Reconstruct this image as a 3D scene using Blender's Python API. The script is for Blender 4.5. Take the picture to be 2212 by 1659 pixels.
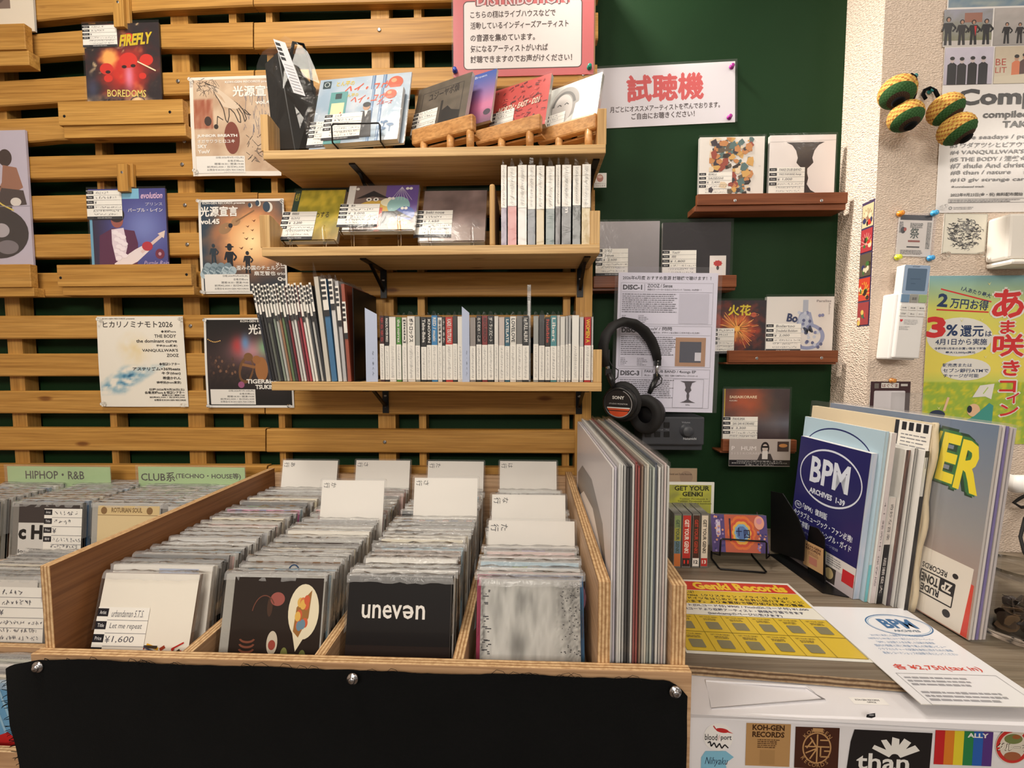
import bpy, math, random
from mathutils import Vector as V, noise as NZ
for _o in list(bpy.data.objects): bpy.data.objects.remove(_o)
S = bpy.context.scene
COL = S.collection
RN = random.Random(11)
PI = math.pi
# ---------------------------------------------------------------- camera
F, PITCH, YAW = 959.24, math.radians(3.4736), math.radians(-2.2685)
CZ = 1.30
FWD = V((math.sin(YAW)*math.cos(PITCH), math.cos(YAW)*math.cos(PITCH), -math.sin(PITCH)))
RGT = V((math.cos(YAW), -math.sin(YAW), 0))
DWN = FWD.cross(RGT)
EYE = V((0, 0, CZ))
cam = bpy.data.cameras.new('camera')
cam.sensor_fit = 'HORIZONTAL'; cam.sensor_width = 36; cam.lens = 36*F/2212
cam.clip_start = 0.01; cam.clip_end = 60
camo = bpy.data.objects.new('camera', cam); COL.objects.link(camo)
up = -DWN; bk = -FWD
from mathutils import Matrix
camo.matrix_world = Matrix(((RGT.x, up.x, bk.x, EYE.x), (RGT.y, up.y, bk.y, EYE.y), (RGT.z, up.z, bk.z, EYE.z), (0, 0, 0, 1)))
S.camera = camo
# ---------------------------------------------------------------- view, world, lamps
S.view_settings.view_transform = 'Standard'; S.view_settings.look = 'None'
S.view_settings.gamma = 1; S.view_settings.use_curve_mapping = False
S.view_settings.exposure = 0.0
S.cycles.transparent_max_bounces = 48
S.cycles.max_bounces = 8
W = bpy.data.worlds.new('room_ambient'); S.world = W; W.use_nodes = True
W.node_tree.nodes['Background'].inputs[0].default_value = (1.0, 0.86, 0.72, 1)
W.node_tree.nodes['Background'].inputs[1].default_value = 0.24
def area(name, loc, target, sx, sy, power, col, spread=180):
    l = bpy.data.lights.new(name, 'AREA'); l.shape = 'RECTANGLE'; l.size = sx; l.size_y = sy
    l.energy = power; l.color = col; l.spread = math.radians(spread)
    o = bpy.data.objects.new(name, l); COL.objects.link(o); o.location = loc
    o.rotation_euler = (V(target)-V(loc)).to_track_quat('-Z', 'Y').to_euler()
area('ceiling_lamp_or_fill', (-0.55, 0.30, 2.52), (-0.45, 0.55, 0), 0.35, 0.35, 12.5, (1.0, 0.92, 0.80))
area('ceiling_lamp_or_fill', (1.35, -0.1, 2.52), (0.7, 0.4, 0), 0.35, 0.35, 4, (1.0, 0.93, 0.82))
area('ceiling_lamp_or_fill', (2.74, -0.86, 2.50), (1.2, 0.8, 1.0), 0.5, 0.35, 10, (1.0, 0.90, 0.78))
area('ceiling_lamp_or_fill', (-0.3, -1.85, 2.45), (-0.1, 0.9, 1.0), 1.5, 0.7, 54, (1.0, 0.92, 0.82))  # unseen frontal fill behind the viewer, added to brighten the lower fronts
area('pier_fill_spot', (-0.12, 0.93, 2.5), (0.93, 1.0, 1.25), 0.10, 0.10, 3.2, (1.0, 0.91, 0.80), 64)  # unseen narrow beam, added only to brighten the pier's left side

# ---------------------------------------------------------------- pixel rays
def ray(px, py): return FWD + RGT*((px-1106)/F) + DWN*((py-829.5)/F)
def P(px, py, Y=None, Z=None, X=None):
    r = ray(px, py)
    if Y is not None: return EYE + r*(Y/r.y)
    if Z is not None: return EYE + r*((Z-CZ)/r.z)
    return EYE + r*(X/r.x)
def lin(c):
    out = []
    for v in c[:3]:
        v = max(0, v)/255
        out.append(v/12.92 if v <= .04045 else ((v+.055)/1.055)**2.4)
    return out
# ---------------------------------------------------------------- materials
MATS = {}
def nmat(name):
    m = bpy.data.materials.new(name); m.use_nodes = True
    n = m.node_tree; b = n.nodes['Principled BSDF']; MATS[name] = m
    return m, n, b
def link(n, a, b): n.links.new(a, b)
def plain(name, col, rough=.5, metal=0, spec=.5, coat=0):
    m, n, b = nmat(name)
    b.inputs['Base Color'].default_value = (*lin(col), 1); b.inputs['Roughness'].default_value = rough
    b.inputs['Metallic'].default_value = metal; b.inputs['Specular IOR Level'].default_value = spec
    b.inputs['Coat Weight'].default_value = coat
    return m
def printed(name, rough, coat=0, spec=.4):
    m, n, b = nmat(name)
    a = n.nodes.new('ShaderNodeAttribute'); a.attribute_name = 'col'
    link(n, a.outputs['Color'], b.inputs['Base Color'])
    b.inputs['Roughness'].default_value = rough; b.inputs['Coat Weight'].default_value = coat
    b.inputs['Coat Roughness'].default_value = .12; b.inputs['Specular IOR Level'].default_value = spec
printed('print', .6); printed('gloss', .36, .15); printed('laminate', .3, .22)
def coords(n, scale, rnd=True):
    t = n.nodes.new('ShaderNodeTexCoord'); mp = n.nodes.new('ShaderNodeMapping')
    mp.inputs['Scale'].default_value = scale
    link(n, t.outputs['Object'], mp.inputs['Vector'])
    if rnd:
        oi = n.nodes.new('ShaderNodeObjectInfo'); mm = n.nodes.new('ShaderNodeMath'); mm.operation = 'MULTIPLY'
        mm.inputs[1].default_value = 37.0
        link(n, oi.outputs['Random'], mm.inputs[0]); link(n, mm.outputs[0], mp.inputs['Location'])
    return mp.outputs['Vector']
def ramp(n, fac, stops):
    r = n.nodes.new('ShaderNodeValToRGB')
    while len(r.color_ramp.elements) < len(stops): r.color_ramp.elements.new(.5)
    for e, (p, c) in zip(r.color_ramp.elements, stops): e.position = p; e.color = (*lin(c), 1)
    link(n, fac, r.inputs['Fac']); return r.outputs['Color']
def noisetex(n, vec, scale, detail=4, dist=0):
    t = n.nodes.new('ShaderNodeTexNoise'); t.inputs['Scale'].default_value = scale
    t.inputs['Detail'].default_value = detail; t.inputs['Distortion'].default_value = dist
    link(n, vec, t.inputs['Vector']); return t.outputs['Fac']
def mixc(n, fac, a, b, mode='MIX'):
    x = n.nodes.new('ShaderNodeMix'); x.data_type = 'RGBA'; x.blend_type = mode
    if isinstance(fac, float): x.inputs[0].default_value = fac
    else: link(n, fac, x.inputs[0])
    link(n, a, x.inputs[6]); link(n, b, x.inputs[7]); return x.outputs[2]
def bump(n, b, h, strength, dist=.002):
    x = n.nodes.new('ShaderNodeBump'); x.inputs['Strength'].default_value = strength; x.inputs['Distance'].default_value = dist
    link(n, h, x.inputs['Height']); link(n, x.outputs[0], b.inputs['Normal'])
def wood(name, axis, c0, c1, c2, rough=.5, knots=True):
    m, n, b = nmat(name)
    s = [30, 30, 30]; s[axis] = 1.6
    v = coords(n, s)
    big = noisetex(n, v, 1.0, 5, 1.2)
    s2 = [260, 260, 260]; s2[axis] = 7
    fine = noisetex(n, coords(n, s2), 1.0, 3, .3)
    c = ramp(n, big, [(.28, c0), (.5, c1), (.75, c2)])
    f = ramp(n, fine, [(.30, (178, 160, 140)), (.62, (255, 255, 255))])
    c = mixc(n, .55, c, f, 'MULTIPLY')
    if knots:
        s3 = [26, 26, 26]; s3[axis] = 9
        k = n.nodes.new('ShaderNodeTexVoronoi'); k.inputs['Scale'].default_value = .55
        link(n, coords(n, s3), k.inputs['Vector'])
        kc = ramp(n, k.outputs['Distance'], [(.0, (96, 58, 24)), (.055, (150, 100, 60)), (.11, (255, 255, 255))])
        c = mixc(n, .75, c, kc, 'MULTIPLY')
    # each board its own tone
    oi = n.nodes.new('ShaderNodeObjectInfo')
    tone = ramp(n, oi.outputs['Random'], [(0, (236, 226, 214)), (1, (255, 255, 255))])
    c = mixc(n, .7, c, tone, 'MULTIPLY')
    link(n, c, b.inputs['Base Color']); b.inputs['Roughness'].default_value = rough
    b.inputs['Specular IOR Level'].default_value = .35
    bump(n, b, fine, .25, .0008)
PAL = ((184, 136, 66), (202, 154, 80), (214, 168, 94))
for i, a in enumerate('xyz'): wood('pallet_wood_'+a, i, *PAL)
SHW = ((198, 158, 104), (216, 180, 124), (226, 192, 140))
for i, a in enumerate('xyz'): wood('shelf_wood_'+a, i, *SHW)
wood('red_wood', 0, (104, 58, 36), (128, 74, 46), (142, 86, 56), .35, False)
PLY = ((196, 160, 124), (208, 172, 136), (214, 182, 148))
for i, a in enumerate('xyz'): wood('ply_face_'+a, i, *PLY, .5, False)
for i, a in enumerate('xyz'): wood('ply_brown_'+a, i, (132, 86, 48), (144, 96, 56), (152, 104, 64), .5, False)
wood('grey_board', 0, (112, 104, 92), (134, 124, 110), (150, 140, 126), .45, False)
wood('beech', 0, (198, 142, 84), (214, 160, 100), (224, 174, 116), .4, False)
def plyedge(name, axis, org, pitch=.0042, pal=((172, 132, 90), (204, 166, 118), (222, 190, 146))):
    m, n, b = nmat(name)
    t = n.nodes.new('ShaderNodeTexCoord'); sp = n.nodes.new('ShaderNodeSeparateXYZ')
    nv = n.nodes.new('ShaderNodeTexNoise'); nv.inputs['Scale'].default_value = 40
    link(n, t.outputs['Object'], nv.inputs['Vector']); link(n, t.outputs['Object'], sp.inputs[0])
    w = n.nodes.new('ShaderNodeMath'); w.operation = 'MULTIPLY_ADD'; w.inputs[1].default_value = 2*PI/pitch; 
    w2 = n.nodes.new('ShaderNodeMath'); w2.operation = 'MULTIPLY'; w2.inputs[1].default_value = 2.2
    link(n, nv.outputs['Fac'], w2.inputs[0]); link(n, sp.outputs[axis], w.inputs[0]); link(n, w2.outputs[0], w.inputs[2])
    sn = n.nodes.new('ShaderNodeMath'); sn.operation = 'SINE'; link(n, w.outputs[0], sn.inputs[0])
    mr = n.nodes.new('ShaderNodeMapRange'); mr.inputs[1].default_value = -1; link(n, sn.outputs[0], mr.inputs[0])
    c = ramp(n, mr.outputs[0], [(.12, pal[0]), (.42, pal[1]), (.8, pal[2])])
    f = noisetex(n, coords(n, (180, 180, 180)), 1, 3)
    fc = ramp(n, f, [(.3, (190, 165, 140)), (.6, (255, 255, 255))])
    link(n, mixc(n, .6, c, fc, 'MULTIPLY'), b.inputs['Base Color']); b.inputs['Roughness'].default_value = .65
    bump(n, b, f, .4, .001)
plyedge('ply_edge_x', 0, 0); plyedge('ply_edge_y', 1, 0); plyedge('ply_edge_z', 2, 0); plyedge('board_edge', 2, 0, .0062, ((92, 70, 48), (136, 110, 80), (172, 148, 116)))
def painted(name, c0, c1, rough, sc, bstr, bdist=.001):
    m, n, b = nmat(name)
    v = coords(n, (1, 1, 1), False)
    f = noisetex(n, v, 3.0, 6, .5); link(n, ramp(n, f, [(.3, c0), (.7, c1)]), b.inputs['Base Color']); b.inputs['Specular IOR Level'].default_value = .2
    g = noisetex(n, v, sc, 3); bump(n, b, g, bstr, bdist); b.inputs['Roughness'].default_value = rough
painted('green_paint', (14, 44, 18), (20, 52, 24), .62, 420, .25)
def wallpaper(name, col):
    m, n, b = nmat(name)
    v = coords(n, (1, 1, 1), False)
    b.inputs['Base Color'].default_value = (*lin(col), 1); b.inputs['Roughness'].default_value = .75
    mp = n.nodes.new('ShaderNodeMapping'); mp.inputs['Scale'].default_value = (230, 230, 420); link(n, v, mp.inputs['Vector'])
    a = n.nodes.new('ShaderNodeTexVoronoi'); a.inputs['Scale'].default_value = 1; link(n, mp.outputs[0], a.inputs['Vector'])
    bump(n, b, a.outputs['Distance'], .85, .0026)
wallpaper('wallpaper', (230, 211, 194))
plain('black_metal', (16, 16, 18), .4, .3); plain('dark_void', (30, 30, 30), .9)
plain('plastic_black', (20, 20, 22), .35); plain('rubber_black', (24, 23, 24), .75)
plain('chrome', (205, 205, 210), .2, 1.0); plain('fridge_white', (226, 224, 228), .35)
plain('steel', (170, 170, 172), .3, 1.0); plain('card_white', (232, 228, 222), .6)
plain('floor_vinyl', (92, 76, 62), .5); plain('ceiling_white', (235, 230, 222), .8)
plain('remote_white', (232, 230, 228), .4); plain('device_grey', (58, 60, 66), .45)
plain('plastic_clear_grey', (150, 150, 146), .2, 0, .5, .5)
def fabric():
    m, n, b = nmat('fabric_black')
    v = coords(n, (1, 1, 1), False)
    mp = n.nodes.new('ShaderNodeMapping'); mp.inputs['Scale'].default_value = (500, 500, 1100); link(n, v, mp.inputs['Vector'])
    f = noisetex(n, mp.outputs[0], 1, 2); g = noisetex(n, v, 9, 4)
    c = ramp(n, g, [(.3, (4, 5, 6)), (.75, (9, 10, 11))])
    link(n, c, b.inputs['Base Color']); b.inputs['Roughness'].default_value = .95; b.inputs['Specular IOR Level'].default_value = .15
    b.inputs['Sheen Weight'].default_value = .03; bump(n, b, f, .6, .0006)
fabric()
def film(name, body=.06, gl=.55, rough=.08, wr=.7, sc=55, tint=(1, 1, 1)):
    """thin clear polypropylene: see-through, with crinkled gloss"""
    m, n, b = nmat(name); n.nodes.remove(b); out = n.nodes['Material Output']
    tr = n.nodes.new('ShaderNodeBsdfTransparent'); tr.inputs[0].default_value = (*tint, 1)
    gs = n.nodes.new('ShaderNodeBsdfGlossy'); gs.inputs['Roughness'].default_value = rough
    df = n.nodes.new('ShaderNodeBsdfDiffuse'); df.inputs[0].default_value = (.8, .8, .8, 1)
    lw = n.nodes.new('ShaderNodeLayerWeight'); lw.inputs[0].default_value = .5; pw = n.nodes.new('ShaderNodeMath'); pw.operation = 'POWER'; pw.inputs[1].default_value = 3.0; link(n, lw.outputs['Facing'], pw.inputs[0])
    v = coords(n, (1, 1, 1.0)); f = noisetex(n, v, sc, 3, .8)
    bp = n.nodes.new('ShaderNodeBump'); bp.inputs['Strength'].default_value = wr; bp.inputs['Distance'].default_value = .004
    link(n, f, bp.inputs['Height']); link(n, bp.outputs[0], gs.inputs['Normal']); link(n, bp.outputs[0], lw.inputs['Normal'])
    k = n.nodes.new('ShaderNodeMath'); k.operation = 'MULTIPLY_ADD'; k.inputs[1].default_value = gl; k.inputs[2].default_value = .022
    link(n, pw.outputs[0], k.inputs[0])
    m1 = n.nodes.new('ShaderNodeMixShader'); m1.inputs[0].default_value = body
    link(n, tr.outputs[0], m1.inputs[1]); link(n, df.outputs[0], m1.inputs[2])
    m2 = n.nodes.new('ShaderNodeMixShader'); link(n, k.outputs[0], m2.inputs[0])
    link(n, m1.outputs[0], m2.inputs[1]); link(n, gs.outputs[0], m2.inputs[2]); link(n, m2.outputs[0], out.inputs[0])
film('bag_film', .02, .16, .14, .3, 45); film('bag_top', .22, .9, .12, .8, 70); film('clear_plastic', .05, .9, .04, .15, 20); film('lam_film', .05, .10, .2, .1, 15, (.95, .95, 1))
def acrylic():
    m, n, b = nmat('acrylic')
    b.inputs['Transmission Weight'].default_value = 1; b.inputs['Roughness'].default_value = .03; b.inputs['IOR'].default_value = 1.15
    b.inputs['Base Color'].default_value = (.95, .96, .97, 1)
acrylic()
def jewel():
    m, n, b = nmat('jewel_plastic')
    a = n.nodes.new('ShaderNodeAttribute'); a.attribute_name = 'col'
    link(n, a.outputs['Color'], b.inputs['Base Color']); b.inputs['Roughness'].default_value = .18
    b.inputs['Coat Weight'].default_value = .6; b.inputs['Coat Roughness'].default_value = .08
    f = noisetex(n, coords(n, (1, 1, 1)), 90, 2, .6); bump(n, b, f, .25, .002)
jewel()
ALB = 1.06
# ---------------------------------------------------------------- text
_TC = {}
def glyphs(body, bold):
    k = (body, bold)
    if k in _TC: return _TC[k]
    c = bpy.data.curves.new('lettering', 'FONT'); c.body = body; c.offset = bold; c.resolution_u = 2
    o = bpy.data.objects.new('lettering', c)
    m = bpy.data.meshes.new_from_object(o)
    vs = [(v.co.x, v.co.y) for v in m.vertices]; fs = [tuple(p.vertices) for p in m.polygons]
    bpy.data.meshes.remove(m); bpy.data.objects.remove(o); bpy.data.curves.remove(c)
    if not vs: vs = [(0, 0)]
    xs = [p[0] for p in vs]; ys = [p[1] for p in vs]
    _TC[k] = (vs, fs, (min(xs), min(ys), max(xs), max(ys)))
    return _TC[k]
# ---------------------------------------------------------------- mesh builder
class MB:
    def __init__(s): s.v = []; s.f = []; s.m = []; s.c = []; s.mats = []; s.sm = []
    def mi(s, mat):
        if mat not in s.mats: s.mats.append(mat)
        return s.mats.index(mat)
    def face(s, pts, mat, col=(200, 200, 200), cols=None, smooth=False):
        i = len(s.v); s.v += [tuple(p) for p in pts]; s.f.append(tuple(range(i, i+len(pts))))
        s.m.append(s.mi(mat)); s.c.append(cols if cols else [col]*len(pts)); s.sm.append(smooth)
    def raw(s, vs, fs, mat, col=(200, 200, 200), smooth=False):
        i = len(s.v); s.v += [tuple(p) for p in vs]; k = s.mi(mat)
        for f in fs:
            s.f.append(tuple(i+j for j in f)); s.m.append(k); s.c.append([col]*len(f)); s.sm.append(smooth)
    def obox(s, o, a, b, c, mat, col=(200, 200, 200), mats=None):
        """box from corner o with edge vectors a, b, c; mats: dict face -> material for 'a-','a+','b-',..."""
        o, a, b, c = V(o), V(a), V(b), V(c)
        if a.cross(b).dot(c) < 0: o = o+a; a = -a
        q = [o, o+a, o+a+b, o+b, o+c, o+a+c, o+a+b+c, o+b+c]
        fs = {'c-': (0, 3, 2, 1), 'c+': (4, 5, 6, 7), 'b-': (0, 1, 5, 4), 'b+': (3, 7, 6, 2), 'a-': (0, 4, 7, 3), 'a+': (1, 2, 6, 5)}
        i = len(s.v); s.v += [tuple(p) for p in q]
        for k, f in fs.items():
            mt = (mats or {}).get(k, mat); cl = col
            if isinstance(mt, tuple): mt, cl = mt
            s.f.append(tuple(i+j for j in f)); s.m.append(s.mi(mt)); s.c.append([cl]*4); s.sm.append(False)
    def box(s, p0, p1, mat, col=(200, 200, 200), mats=None):
        a = [min(p0[i], p1[i]) for i in range(3)]; d = [abs(p1[i]-p0[i]) for i in range(3)]
        s.obox(a, (d[0], 0, 0), (0, d[1], 0), (0, 0, d[2]), mat, col, mats)
    def tube(s, path, r, mat, col=(200, 200, 200), seg=10, closed=False, caps=True):
        path = [V(p) for p in path]; n = len(path); rs = r if isinstance(r, (list, tuple)) else [r]*n
        rings = []; prev = None
        for i, p in enumerate(path):
            if closed: t = path[(i+1) % n]-path[i-1]
            else: t = path[min(i+1, n-1)]-path[max(i-1, 0)]
            t.normalize()
            if prev is None:
                u = t.cross(V((0, 0, 1)))
                if u.length < .1: u = t.cross(V((1, 0, 0)))
            else: u = prev-t*prev.dot(t)
            u.normalize(); prev = u; w = t.cross(u)
            rings.append([p+u*(rs[i]*math.cos(2*PI*k/seg))+w*(rs[i]*math.sin(2*PI*k/seg)) for k in range(seg)])
        vs = [q for g in rings for q in g]; fs = []
        for i in range(n if closed else n-1):
            j = (i+1) % n
            for k in range(seg): k2 = (k+1) % seg; fs.append((i*seg+k, i*seg+k2, j*seg+k2, j*seg+k))
        if caps and not closed: fs += [tuple(range(seg))[::-1], tuple((n-1)*seg+k for k in range(seg))]
        s.raw(vs, fs, mat, col, True)
    def lathe(s, o, axis, prof, mat, col=(200, 200, 200), seg=24, colf=None, sx=1, sy=1):
        """prof: (radius, height) pairs along axis from o"""
        o = V(o); z = V(axis).normalized(); x = z.cross(V((0, 0, 1)))
        if x.length < .1: x = z.cross(V((1, 0, 0)))
        x.normalize(); y = z.cross(x)
        vs = []; n = len(prof)
        for r, h in prof:
            for k in range(seg): a = 2*PI*k/seg; vs.append(o+z*h+x*(sx*r*math.cos(a))+y*(sy*r*math.sin(a)))
        i0 = len(s.v); s.v += [tuple(p) for p in vs]; km = s.mi(mat)
        for i in range(n-1):
            for k in range(seg):
                k2 = (k+1) % seg
                s.f.append((i0+i*seg+k, i0+i*seg+k2, i0+(i+1)*seg+k2, i0+(i+1)*seg+k)); s.m.append(km); s.sm.append(True)
                s.c.append([colf(i, k) if colf else col]*4)
    def prism(s, pts, ext, mat, col=(200, 200, 200)):
        """closed polygon pts (3D, planar, convex or not) extruded by vector ext"""
        pts = [V(p) for p in pts]; e = V(ext); n = len(pts)
        nm = V((0, 0, 0))
        for i in range(n): nm += pts[i].cross(pts[(i+1) % n])
        if nm.dot(e) > 0: pts = pts[::-1]
        s.raw(pts+[p+e for p in pts], [tuple(range(n)), tuple(range(2*n-1, n-1, -1))]+[(i, i+n, (i+1) % n+n, (i+1) % n) for i in range(n)], mat, col)
    def build(s, name, parent=None, org=(0, 0, 0), bevel=0, solid=0):
        me = bpy.data.meshes.new(name); o_ = V(org)
        me.from_pydata([V(p)-o_ for p in s.v], [], s.f)
        for m in s.mats: me.materials.append(MATS[m])
        me.polygons.foreach_set('material_index', s.m); me.polygons.foreach_set('use_smooth', s.sm)
        at = me.color_attributes.new('col', 'FLOAT_COLOR', 'CORNER')
        cc = {}; buf = []
        for fc in s.c:
            for c in fc:
                q = cc.get(c)
                if q is None:
                    l = lin(c); q = cc[c] = (l[0]*ALB, l[1]*ALB, l[2]*ALB, 1.0)
                buf.extend(q)
        at.data.foreach_set('color', buf)
        me.update()
        ob = bpy.data.objects.new(name, me); COL.objects.link(ob)
        if parent is not None: ob.parent = parent
        else: ob.location = o_
        if bevel:
            b = ob.modifiers.new('edge', 'BEVEL'); b.width = bevel; b.segments = 2; b.limit_method = 'ANGLE'; b.angle_limit = math.radians(50)
        return ob
def tag(o, label, cat, group=None, kind=None):
    if label: o['label'] = label
    if cat: o['category'] = cat
    if group: o['group'] = group
    if kind: o['kind'] = kind
    return o
def empty(name, loc, label, cat, group=None):
    o = bpy.data.objects.new(name, None); COL.objects.link(o); o.location = loc; o.empty_display_size = .02
    return tag(o, label, cat, group)
def struct(o): o['kind'] = 'structure'; return o
# ---------------------------------------------------------------- flat artwork on a plane
class Art:
    """draws on the rectangle O + U*(x/w) + D*(y/h), x to the right, y down; later marks lie a hair above earlier ones"""
    def __init__(s, mb, O, U, D, w, h, mat='print', lift=.00004):
        s.mb = mb; s.O = V(O); s.U = V(U); s.D = V(D); s.w = w; s.h = h; s.mat = mat
        s.n = s.D.cross(s.U).normalized(); s.k = 0; s.lift = lift; s.curl = None
    def pt(s, x, y, l=None):
        p = s.O + s.U*(x/s.w) + s.D*(y/s.h) + s.n*(min(s.k, 14)*s.lift+max(0, s.k-14)*5e-6*min(1, s.lift/4e-5))
        if s.curl: p = p + s.n*s.curl(x/s.w, y/s.h)
        return p
    def poly(s, pts, col, mat=None):
        s.k += 1
        a = sum(pts[i][0]*pts[(i+1) % len(pts)][1]-pts[(i+1) % len(pts)][0]*pts[i][1] for i in range(len(pts)))
        if a > 0: pts = pts[::-1]
        s.mb.face([s.pt(x, y) for x, y in pts], mat or s.mat, col)
    def rect(s, x, y, w, h, col, mat=None):
        if s.curl and w > s.w*.2:
            s.k += 1; n = 10
            for i in range(n):
                for j in range(n):
                    x0 = x+w*i/n; x1 = x+w*(i+1)/n; y0 = y+h*j/n; y1 = y+h*(j+1)/n
                    s.mb.face([s.pt(x0, y1), s.pt(x1, y1), s.pt(x1, y0), s.pt(x0, y0)], mat or s.mat, col)
            return
        s.poly([(x, y), (x+w, y), (x+w, y+h), (x, y+h)], col, mat)
    def rrect(s, x, y, w, h, r, col, n=5):
        pts = []
        for cx, cy, a0 in ((x+w-r, y+r, -90), (x+w-r, y+h-r, 0), (x+r, y+h-r, 90), (x+r, y+r, 180)):
            for i in range(n+1): a = math.radians(a0+90*i/n); pts.append((cx+r*math.cos(a), cy+r*math.sin(a)))
        s.poly(pts, col)
    def ell(s, cx, cy, rx, ry, col, n=28, a0=0):
        c, q = math.cos(a0), math.sin(a0)
        s.poly([(cx+rx*math.cos(2*PI*i/n)*c-ry*math.sin(2*PI*i/n)*q, cy+rx*math.cos(2*PI*i/n)*q+ry*math.sin(2*PI*i/n)*c) for i in range(n)], col)
    def ring(s, cx, cy, rx, ry, t, col, n=40, a0=0, a1=2*PI):
        s.k += 1
        for i in range(n):
            p = a0+(a1-a0)*i/n; q = a0+(a1-a0)*(i+1)/n
            s.mb.face([s.pt(cx+rx*math.cos(q), cy+ry*math.sin(q)), s.pt(cx+rx*math.cos(p), cy+ry*math.sin(p)),
                       s.pt(cx+(rx-t)*math.cos(p), cy+(ry-t)*math.sin(p)), s.pt(cx+(rx-t)*math.cos(q), cy+(ry-t)*math.sin(q))], s.mat, col)
    def line(s, pts, wd, col):
        s.k += 1
        for (x0, y0), (x1, y1) in zip(pts, pts[1:]):
            l = math.hypot(x1-x0, y1-y0) or 1; nx, ny = -(y1-y0)/l*wd/2, (x1-x0)/l*wd/2
            s.mb.face([s.pt(x0+nx, y0+ny), s.pt(x1+nx, y1+ny), s.pt(x1-nx, y1-ny), s.pt(x0-nx, y0-ny)], s.mat, col)
    def frame(s, x, y, w, h, t, col): s.line([(x, y), (x+w, y)], t, col); s.line([(x, y+h), (x+w, y+h)], t, col); s.line([(x, y), (x, y+h)], t, col); s.line([(x+w, y), (x+w, y+h)], t, col)
    def text(s, body, x, y, h, col=(40, 40, 44), w=None, al='l', bold=.0, rot=0, shear=0, mat=None):
        """fit the lettering's own outline box: x,y = its top left (al l), top centre (c) or top right (r); h tall, w wide (else natural)"""
        vs, fs, (a, b, c, d) = glyphs(body, bold)
        if c-a <= 0 or d-b <= 0: return
        sy = h/(d-b); sx = (w/(c-a)) if w else sy
        cjk = any(ord(q) > 0x2E80 for q in body); b0 = .0 if cjk else .03
        if cjk and bold <= .025: bold = min(bold, .008)
        elif bold > .036 or cjk:
            d_ = (bold-b0)*h*.62
            for dx_, dy_ in ((d_, 0), (-d_, 0), (0, d_), (0, -d_)): s.text(body, x+dx_, y+dy_, h, col, w, al, b0, rot, shear, mat); s.k -= .8
            return
        W_ = (c-a)*sx; off = 0 if al == 'l' else -W_/2 if al == 'c' else -W_
        s.k += 1; cr, sr = math.cos(math.radians(rot)), math.sin(math.radians(rot)); out = []
        for px, py in vs:
            X = (px-a)*sx+off+shear*((py-b)*sy); Y = (d-py)*sy
            out.append(s.pt(x+X*cr-Y*sr, y+X*sr+Y*cr))
        s.mb.raw(out, fs, mat or s.mat, col)
    def grid(s, fn, x, y, w, h, nx, ny, mat=None):
        s.k += 1; m = mat or s.mat
        C = [[tuple(int(max(0, min(255, q))) for q in fn(i/nx, j/ny)) for i in range(nx+1)] for j in range(ny+1)]
        for j in range(ny):
            for i in range(nx):
                x0 = x+w*i/nx; x1 = x+w*(i+1)/nx; y0 = y+h*j/ny; y1 = y+h*(j+1)/ny
                s.mb.face([s.pt(x0, y1), s.pt(x1, y1), s.pt(x1, y0), s.pt(x0, y0)], m, None, [C[j+1][i], C[j+1][i+1], C[j][i+1], C[j][i]])
    def scrib(s, x, y, w, h, col=(70, 70, 78), t=None, gap=.25):
        """a run of hand-written strokes"""
        t = t or h*.11; cx = x; R = RN
        while cx < x+w:
            cw = h*R.uniform(.5, .9); n = R.choice((2, 3, 3))
            for _ in range(n):
                s.line([(cx+cw*R.random(), y+h*R.random()), (cx+cw*R.random(), y+h*R.random())], t, col); s.k -= 1
            cx += cw+h*gap*R.random()
        s.k += 1
    def lines(s, x, y, w, n, lh, col=(120, 120, 126), th=.5, ragged=.1):
        for i in range(n):
            cx = x; e = x+w*(1-ragged*RN.random())
            while cx < e:
                ww = min(e-cx, lh*RN.uniform(.6, 2.2)); s.line([(cx, y+i*lh), (cx+ww, y+i*lh)], lh*th*RN.uniform(.7, 1.1), col); s.k -= 1
                cx += ww+lh*.25
        s.k += 1
def mixcol(a, b, t): t = max(0, min(1, t)); return tuple(a[i]+(b[i]-a[i])*t for i in range(3))
def fb(x, y, z=0, o=4): return NZ.fractal(V((x, y, z)), 1.0, 2.0, o)
def price(a, x, y, w, h, artist='', title='', yen='', foot=True, rows=4):
    """the shop's white price card: black field tags, ruled lines, hand-written entries, black foot"""
    a.rect(x, y, w, h, (232, 229, 222)); fh = h*.10 if foot else 0
    hh = h-fh; r = hh/6.2; tw = w*.21; ink = (84, 84, 94)
    for i, t in enumerate(('Artist', 'Title', 'Price', '備考')):
        yy = y+i*r*1.15+r*.12
        a.rect(x, yy, tw, r*.72, (34, 34, 40)); a.text(t, x+tw*.2, yy+r*.2, r*.32, (225, 225, 225), w=tw*.6)
        a.line([(x+tw, y+(i+1)*r*1.15), (x+w, y+(i+1)*r*1.15)], h*.008, (120, 120, 124))
    for i, t in enumerate((artist, title, yen)):
        yy = y+i*r*1.15+r*.25
        if i == 2: a.text('¥', x+tw*1.12, yy, r*.62, ink)
        if t: a.text(t, x+tw*(1.3 if i < 2 else 1.75), yy, r*.62, ink, w=min(w*.62, len(t)*r*.42), shear=.15)
        elif i < 2: a.scrib(x+tw*1.3, yy, w*RN.uniform(.3, .6), r*.6, ink)
    for i in range(3): a.scrib(x+tw*(1.15 if i == 0 else .9), y+r*(3.75+.85*i), w-tw*1.4, r*.5, (112, 112, 120))
    if foot:
        a.rect(x, y+hh, w, fh, (44, 44, 50)); a.text('KOH-GEN RECORDS', x+w*.5, y+hh+fh*.28, fh*.42, (215, 215, 215), w=w*.4, al='c')
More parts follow.
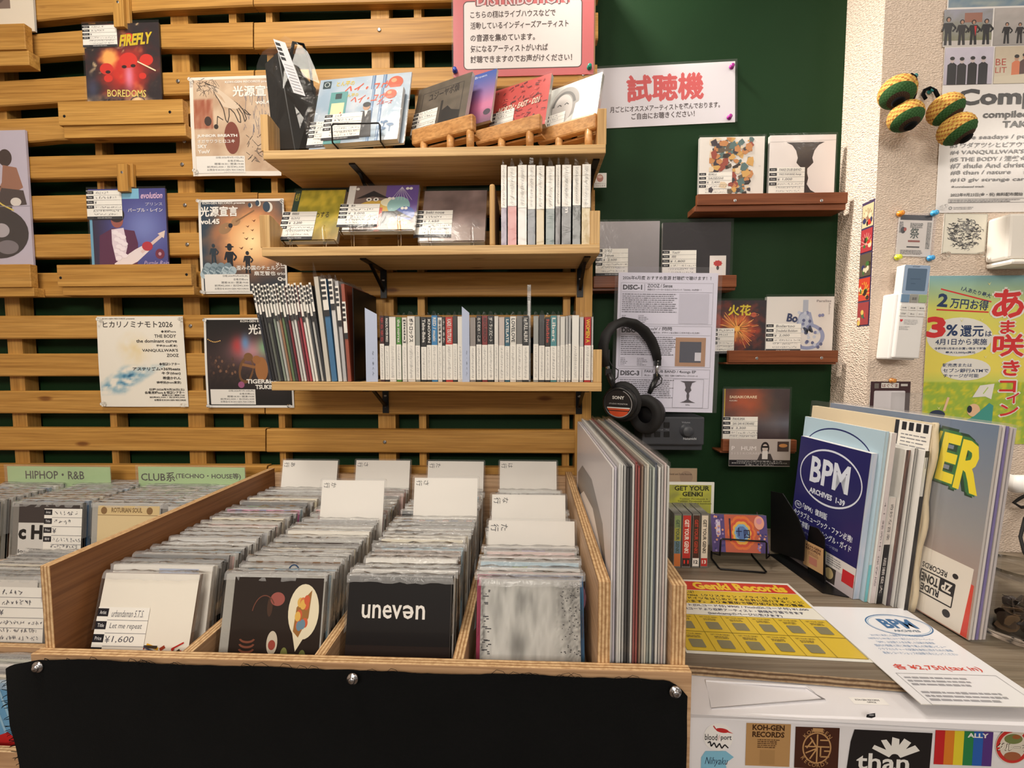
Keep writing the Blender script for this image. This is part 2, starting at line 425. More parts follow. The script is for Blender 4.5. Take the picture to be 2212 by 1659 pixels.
ORD = 'first second third fourth fifth sixth seventh eighth ninth tenth eleventh twelfth thirteenth fourteenth fifteenth sixteenth seventeenth eighteenth nineteenth twentieth'.split()
def ordn(i):
    """i from 0"""
    n = i+1
    if n <= 20: return ORD[i]
    t = {2: 'twenty', 3: 'thirty', 4: 'forty', 5: 'fifty'}[n//10]
    return (t[:-1]+'ieth') if n % 10 == 0 else t+'-'+ORD[n % 10-1]
# ================================================================= the room
YS, YST, YG, YR = 1.0, 1.02, 1.055, .945          # slat fronts, batten fronts, green wall, right-hand wall
XC = P(1812, 425, Y=YG).x                          # where the green wall meets the papered pier
def wall(name, p0, p1, mat, mats=None):
    b = MB(); b.box(p0, p1, mat, mats=mats); return struct(b.build(name, org=((p0[0]+p1[0])/2, (p0[1]+p1[1])/2, 0)))
wall('wall_back', (-2.2, YG, 0), (XC, YG+.12, 2.6), 'green_paint')
wall('wall_right', (XC, YR, 0), (3.0, YG+.12, 2.6), 'wallpaper')
wall('floor', (-2.2, -2.2, -.08), (3.0, YG+.12, 0), 'floor_vinyl')
wall('ceiling', (-2.2, -2.2, 2.6), (3.0, YG+.12, 2.68), 'ceiling_white')
wall('wall_left', (-2.3, -2.2, 0), (-2.2, YG+.12, 2.6), 'wallpaper')
# ================================================================= slatted pallets on the green wall
ROWS_L = [[(0, -3, 53), (200, -18, 33), (350, -30, 21), (546, -40, 12)], [(0, 80, 134), (70, 72, 125), (350, 51, 104), (546, 46, 104)],
 [(0, 174, 229), (180, 163, 218), (358, 155, 205.5), (548, 150, 200)], [(0, 257, 313), (120, 251, 302), (402, 244, 298), (550, 240, 292)],
 [(0, 339, 388), (410, 329, 380), (552, 326, 376)], [(0, 424, 476), (424, 415, 469), (556, 415, 467)], [(0, 507, 558), (424, 502, 552), (559, 500, 550)],
 [(0, 590, 641), (424, 586, 640.5), (562, 585, 640)], [(0, 682, 732), (438, 680, 730), (565, 679, 729)], [(0, 764, 813), (409, 763, 812), (567, 762, 812)],
 [(0, 845, 893), (409, 844, 893.5), (571, 843, 894.5)], [(0, 924, 973), (573, 926, 975.6)], [(0, 1004, 1055), (576, 1006, 1056)], [(0, 1084, 1134), (580, 1086, 1136)]]
ROWS_R = [[(548, -40, 12), (1293, -57, -4)], [(549, 47, 105), (980, 33, 94.5), (1292, 25, 85)], [(551, 150, 198), (980, 143, 191), (1290, 138, 186)],
 [(553, 240, 290), (1289, 228, 278)], [(555, 328, 378), (1288, 320, 370)], [(558, 416, 469), (1285, 409, 462)], [(561, 501, 551), (1283, 497, 547)],
 [(564, 588, 640), (1280, 587, 639)], [(567, 681, 730), (1278, 680, 729)], [(570, 763, 812), (1276, 763, 812)], [(574, 844, 895), (1274, 846, 896)],
 [(576, 927, 977), (1272, 929.5, 980)], [(579, 1008, 1058), (1270, 1011, 1062)], [(582, 1088, 1138), (1268, 1091, 1142)]]
def pallet(label, rows, battens, screws, xl, xr):
    org = V(((xl+xr)/2, YS+.02, 1.0)); root = empty('slatted_panel', org, label, 'wall panel', 'slatted wooden panels on the green wall')
    b = MB()
    for row in rows:
        if row[0][0] == 0:
            (x0, t0, b0), (x1, t1, b1) = row[0], row[1]; k = -110/(x1-x0); row = [(-110, t0+(t1-t0)*k, b0+(b1-b0)*k)]+row
        t = RN.randint(226, 255); col = (t, t-RN.randint(0, 6), t-RN.randint(0, 12))
        fr = [(P(x, y0, Y=YS), P(x, y1, Y=YS)) for x, y0, y1 in row]; n = len(fr); vs = []
        for p, q in fr:                      # rounded arris: chamfer 2 mm
            c = .0025; vs += [p+V((0, .02, 0)), p+V((0, c, 0)), p+V((0, 0, -c)), q+V((0, 0, c)), q+V((0, c, 0)), q+V((0, .02, 0))]
        fs = []
        for i in range(n-1):
            for k in range(6):
                k2 = (k+1) % 6; fs.append((i*6+k, i*6+k2, (i+1)*6+k2, (i+1)*6+k))
        fs += [(5, 4, 3, 2, 1, 0), tuple((n-1)*6+k for k in range(6))]
        b.raw(vs, [f[::-1] for f in fs], 'pallet_wood_x', col)
    for x, y in screws: b.lathe(P(x, y, Y=YS-.0012), (0, -1, 0), [(.0042, -.0012), (.0042, .0002), (.003, .001), (.0012, .0004), (0, .0004)], 'steel', seg=10)
    b.build('slats', root, org)
    zt, zb = P(600, -80, Y=YST).z, P(600, 1160, Y=YST).z
    for x0, x1, y, y0, y1 in battens:
        t = RN.randint(228, 255); m = MB(); a, c = P(x0, y, Y=YST).x, P(x1, y, Y=YST).x
        m.box((a, y0, zb), (c, y1, zt), 'pallet_wood_z', (t, t-4, t-10)); m.build('batten', root, org)
    return root
pallet('left slatted wooden panel behind the pinned gig posters', ROWS_L,
  [(-23, 10, 171, YST, 1.05), (190, 205, 35, YST, 1.05), (367.5, 405, 26, YST, 1.05), (494, 510, 25, YST, 1.05)],
  [(384, 175), (393, 355), (399, 443), (404, 528), (411, 704), (398, 305)], P(-60, 500, Y=YS).x, P(560, 500, Y=YS).x)
pallet('slatted wooden panel behind the three wooden CD shelves', ROWS_R,
  [(574, 588, 30, YST, 1.05), (801, 840, 22, YST, 1.05), (894, 910, 22, YST, 1.05), (1215, 1230, 900, YST, 1.05), (1240, 1274, 900, YS-.0006, 1.05)],
  [(819, 64), (1260, 160), (831, 955)], P(562, 500, Y=YS).x, P(1285, 500, Y=YS).x)
# ================================================================= three shelves with brackets
YF = .853
def shelf(label, L, Rr, xl2, xr2, brx):
    """L, Rr: (x, ytop, ybottom) of the front face's ends in the photograph"""
    zt = (P(L[0], L[1], Y=YF).z+P(Rr[0], Rr[1], Y=YF).z)/2; zb = (P(L[0], L[2], Y=YF).z+P(Rr[0], Rr[2], Y=YF).z)/2
    xa, xb = P(L[0], L[1], Y=YF).x, P(Rr[0], Rr[1], Y=YF).x
    org = V(((xa+xb)/2, (YF+YS)/2, zb)); root = empty('wall_shelf', org, label, 'shelf', 'wooden CD shelves on the slatted panel')
    b = MB(); b.box((xa, YF, zb), (xb, YS-.001, zt), 'shelf_wood_x', mats={'a-': 'shelf_wood_y', 'a+': 'shelf_wood_y'}); b.build('shelf_board', root, org, bevel=.0012)
    for e in xl2, xr2:
        if not e: continue
        x0, x1, h, dep, slope = e
        a, c = P(x0, L[1], Y=YF).x, P(x1, L[1], Y=YF).x
        m = MB(); y0 = YF+.002; y1 = YF+dep
        m.prism([(a, y0, zt), (a, y1, zt), (a, y1, zt+h*(1-slope)), (a, y0+.012, zt+h), (a, y0, zt+h)], (c-a, 0, 0), 'shelf_wood_z'); m.build('end_block', root, org, bevel=.001)
    for px, ln in brx:
        x = P(px, 600, Y=YS).x; m = MB()
        m.box((x-.006, YF+.022, zb-.003), (x+.006, YS-.003, zb), 'black_metal')
        m.box((x-.007, YS-.003, zb-.062), (x+.007, YS, zb), 'black_metal')
        m.obox(V((x-.003, YF+.06, zb-.003)), (.006, 0, 0), (0, YS-YF-.064, -.045), (0, .003, .004), 'black_metal')
        for q in (-.022, -.046): m.lathe((x, YS-.003, zb+q), (0, -1, 0), [(.0035, 0), (.0035, .001), (.001, .0018), (0, .0018)], 'steel', seg=10)
        m.build('bracket', root, org)
    return zt, xa, xb
Z1, XA1, XB1 = shelf('top wooden shelf with tilted CDs on wooden stands', (568, 326, 345.6), (1309, 310, 329.7), (563, 579, .068, .10, .3), (1291, 1310, .065, .06, .2), [(812, .1), (1268, .1)])
Z2, XA2, XB2 = shelf('middle wooden shelf with three CDs on clear stands', (565, 534, 553), (1296, 527, 548), (561, 582, .062, .11, .55), (1275, 1296, .062, .08, .2), [(829, .1), (1253, .1)])
Z3, XA3, XB3 = shelf('lowest wooden shelf packed with upright CD spines', (586, 828, 848), (1300, 823, 841), None, (1282, 1300, .063, .08, .1), [(829, .1), (1253, .1)])
# ================================================================= ledges and turn pegs on the slats
def ledge(label, x0, x1, yt, yb, ub, Yf=.972, mat='pallet_wood_x', screws=(), Yw=YS, lip=.016, group='display ledges on the slats', inset=6, slim=None):
    """front lip from yt to yb, base board underneath down to ub (pixels at x0)"""
    a, c = P(x0, yt, Y=Yf), P(x1, yt, Y=Yf); z0, z1 = P((x0+x1)/2, yb, Y=Yf).z, P((x0+x1)/2, yt, Y=Yf).z
    zu = P((x0+x1)/2, ub, Y=Yf).z; org = V(((a.x+c.x)/2, Yw, zu)); root = empty('display_ledge', org, label, 'ledge', group)
    b = MB(); b.box((a.x, Yf, z0), (c.x, Yf+lip, z1), mat, (248, 246, 240))
    for x, y in screws: b.lathe(P(x, y, Y=Yf), (0, -1, 0), [(.0032, 0), (.0032, .0006), (0, .0006)], 'steel' if mat == 'red_wood' else 'black_metal', seg=10)
    b.build('lip', root, org, bevel=.0015)
    b = MB(); b.box((a.x+inset/1000, Yf+.004, zu), (c.x+inset/1000*.2, Yw-.0005, z0), mat, (240, 238, 232)); b.build('base_board', root, org, bevel=.001)
    return z0, root
LZ1, _ = ledge('wooden ledge under the CD with red flames', 124, 394, 217, 268, 294, screws=[(139, 251), (367, 242)])
LZ2, _ = ledge('wooden ledge under the purple and blue single', 122, 412, 571, 618, 637, screws=[(131, 600), (403, 593)])
LZ3, _ = ledge('wooden ledge under the cream sleeve in the top corner', -90, 52, 52, 108, 140)
LZ4, _ = ledge('wooden ledge under the lavender record sleeve with a drummer', -90, 64, 571, 621, 640)
def peg(label, x0, x1, y0, y1):
    a = P(x0, y0, Y=.984); c = P(x1, y1, Y=.984); org = V(((a.x+c.x)/2, YS, c.z)); b = MB()
    b.box((a.x, .984, c.z), (c.x, YS-.0005, a.z), 'pallet_wood_z', (240, 236, 228)); b.box((a.x+.012, .992, c.z+.012), (c.x+.006, YS-.0006, a.z+.004), 'pallet_wood_z', (206, 196, 184))
    b.lathe(P(x0+12, y0+18, Y=.9839), (0, -1, 0), [(.003, 0), (.003, .0006), (0, .0006)], 'steel', seg=10)
    tag(b.build('turn_peg', org=org, bevel=.001), label, 'wooden peg', 'turn pegs on the slats')
peg('wooden turn peg holding the top of the CD with red flames', 242, 268, -14, 57)
peg('wooden turn peg holding the top of the purple and blue single', 251, 277, 354, 413)
RW = dict(mat='red_wood', Yw=YG, Yf=1.005, group='reddish display ledges on the green wall', lip=.012, inset=-4)
RZ1, _ = ledge('reddish ledge holding two CDs highest on the green wall', 1507, 1832, 417, 441, 454, screws=[(1588, 433), (1775, 433)], **RW)
RZ2, _ = ledge('reddish ledge holding the grey and the black CD', 1282, 1592, 595, 621, 627, screws=[], **RW)
RZ3, _ = ledge('reddish ledge beside the pier holding two CDs', 1575, 1811, 757, 783, 787, screws=[(1635, 774), (1775, 773)], **RW)
RZ4, _ = ledge('reddish ledge holding the dark sunset CD', 1562, 1722, 950, 976, 980, screws=[], **RW)
# ================================================================= plywood bin of bagged CDs
YB0, YB1 = .485, .97                 # front face of the front panel, back panel
ZT = P(100, 1223, Y=.497).z          # top of the tall side boards
ZFr = P(800, 1432, Y=.486).z         # top of the low front panel
XL = P(86, 1240, Y=.497).x; XR = P(1484, 1300, Y=.497).x; TH = .0125
ZBIN = .80
binr = empty('plywood_bin', ((XL+XR)/2, .73, 0), 'large plywood bin of CDs and records with a black cloth front', 'record bin'); bo = binr.location
def board(name, p0, p1, face, e, **k):
    b = MB(); b.box(p0, p1, face, (250, 248, 244), mats=k.pop('mats', None)); return b.build(name, binr, bo, bevel=.0006)
board('front_panel', (XL-.004, YB0, 0), (XR+.003, YB0+TH, ZFr), 'ply_face_x', 0, mats={'c+': 'ply_edge_y', 'a-': 'ply_edge_y', 'a+': 'ply_edge_y'})
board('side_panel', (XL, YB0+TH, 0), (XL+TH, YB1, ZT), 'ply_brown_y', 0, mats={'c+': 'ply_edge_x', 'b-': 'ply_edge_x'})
XD = [P(407, 1412, Y=.5).x, P(692, 1418, Y=.5).x, P(990, 1424, Y=.5).x]
for x in XD: board('divider', (x-.0065, YB0+TH, ZBIN), (x+.0065, YB1, ZFr-.001), 'ply_face_y', 0, mats={'c+': 'ply_edge_x'})
XLP = P(1304, 1330, Y=.5).x
b_ = MB(); zl = ZT-.006
b_.prism([(XLP-.007, YB0+TH, ZBIN), (XLP-.007, YB1, ZBIN), (XLP-.007, YB1, zl+.004), (XLP-.007, YB0+TH, zl)], (.014, 0, 0), 'ply_face_y', (226, 220, 212))
b_.box((XLP-.007, YB0+TH-.0004, ZBIN), (XLP+.007, YB0+TH+.001, zl), 'ply_edge_x'); b_.obox((XLP-.007, YB0+TH, zl-.001), (.014, 0, 0), (0, YB1-YB0-TH, .004), (0, 0, .0014), 'ply_edge_x')
b_.build('record_divider', binr, bo)
board('side_panel', (XR-.017, YB0+TH, 0), (XR, YB1, ZT-.008), 'ply_face_y', 0, mats={'c+': 'ply_edge_x', 'b-': 'ply_edge_x'})
board('back_panel', (XL, YB1, 0), (XR, YB1+.012, ZT-.012), 'ply_face_x', 0, mats={'c+': 'ply_edge_y'})
board('floor_panel', (XL+TH, YB0+TH, ZBIN-.012), (XR-.017, YB1, ZBIN), 'ply_face_y', 0)
# black cloth over the front
yc = YB0-.004
def cloth():
    b = MB(); n, m = 120, 26; pl = P(28, 1425, Y=yc); pr = P(1484, 1478, Y=yc); rn = random.Random(5)
    zt0 = P(700, 1440, Y=yc).z; rows = []
    for j in range(m+1):
        r = []
        for i in range(n+1):
            u, t = i/n, j/m; xl = P(22+ (110*min(1, t*1.15)**1.3), 1500, Y=yc).x if t > .12 else P(22, 1500, Y=yc).x
            x = xl+(pr.x-xl)*u
            top = zt0+.0015*math.sin(u*9)-.0035*u*u+.0012*fb(u*40, 1.3)+(-.012*(1-u/.05)**2 if u < .05 else .003*math.exp(-((u-.12)/.08)**2)) - (.018*max(0, (u-.965)/.035)**2)
            z = top+(.0-top+.32)*t
            y = yc-.003-.004*fb(u*3, t*2.2)-.0025*math.exp(-((t-.03)/.03)**2)*math.sin(u*31)-.006*t
            if i == 0: x += .003*(rn.random()-.5)
            r.append(V((x, min(y, YB0-.002), z)))
        rows.append(r)
    vs = [p for r in rows for p in r]; w = n+1
    b.raw(vs, [(j*w+i, (j+1)*w+i, (j+1)*w+i+1, j*w+i+1) for j in range(m) for i in range(n)], 'fabric_black', smooth=True)
    for k in range(130):                          # frayed left edge
        j = rn.uniform(.02, .9); t = j; q = rows[min(m, int(t*m))][0].lerp(rows[min(m, int(t*m)+1)][0], t*m % 1)
        d = V((-rn.uniform(.002, .007), -.001, rn.uniform(-.005, .002))); b.tube([q, q+d*.6+V((0, -.001, .001)), q+d], [.0005, .0004, .0002], 'fabric_black', seg=3, caps=False)
    for k in range(34):                           # loose threads along the top hem
        i = rn.randint(8, n-2); q = rows[0][i]; l = rn.uniform(.006, .02); s_ = rn.choice((-1, 1))
        b.tube([q, q+V((s_*l*.3, -.003, l*.35)), q+V((s_*l*.7, -.004, l*.3)), q+V((s_*l, -.003, -l*.1))], .00028, 'fabric_black', seg=3, caps=False)
    for k in range(14):                           # threads at the lower right corner
        q = rows[rn.randint(4, 8)][n]; l = rn.uniform(.01, .024)
        b.tube([q, q+V((l*.6, -.003, -l*.5)), q+V((l*.3, -.003, -l*1.2)), q+V((l*.8, -.004, -l*1.8))], .0003, 'fabric_black', seg=3, caps=False)
    o = b.build('cloth', org=(bo.x, yc, .3)); return tag(o, 'black cloth with frayed edges pinned over the front of the plywood bin', 'cloth')
cloth()
for x, y, l in ((83, 1440, 'clear push pin in the left corner of the black cloth'), (762, 1466, 'clear push pin in the middle of the black cloth hem'), (1458, 1494, 'clear push pin in the right corner of the black cloth')):
    b = MB(); p = P(x, y, Y=yc-.0068); b.lathe(p, (0, -1, 0), [(.0066, 0), (.0068, .001), (.006, .0022), (.0042, .0026), (.0036, .0034), (.0038, .0044), (.0026, .0052), (0, .0054)], 'chrome', seg=20)
    tag(b.build('push_pin', org=p), l, 'push pin', 'push pins in the black cloth')
# ---------------------------------------------------------------- the CDs in the bin
ZCD = .892
board('floor_panel', (XL+TH, YB0+TH, ZCD-.02), (XLP-.007, YB1, ZCD-.0105), 'ply_face_y', 0)
LEAN = math.radians(13)
def bagmesh(w, h, sd):
    """loose top and sides of a clear sleeve, crinkled"""
    b = MB(); rn = random.Random(sd); n = 14; e = .004; rows = []
    for j, (dz, dy) in enumerate(((h-.007, -.0052), (h+.001, -.0051), (h+e*.6, -.003), (h+e, .001), (h+.001, .0048))):
        rows.append([V((-w/2-.003+(w+.006)*i/n+rn.uniform(-.001, .001), dy+rn.uniform(-.0005, .0005), dz+rn.uniform(-.0012, .0012))) for i in range(n+1)])
    vs = [p for r in rows for p in r]; k = n+1
    b.raw(vs, [(j*k+i, j*k+i+1, (j+1)*k+i+1, (j+1)*k+i) for j in range(4) for i in range(n)], 'bag_top', smooth=True)
    for s in (-1, 1):
        x = s*(w/2+.003); q = []
        for i in range(6): z = h*(.45+.55*i/5); q.append((V((x+rn.uniform(-.0012, .0004)*s, -.0052, z)), V((x+rn.uniform(-.0012, .0004)*s, .0052, z))))
        b.raw([p for r in q for p in r], [(2*i, 2*i+1, 2*i+3, 2*i+2) for i in range(5)], 'bag_top', smooth=True)
    return b
BAGS = []
def bag_for(root, w, h):
    key = (round(w, 3), round(h, 3)); pool = [o for k, o in BAGS if k == key]
    if len(pool) < 4: o = bagmesh(w, h, len(BAGS)+1).build('plastic_bag', root); BAGS.append((key, o)); return o
    o = RN.choice(pool).copy(); COL.objects.link(o); o.parent = root; return o
def bin_cd(kind, colname, col, w, h, draw=None):
    """a CD standing at the origin, cover towards -y"""
    b = MB(); t = .0098 if kind == 'jewel' else .006
    if kind == 'jewel':
        g = RN.choice(((176, 172, 164), (186, 182, 176), (160, 158, 152), (120, 118, 114)))
        b.box((-w/2, -t/2, 0), (w/2, t/2, h), 'jewel_plastic', g)
        b.box((-w/2, t/2-.0035, .0004), (w/2, t/2-.0008, h+.0003), 'jewel_plastic', RN.choice(((60, 58, 56), (40, 40, 42), (205, 203, 198), (92, 90, 90))))
        a = Art(b, (-w/2+.012, -t/2-.0003, h-.003), (w-.014, 0, 0), (0, 0, -(h-.006)), 100, 100, 'gloss')
    else:
        b.box((-w/2, -t/2, 0), (w/2, t/2, h), 'gloss', mixcol(col, (235, 230, 225), .3))
        a = Art(b, (-w/2, -t/2-.0003, h), (w, 0, 0), (0, 0, -h), 100, 100, 'gloss')
    if draw: draw(a)
    else:
        a.rect(0, 0, 100, 100, col); c2 = tuple(RN.randint(40, 230) for _ in range(3))
        r = RN.random()
        if r < .35: a.rect(RN.uniform(5, 50), RN.uniform(2, 6), RN.uniform(10, 40), RN.uniform(5, 12), mixcol(col, c2, .5))
        elif r < .6: a.ell(RN.uniform(20, 80), 40, RN.uniform(15, 40), RN.uniform(30, 36), mixcol(col, c2, .6))
        elif r < .75: a.text(RN.choice(('oto', 'nami', 'hikari', 'yoru')) if False else '・・・', RN.uniform(10, 60), 4, 3, mixcol(col, (20, 20, 20), .7))
    return b
CPAL = [('white', (222, 218, 210))]*5+[('cream', (216, 206, 180)), ('grey', (150, 148, 146)), ('pale grey', (190, 188, 184)), ('pale grey', (200, 198, 192)), ('silver', (184, 184, 186)), ('silver', (196, 196, 196)),
        ('black', (30, 28, 30)), ('dark grey', (70, 68, 70)), ('brown', (120, 92, 70)), ('pale blue', (150, 180, 196)), ('tan', (180, 160, 130)), ('pale pink', (206, 176, 170))]
def put(root_loc, rotx, kind, colname, col, w, h, label, group, draw=None, bag=True, cat='CD', rz=0):
    o = bin_cd(kind, colname, col, w, h, draw).build('compact_disc'); o.location = root_loc; o.rotation_euler = (rotx, 0, rz)
    tag(o, label, cat, group)
    if bag: bag_for(o, w, h)
    return o
def card_divider(x0, x1, yt, Y, kana, label, lean=LEAN):
    """white index card in a clear stiff sleeve; the reading lies on its side"""
    a = P(x0, yt, Y=Y); c = P(x1, yt, Y=Y); w = c.x-a.x; zt = a.z; h = (zt-ZCD)/math.cos(lean); Y = Y-h*math.sin(lean)
    b = MB(); b.box((-w/2, 0, 0), (w/2, .0012, h), 'print', (228, 224, 218))
    q = Art(b, (-w/2, -.0002, h), (w, 0, 0), (0, 0, -h), w*1000, h*1000)
    s_ = 11.5*w/.125; q.text('行', 4+s_*.95, 5*w/.125, s_, (58, 58, 62), w=s_*.9, rot=90); q.text(kana, 4+s_*2.1, 5*w/.125, s_*.85, (58, 58, 62), w=s_*.8, rot=90)
    o = b.build('index_card'); o.location = ((a.x+c.x)/2, Y, ZCD); o.rotation_euler = (-lean, 0, 0)
    tag(o, label, 'index card', 'white index cards in the plywood bin')
    f = MB(); e = .0035; pts = []
    for cx, cz, a0 in ((w/2+e-.004, h+e-.004, 0), (-w/2-e+.004, h+e-.004, 90)):
        for i in range(6): t = math.radians(a0+90*i/5); pts.append((cx+.004*math.cos(t), -.0012, cz+.004*math.sin(t)))
    pts += [(-w/2-e, -.0012, .0), (w/2+e, -.0012, 0)]
    f.prism(pts, (0, .0034, 0), 'clear_plastic'); f.build('clear_sleeve', o)
def art_white_splash(a):
    a.rect(0, 0, 100, 100, (226, 220, 208)); rn = random.Random(3)
    for k in range(60):
        x = min(83, rn.gauss(70, 14)); y = max(66, min(90, rn.gauss(80, 6))); l = rn.uniform(3, 16); t = rn.uniform(-.9, .5)
        a.line([(x, y), (x+l*math.cos(t), y+l*math.sin(t)*.6)], rn.uniform(.8, 3.5), rn.choice(((176, 40, 34), (214, 160, 40), (40, 34, 30), (150, 60, 40), (60, 50, 40), (196, 52, 40))))
    a.line([(48, 66), (60, 72), (76, 76)], 1.4, (60, 66, 90)); price(a, 0, 33, 54, 66, 'urbandaman 5.T.S.', 'Let me repeat', '1,600', foot=False)
def art_balloon(a):
    a.rect(0, 0, 100, 100, (42, 34, 30)); a.ell(42, 30, 3, 10, (70, 50, 40)); a.ell(50, 22, 8, 7, (150, 84, 76))
    for i in range(6): a.ring(20, 62+i*5, 9, 5, 2.2, (120, 72, 56), 14, .2, 2.9)
    a.ring(36, 40, 14, 22, 1.2, (104, 64, 52), 20, 3.4, 5.6)
    a.ell(80, 34, 17, 28, (222, 212, 184)); a.poly([(68, 50), (92, 44), (74, 74)], (222, 212, 184)); a.poly([(70, 54), (72, 30), (88, 12), (86, 40), (76, 60)], (150, 104, 56)); rn = random.Random(4)
    for k in range(13): a.ell(rn.uniform(73, 85), rn.uniform(22, 50), 3.2, 5, rn.choice(((206, 120, 74), (70, 92, 150), (196, 90, 60), (214, 170, 84), (104, 132, 150))))
    a.ell(70, 88, 20, 12, (104, 110, 62)); a.ell(62, 78, 4, 8, (120, 124, 70)); a.ell(82, 80, 4, 8, (112, 118, 66)); a.ell(48, 66, 6, 12, (196, 186, 168)); a.ell(48, 68, 4, 5, (150, 70, 60))
    a.rect(-8, 88, 10, 11.5, (34, 34, 40)); a.rect(1, 88, 40, 11.5, (226, 222, 214)); a.text('Artist', -7, 92, 4, (220, 220, 220)); a.text('国府', 8, 90, 8, (84, 84, 94))
def art_uneven(a):
    a.rect(0, 0, 100, 100, (26, 24, 25)); a.rect(0, 66, 100, 34, (38, 30, 28))
    c_ = (226, 222, 216); a.text('unev', 14, 27, 13.5, c_, w=39, bold=.012); a.text('e', 64.5, 40.5, 13.5, c_, w=10.6, bold=.012, rot=180); a.text('n', 66.5, 27, 13.5, c_, w=9, bold=.012)
    a.rect(0, 84, 15, 16, (34, 34, 40)); a.rect(15, 84, 38, 16, (226, 222, 214)); a.text('Artist', 4, 88, 5, (220, 220, 220)); a.text('SIMA', 20, 87, 9, (84, 84, 94), shear=.2)
def art_rain(a):
    def f(u, v):
        n = fb(u*6, v*1.2+4, 3); e = max(0, u-.72)*2.4+(.6 if u < .04 else 0)
        g = 196-60*abs(n)-110*e*abs(fb(u*40, v*40)+.4)+24*(v-.5)-70*math.exp(-((u-.38)/.07)**2-((v-.62)/.16)**2)-50*max(0, fb(u*14, v*2)-.2)
        return (g, g, g*.98)
    a.grid(f, 0, 0, 100, 100, 56, 44); rn = random.Random(9)
    for k in range(90): x = rn.uniform(80, 99); y = rn.uniform(2, 70); a.line([(x, y), (x+rn.uniform(.5, 2), y)], .9, (70, 70, 72)); a.k -= 1
    for k in range(26): x = rn.uniform(1, 8); y = rn.uniform(8, 90); a.line([(x, y), (x+rn.uniform(1, 7), y)], 1, (66, 66, 70)); a.k -= 1
def art_cloudcover(a):
    def f(u, v): t = fb(u*3, v*3, 2); return mixcol(mixcol((170, 70, 92), (84, 84, 110), min(1, u*3)), (60, 120, 160) if u > .8 else (104, 96, 112), max(0, min(1, t+.4*(u > .8)+.2)))
    a.grid(f, 0, 0, 100, 100, 24, 12); a.rect(0, 0, 9, 100, (146, 60, 84))
def art_bluesketch(a):
    a.rect(0, 0, 100, 100, (96, 148, 176)); a.rect(16, 0, 14, 40, (214, 212, 206)); rn = random.Random(2)
    for k in range(10): x = rn.uniform(4, 96); a.line([(x, 1), (x+rn.uniform(-6, 6), 14)], 1.2, (34, 62, 96))
    a.ring(52, 4, 7, 9, 1.4, (34, 62, 96))
def art_dj(a): a.rect(0, 0, 100, 100, (152, 138, 126)); a.text('SINCE / GENIUS P.J\'s', 12, 1.5, 8, (226, 222, 214), w=66, bold=.02)
def art_super(a):
    a.rect(0, 0, 100, 100, (214, 212, 206)); a.rect(0, 0, 38, 5, (40, 40, 44)); a.text('SUPER', 52, 2, 9, (176, 40, 52), w=44, bold=.04); a.text('★', 50, 1, 4, (50, 60, 110)); a.text('★', 76, .6, 3, (50, 60, 110))
def art_disc(a): a.rect(0, 0, 100, 100, (196, 186, 168)); a.ell(50, 26, 26, 22, (60, 58, 58)); a.ell(54, 10, 5, 4, (150, 120, 120))
def art_stripes(cs):
    def d(a):
        a.rect(0, 0, 100, 100, cs[0])
        for i in range(9): a.rect(i*11.2, 0, 9, 9, cs[i % len(cs)])
    return d
def art_flat(c): return lambda a: a.rect(0, 0, 100, 100, c)
def art_moon(a): a.rect(0, 0, 100, 100, (30, 30, 32)); a.ring(62, 8, 4, 7, 1.2, (210, 210, 200), 16, 1.9, 4.4)
FRONT = [art_white_splash, art_balloon, art_uneven, art_rain]
FLAB = ['bagged white CD with colourful paint splashes at the front of the first bin column', 'brown CD with a balloon drawing at the front of the second bin column',
        'black bagged CD with one white lowercase word at the front of the third bin column', 'grey misty photo CD at the front of the fourth bin column']
SPEC = {(1, 3): ('blue sketch', art_bluesketch), (2, 1): ('black moon', art_moon), (2, 5): ('brown lettered', art_dj), (2, 13): ('grey disc', art_disc), (2, 14): ('white and red lettered', art_super),
        (1, 19): ('red', art_flat((168, 74, 68))), (1, 18): ('dark red', art_flat((136, 52, 58))), (1, 20): ('pink', art_flat((196, 140, 134))), (1, 22): ('rainbow striped', art_stripes(((214, 180, 60), (196, 96, 60), (90, 110, 170), (110, 150, 90)))),
        (0, 21): ('magenta striped', art_stripes(((170, 70, 130), (90, 80, 150), (196, 110, 150)))), (0, 20): ('black', art_flat((34, 36, 36))), (3, 1): ('purple clouded', art_cloudcover),
        (1, 10): ('black', art_flat((52, 40, 36))), (1, 12): ('white', art_flat((224, 218, 206))), (2, 18): ('blue striped', art_stripes(((84, 110, 150), (160, 140, 130), (190, 110, 90)))), (0, 14): ('white', art_flat((222, 218, 214))),
        (1, 30): ('pink', art_flat((204, 120, 130))), (2, 20): ('black', art_flat((36, 34, 34)))}
SPEC2 = {(c_, max(1, round(k_*.72))): v_ for (c_, k_), v_ in SPEC.items()}
COLX = [(XL+TH, XD[0]-.0065), (XD[0]+.0065, XD[1]-.0065), (XD[1]+.0065, XD[2]-.0065), (XD[2]+.0065, XLP-.007)]
GAPS = {0: [], 1: [(.731, .756)], 2: [(.746, .771)], 3: [(.640, .666), (.727, .753), (.79, .86)]}
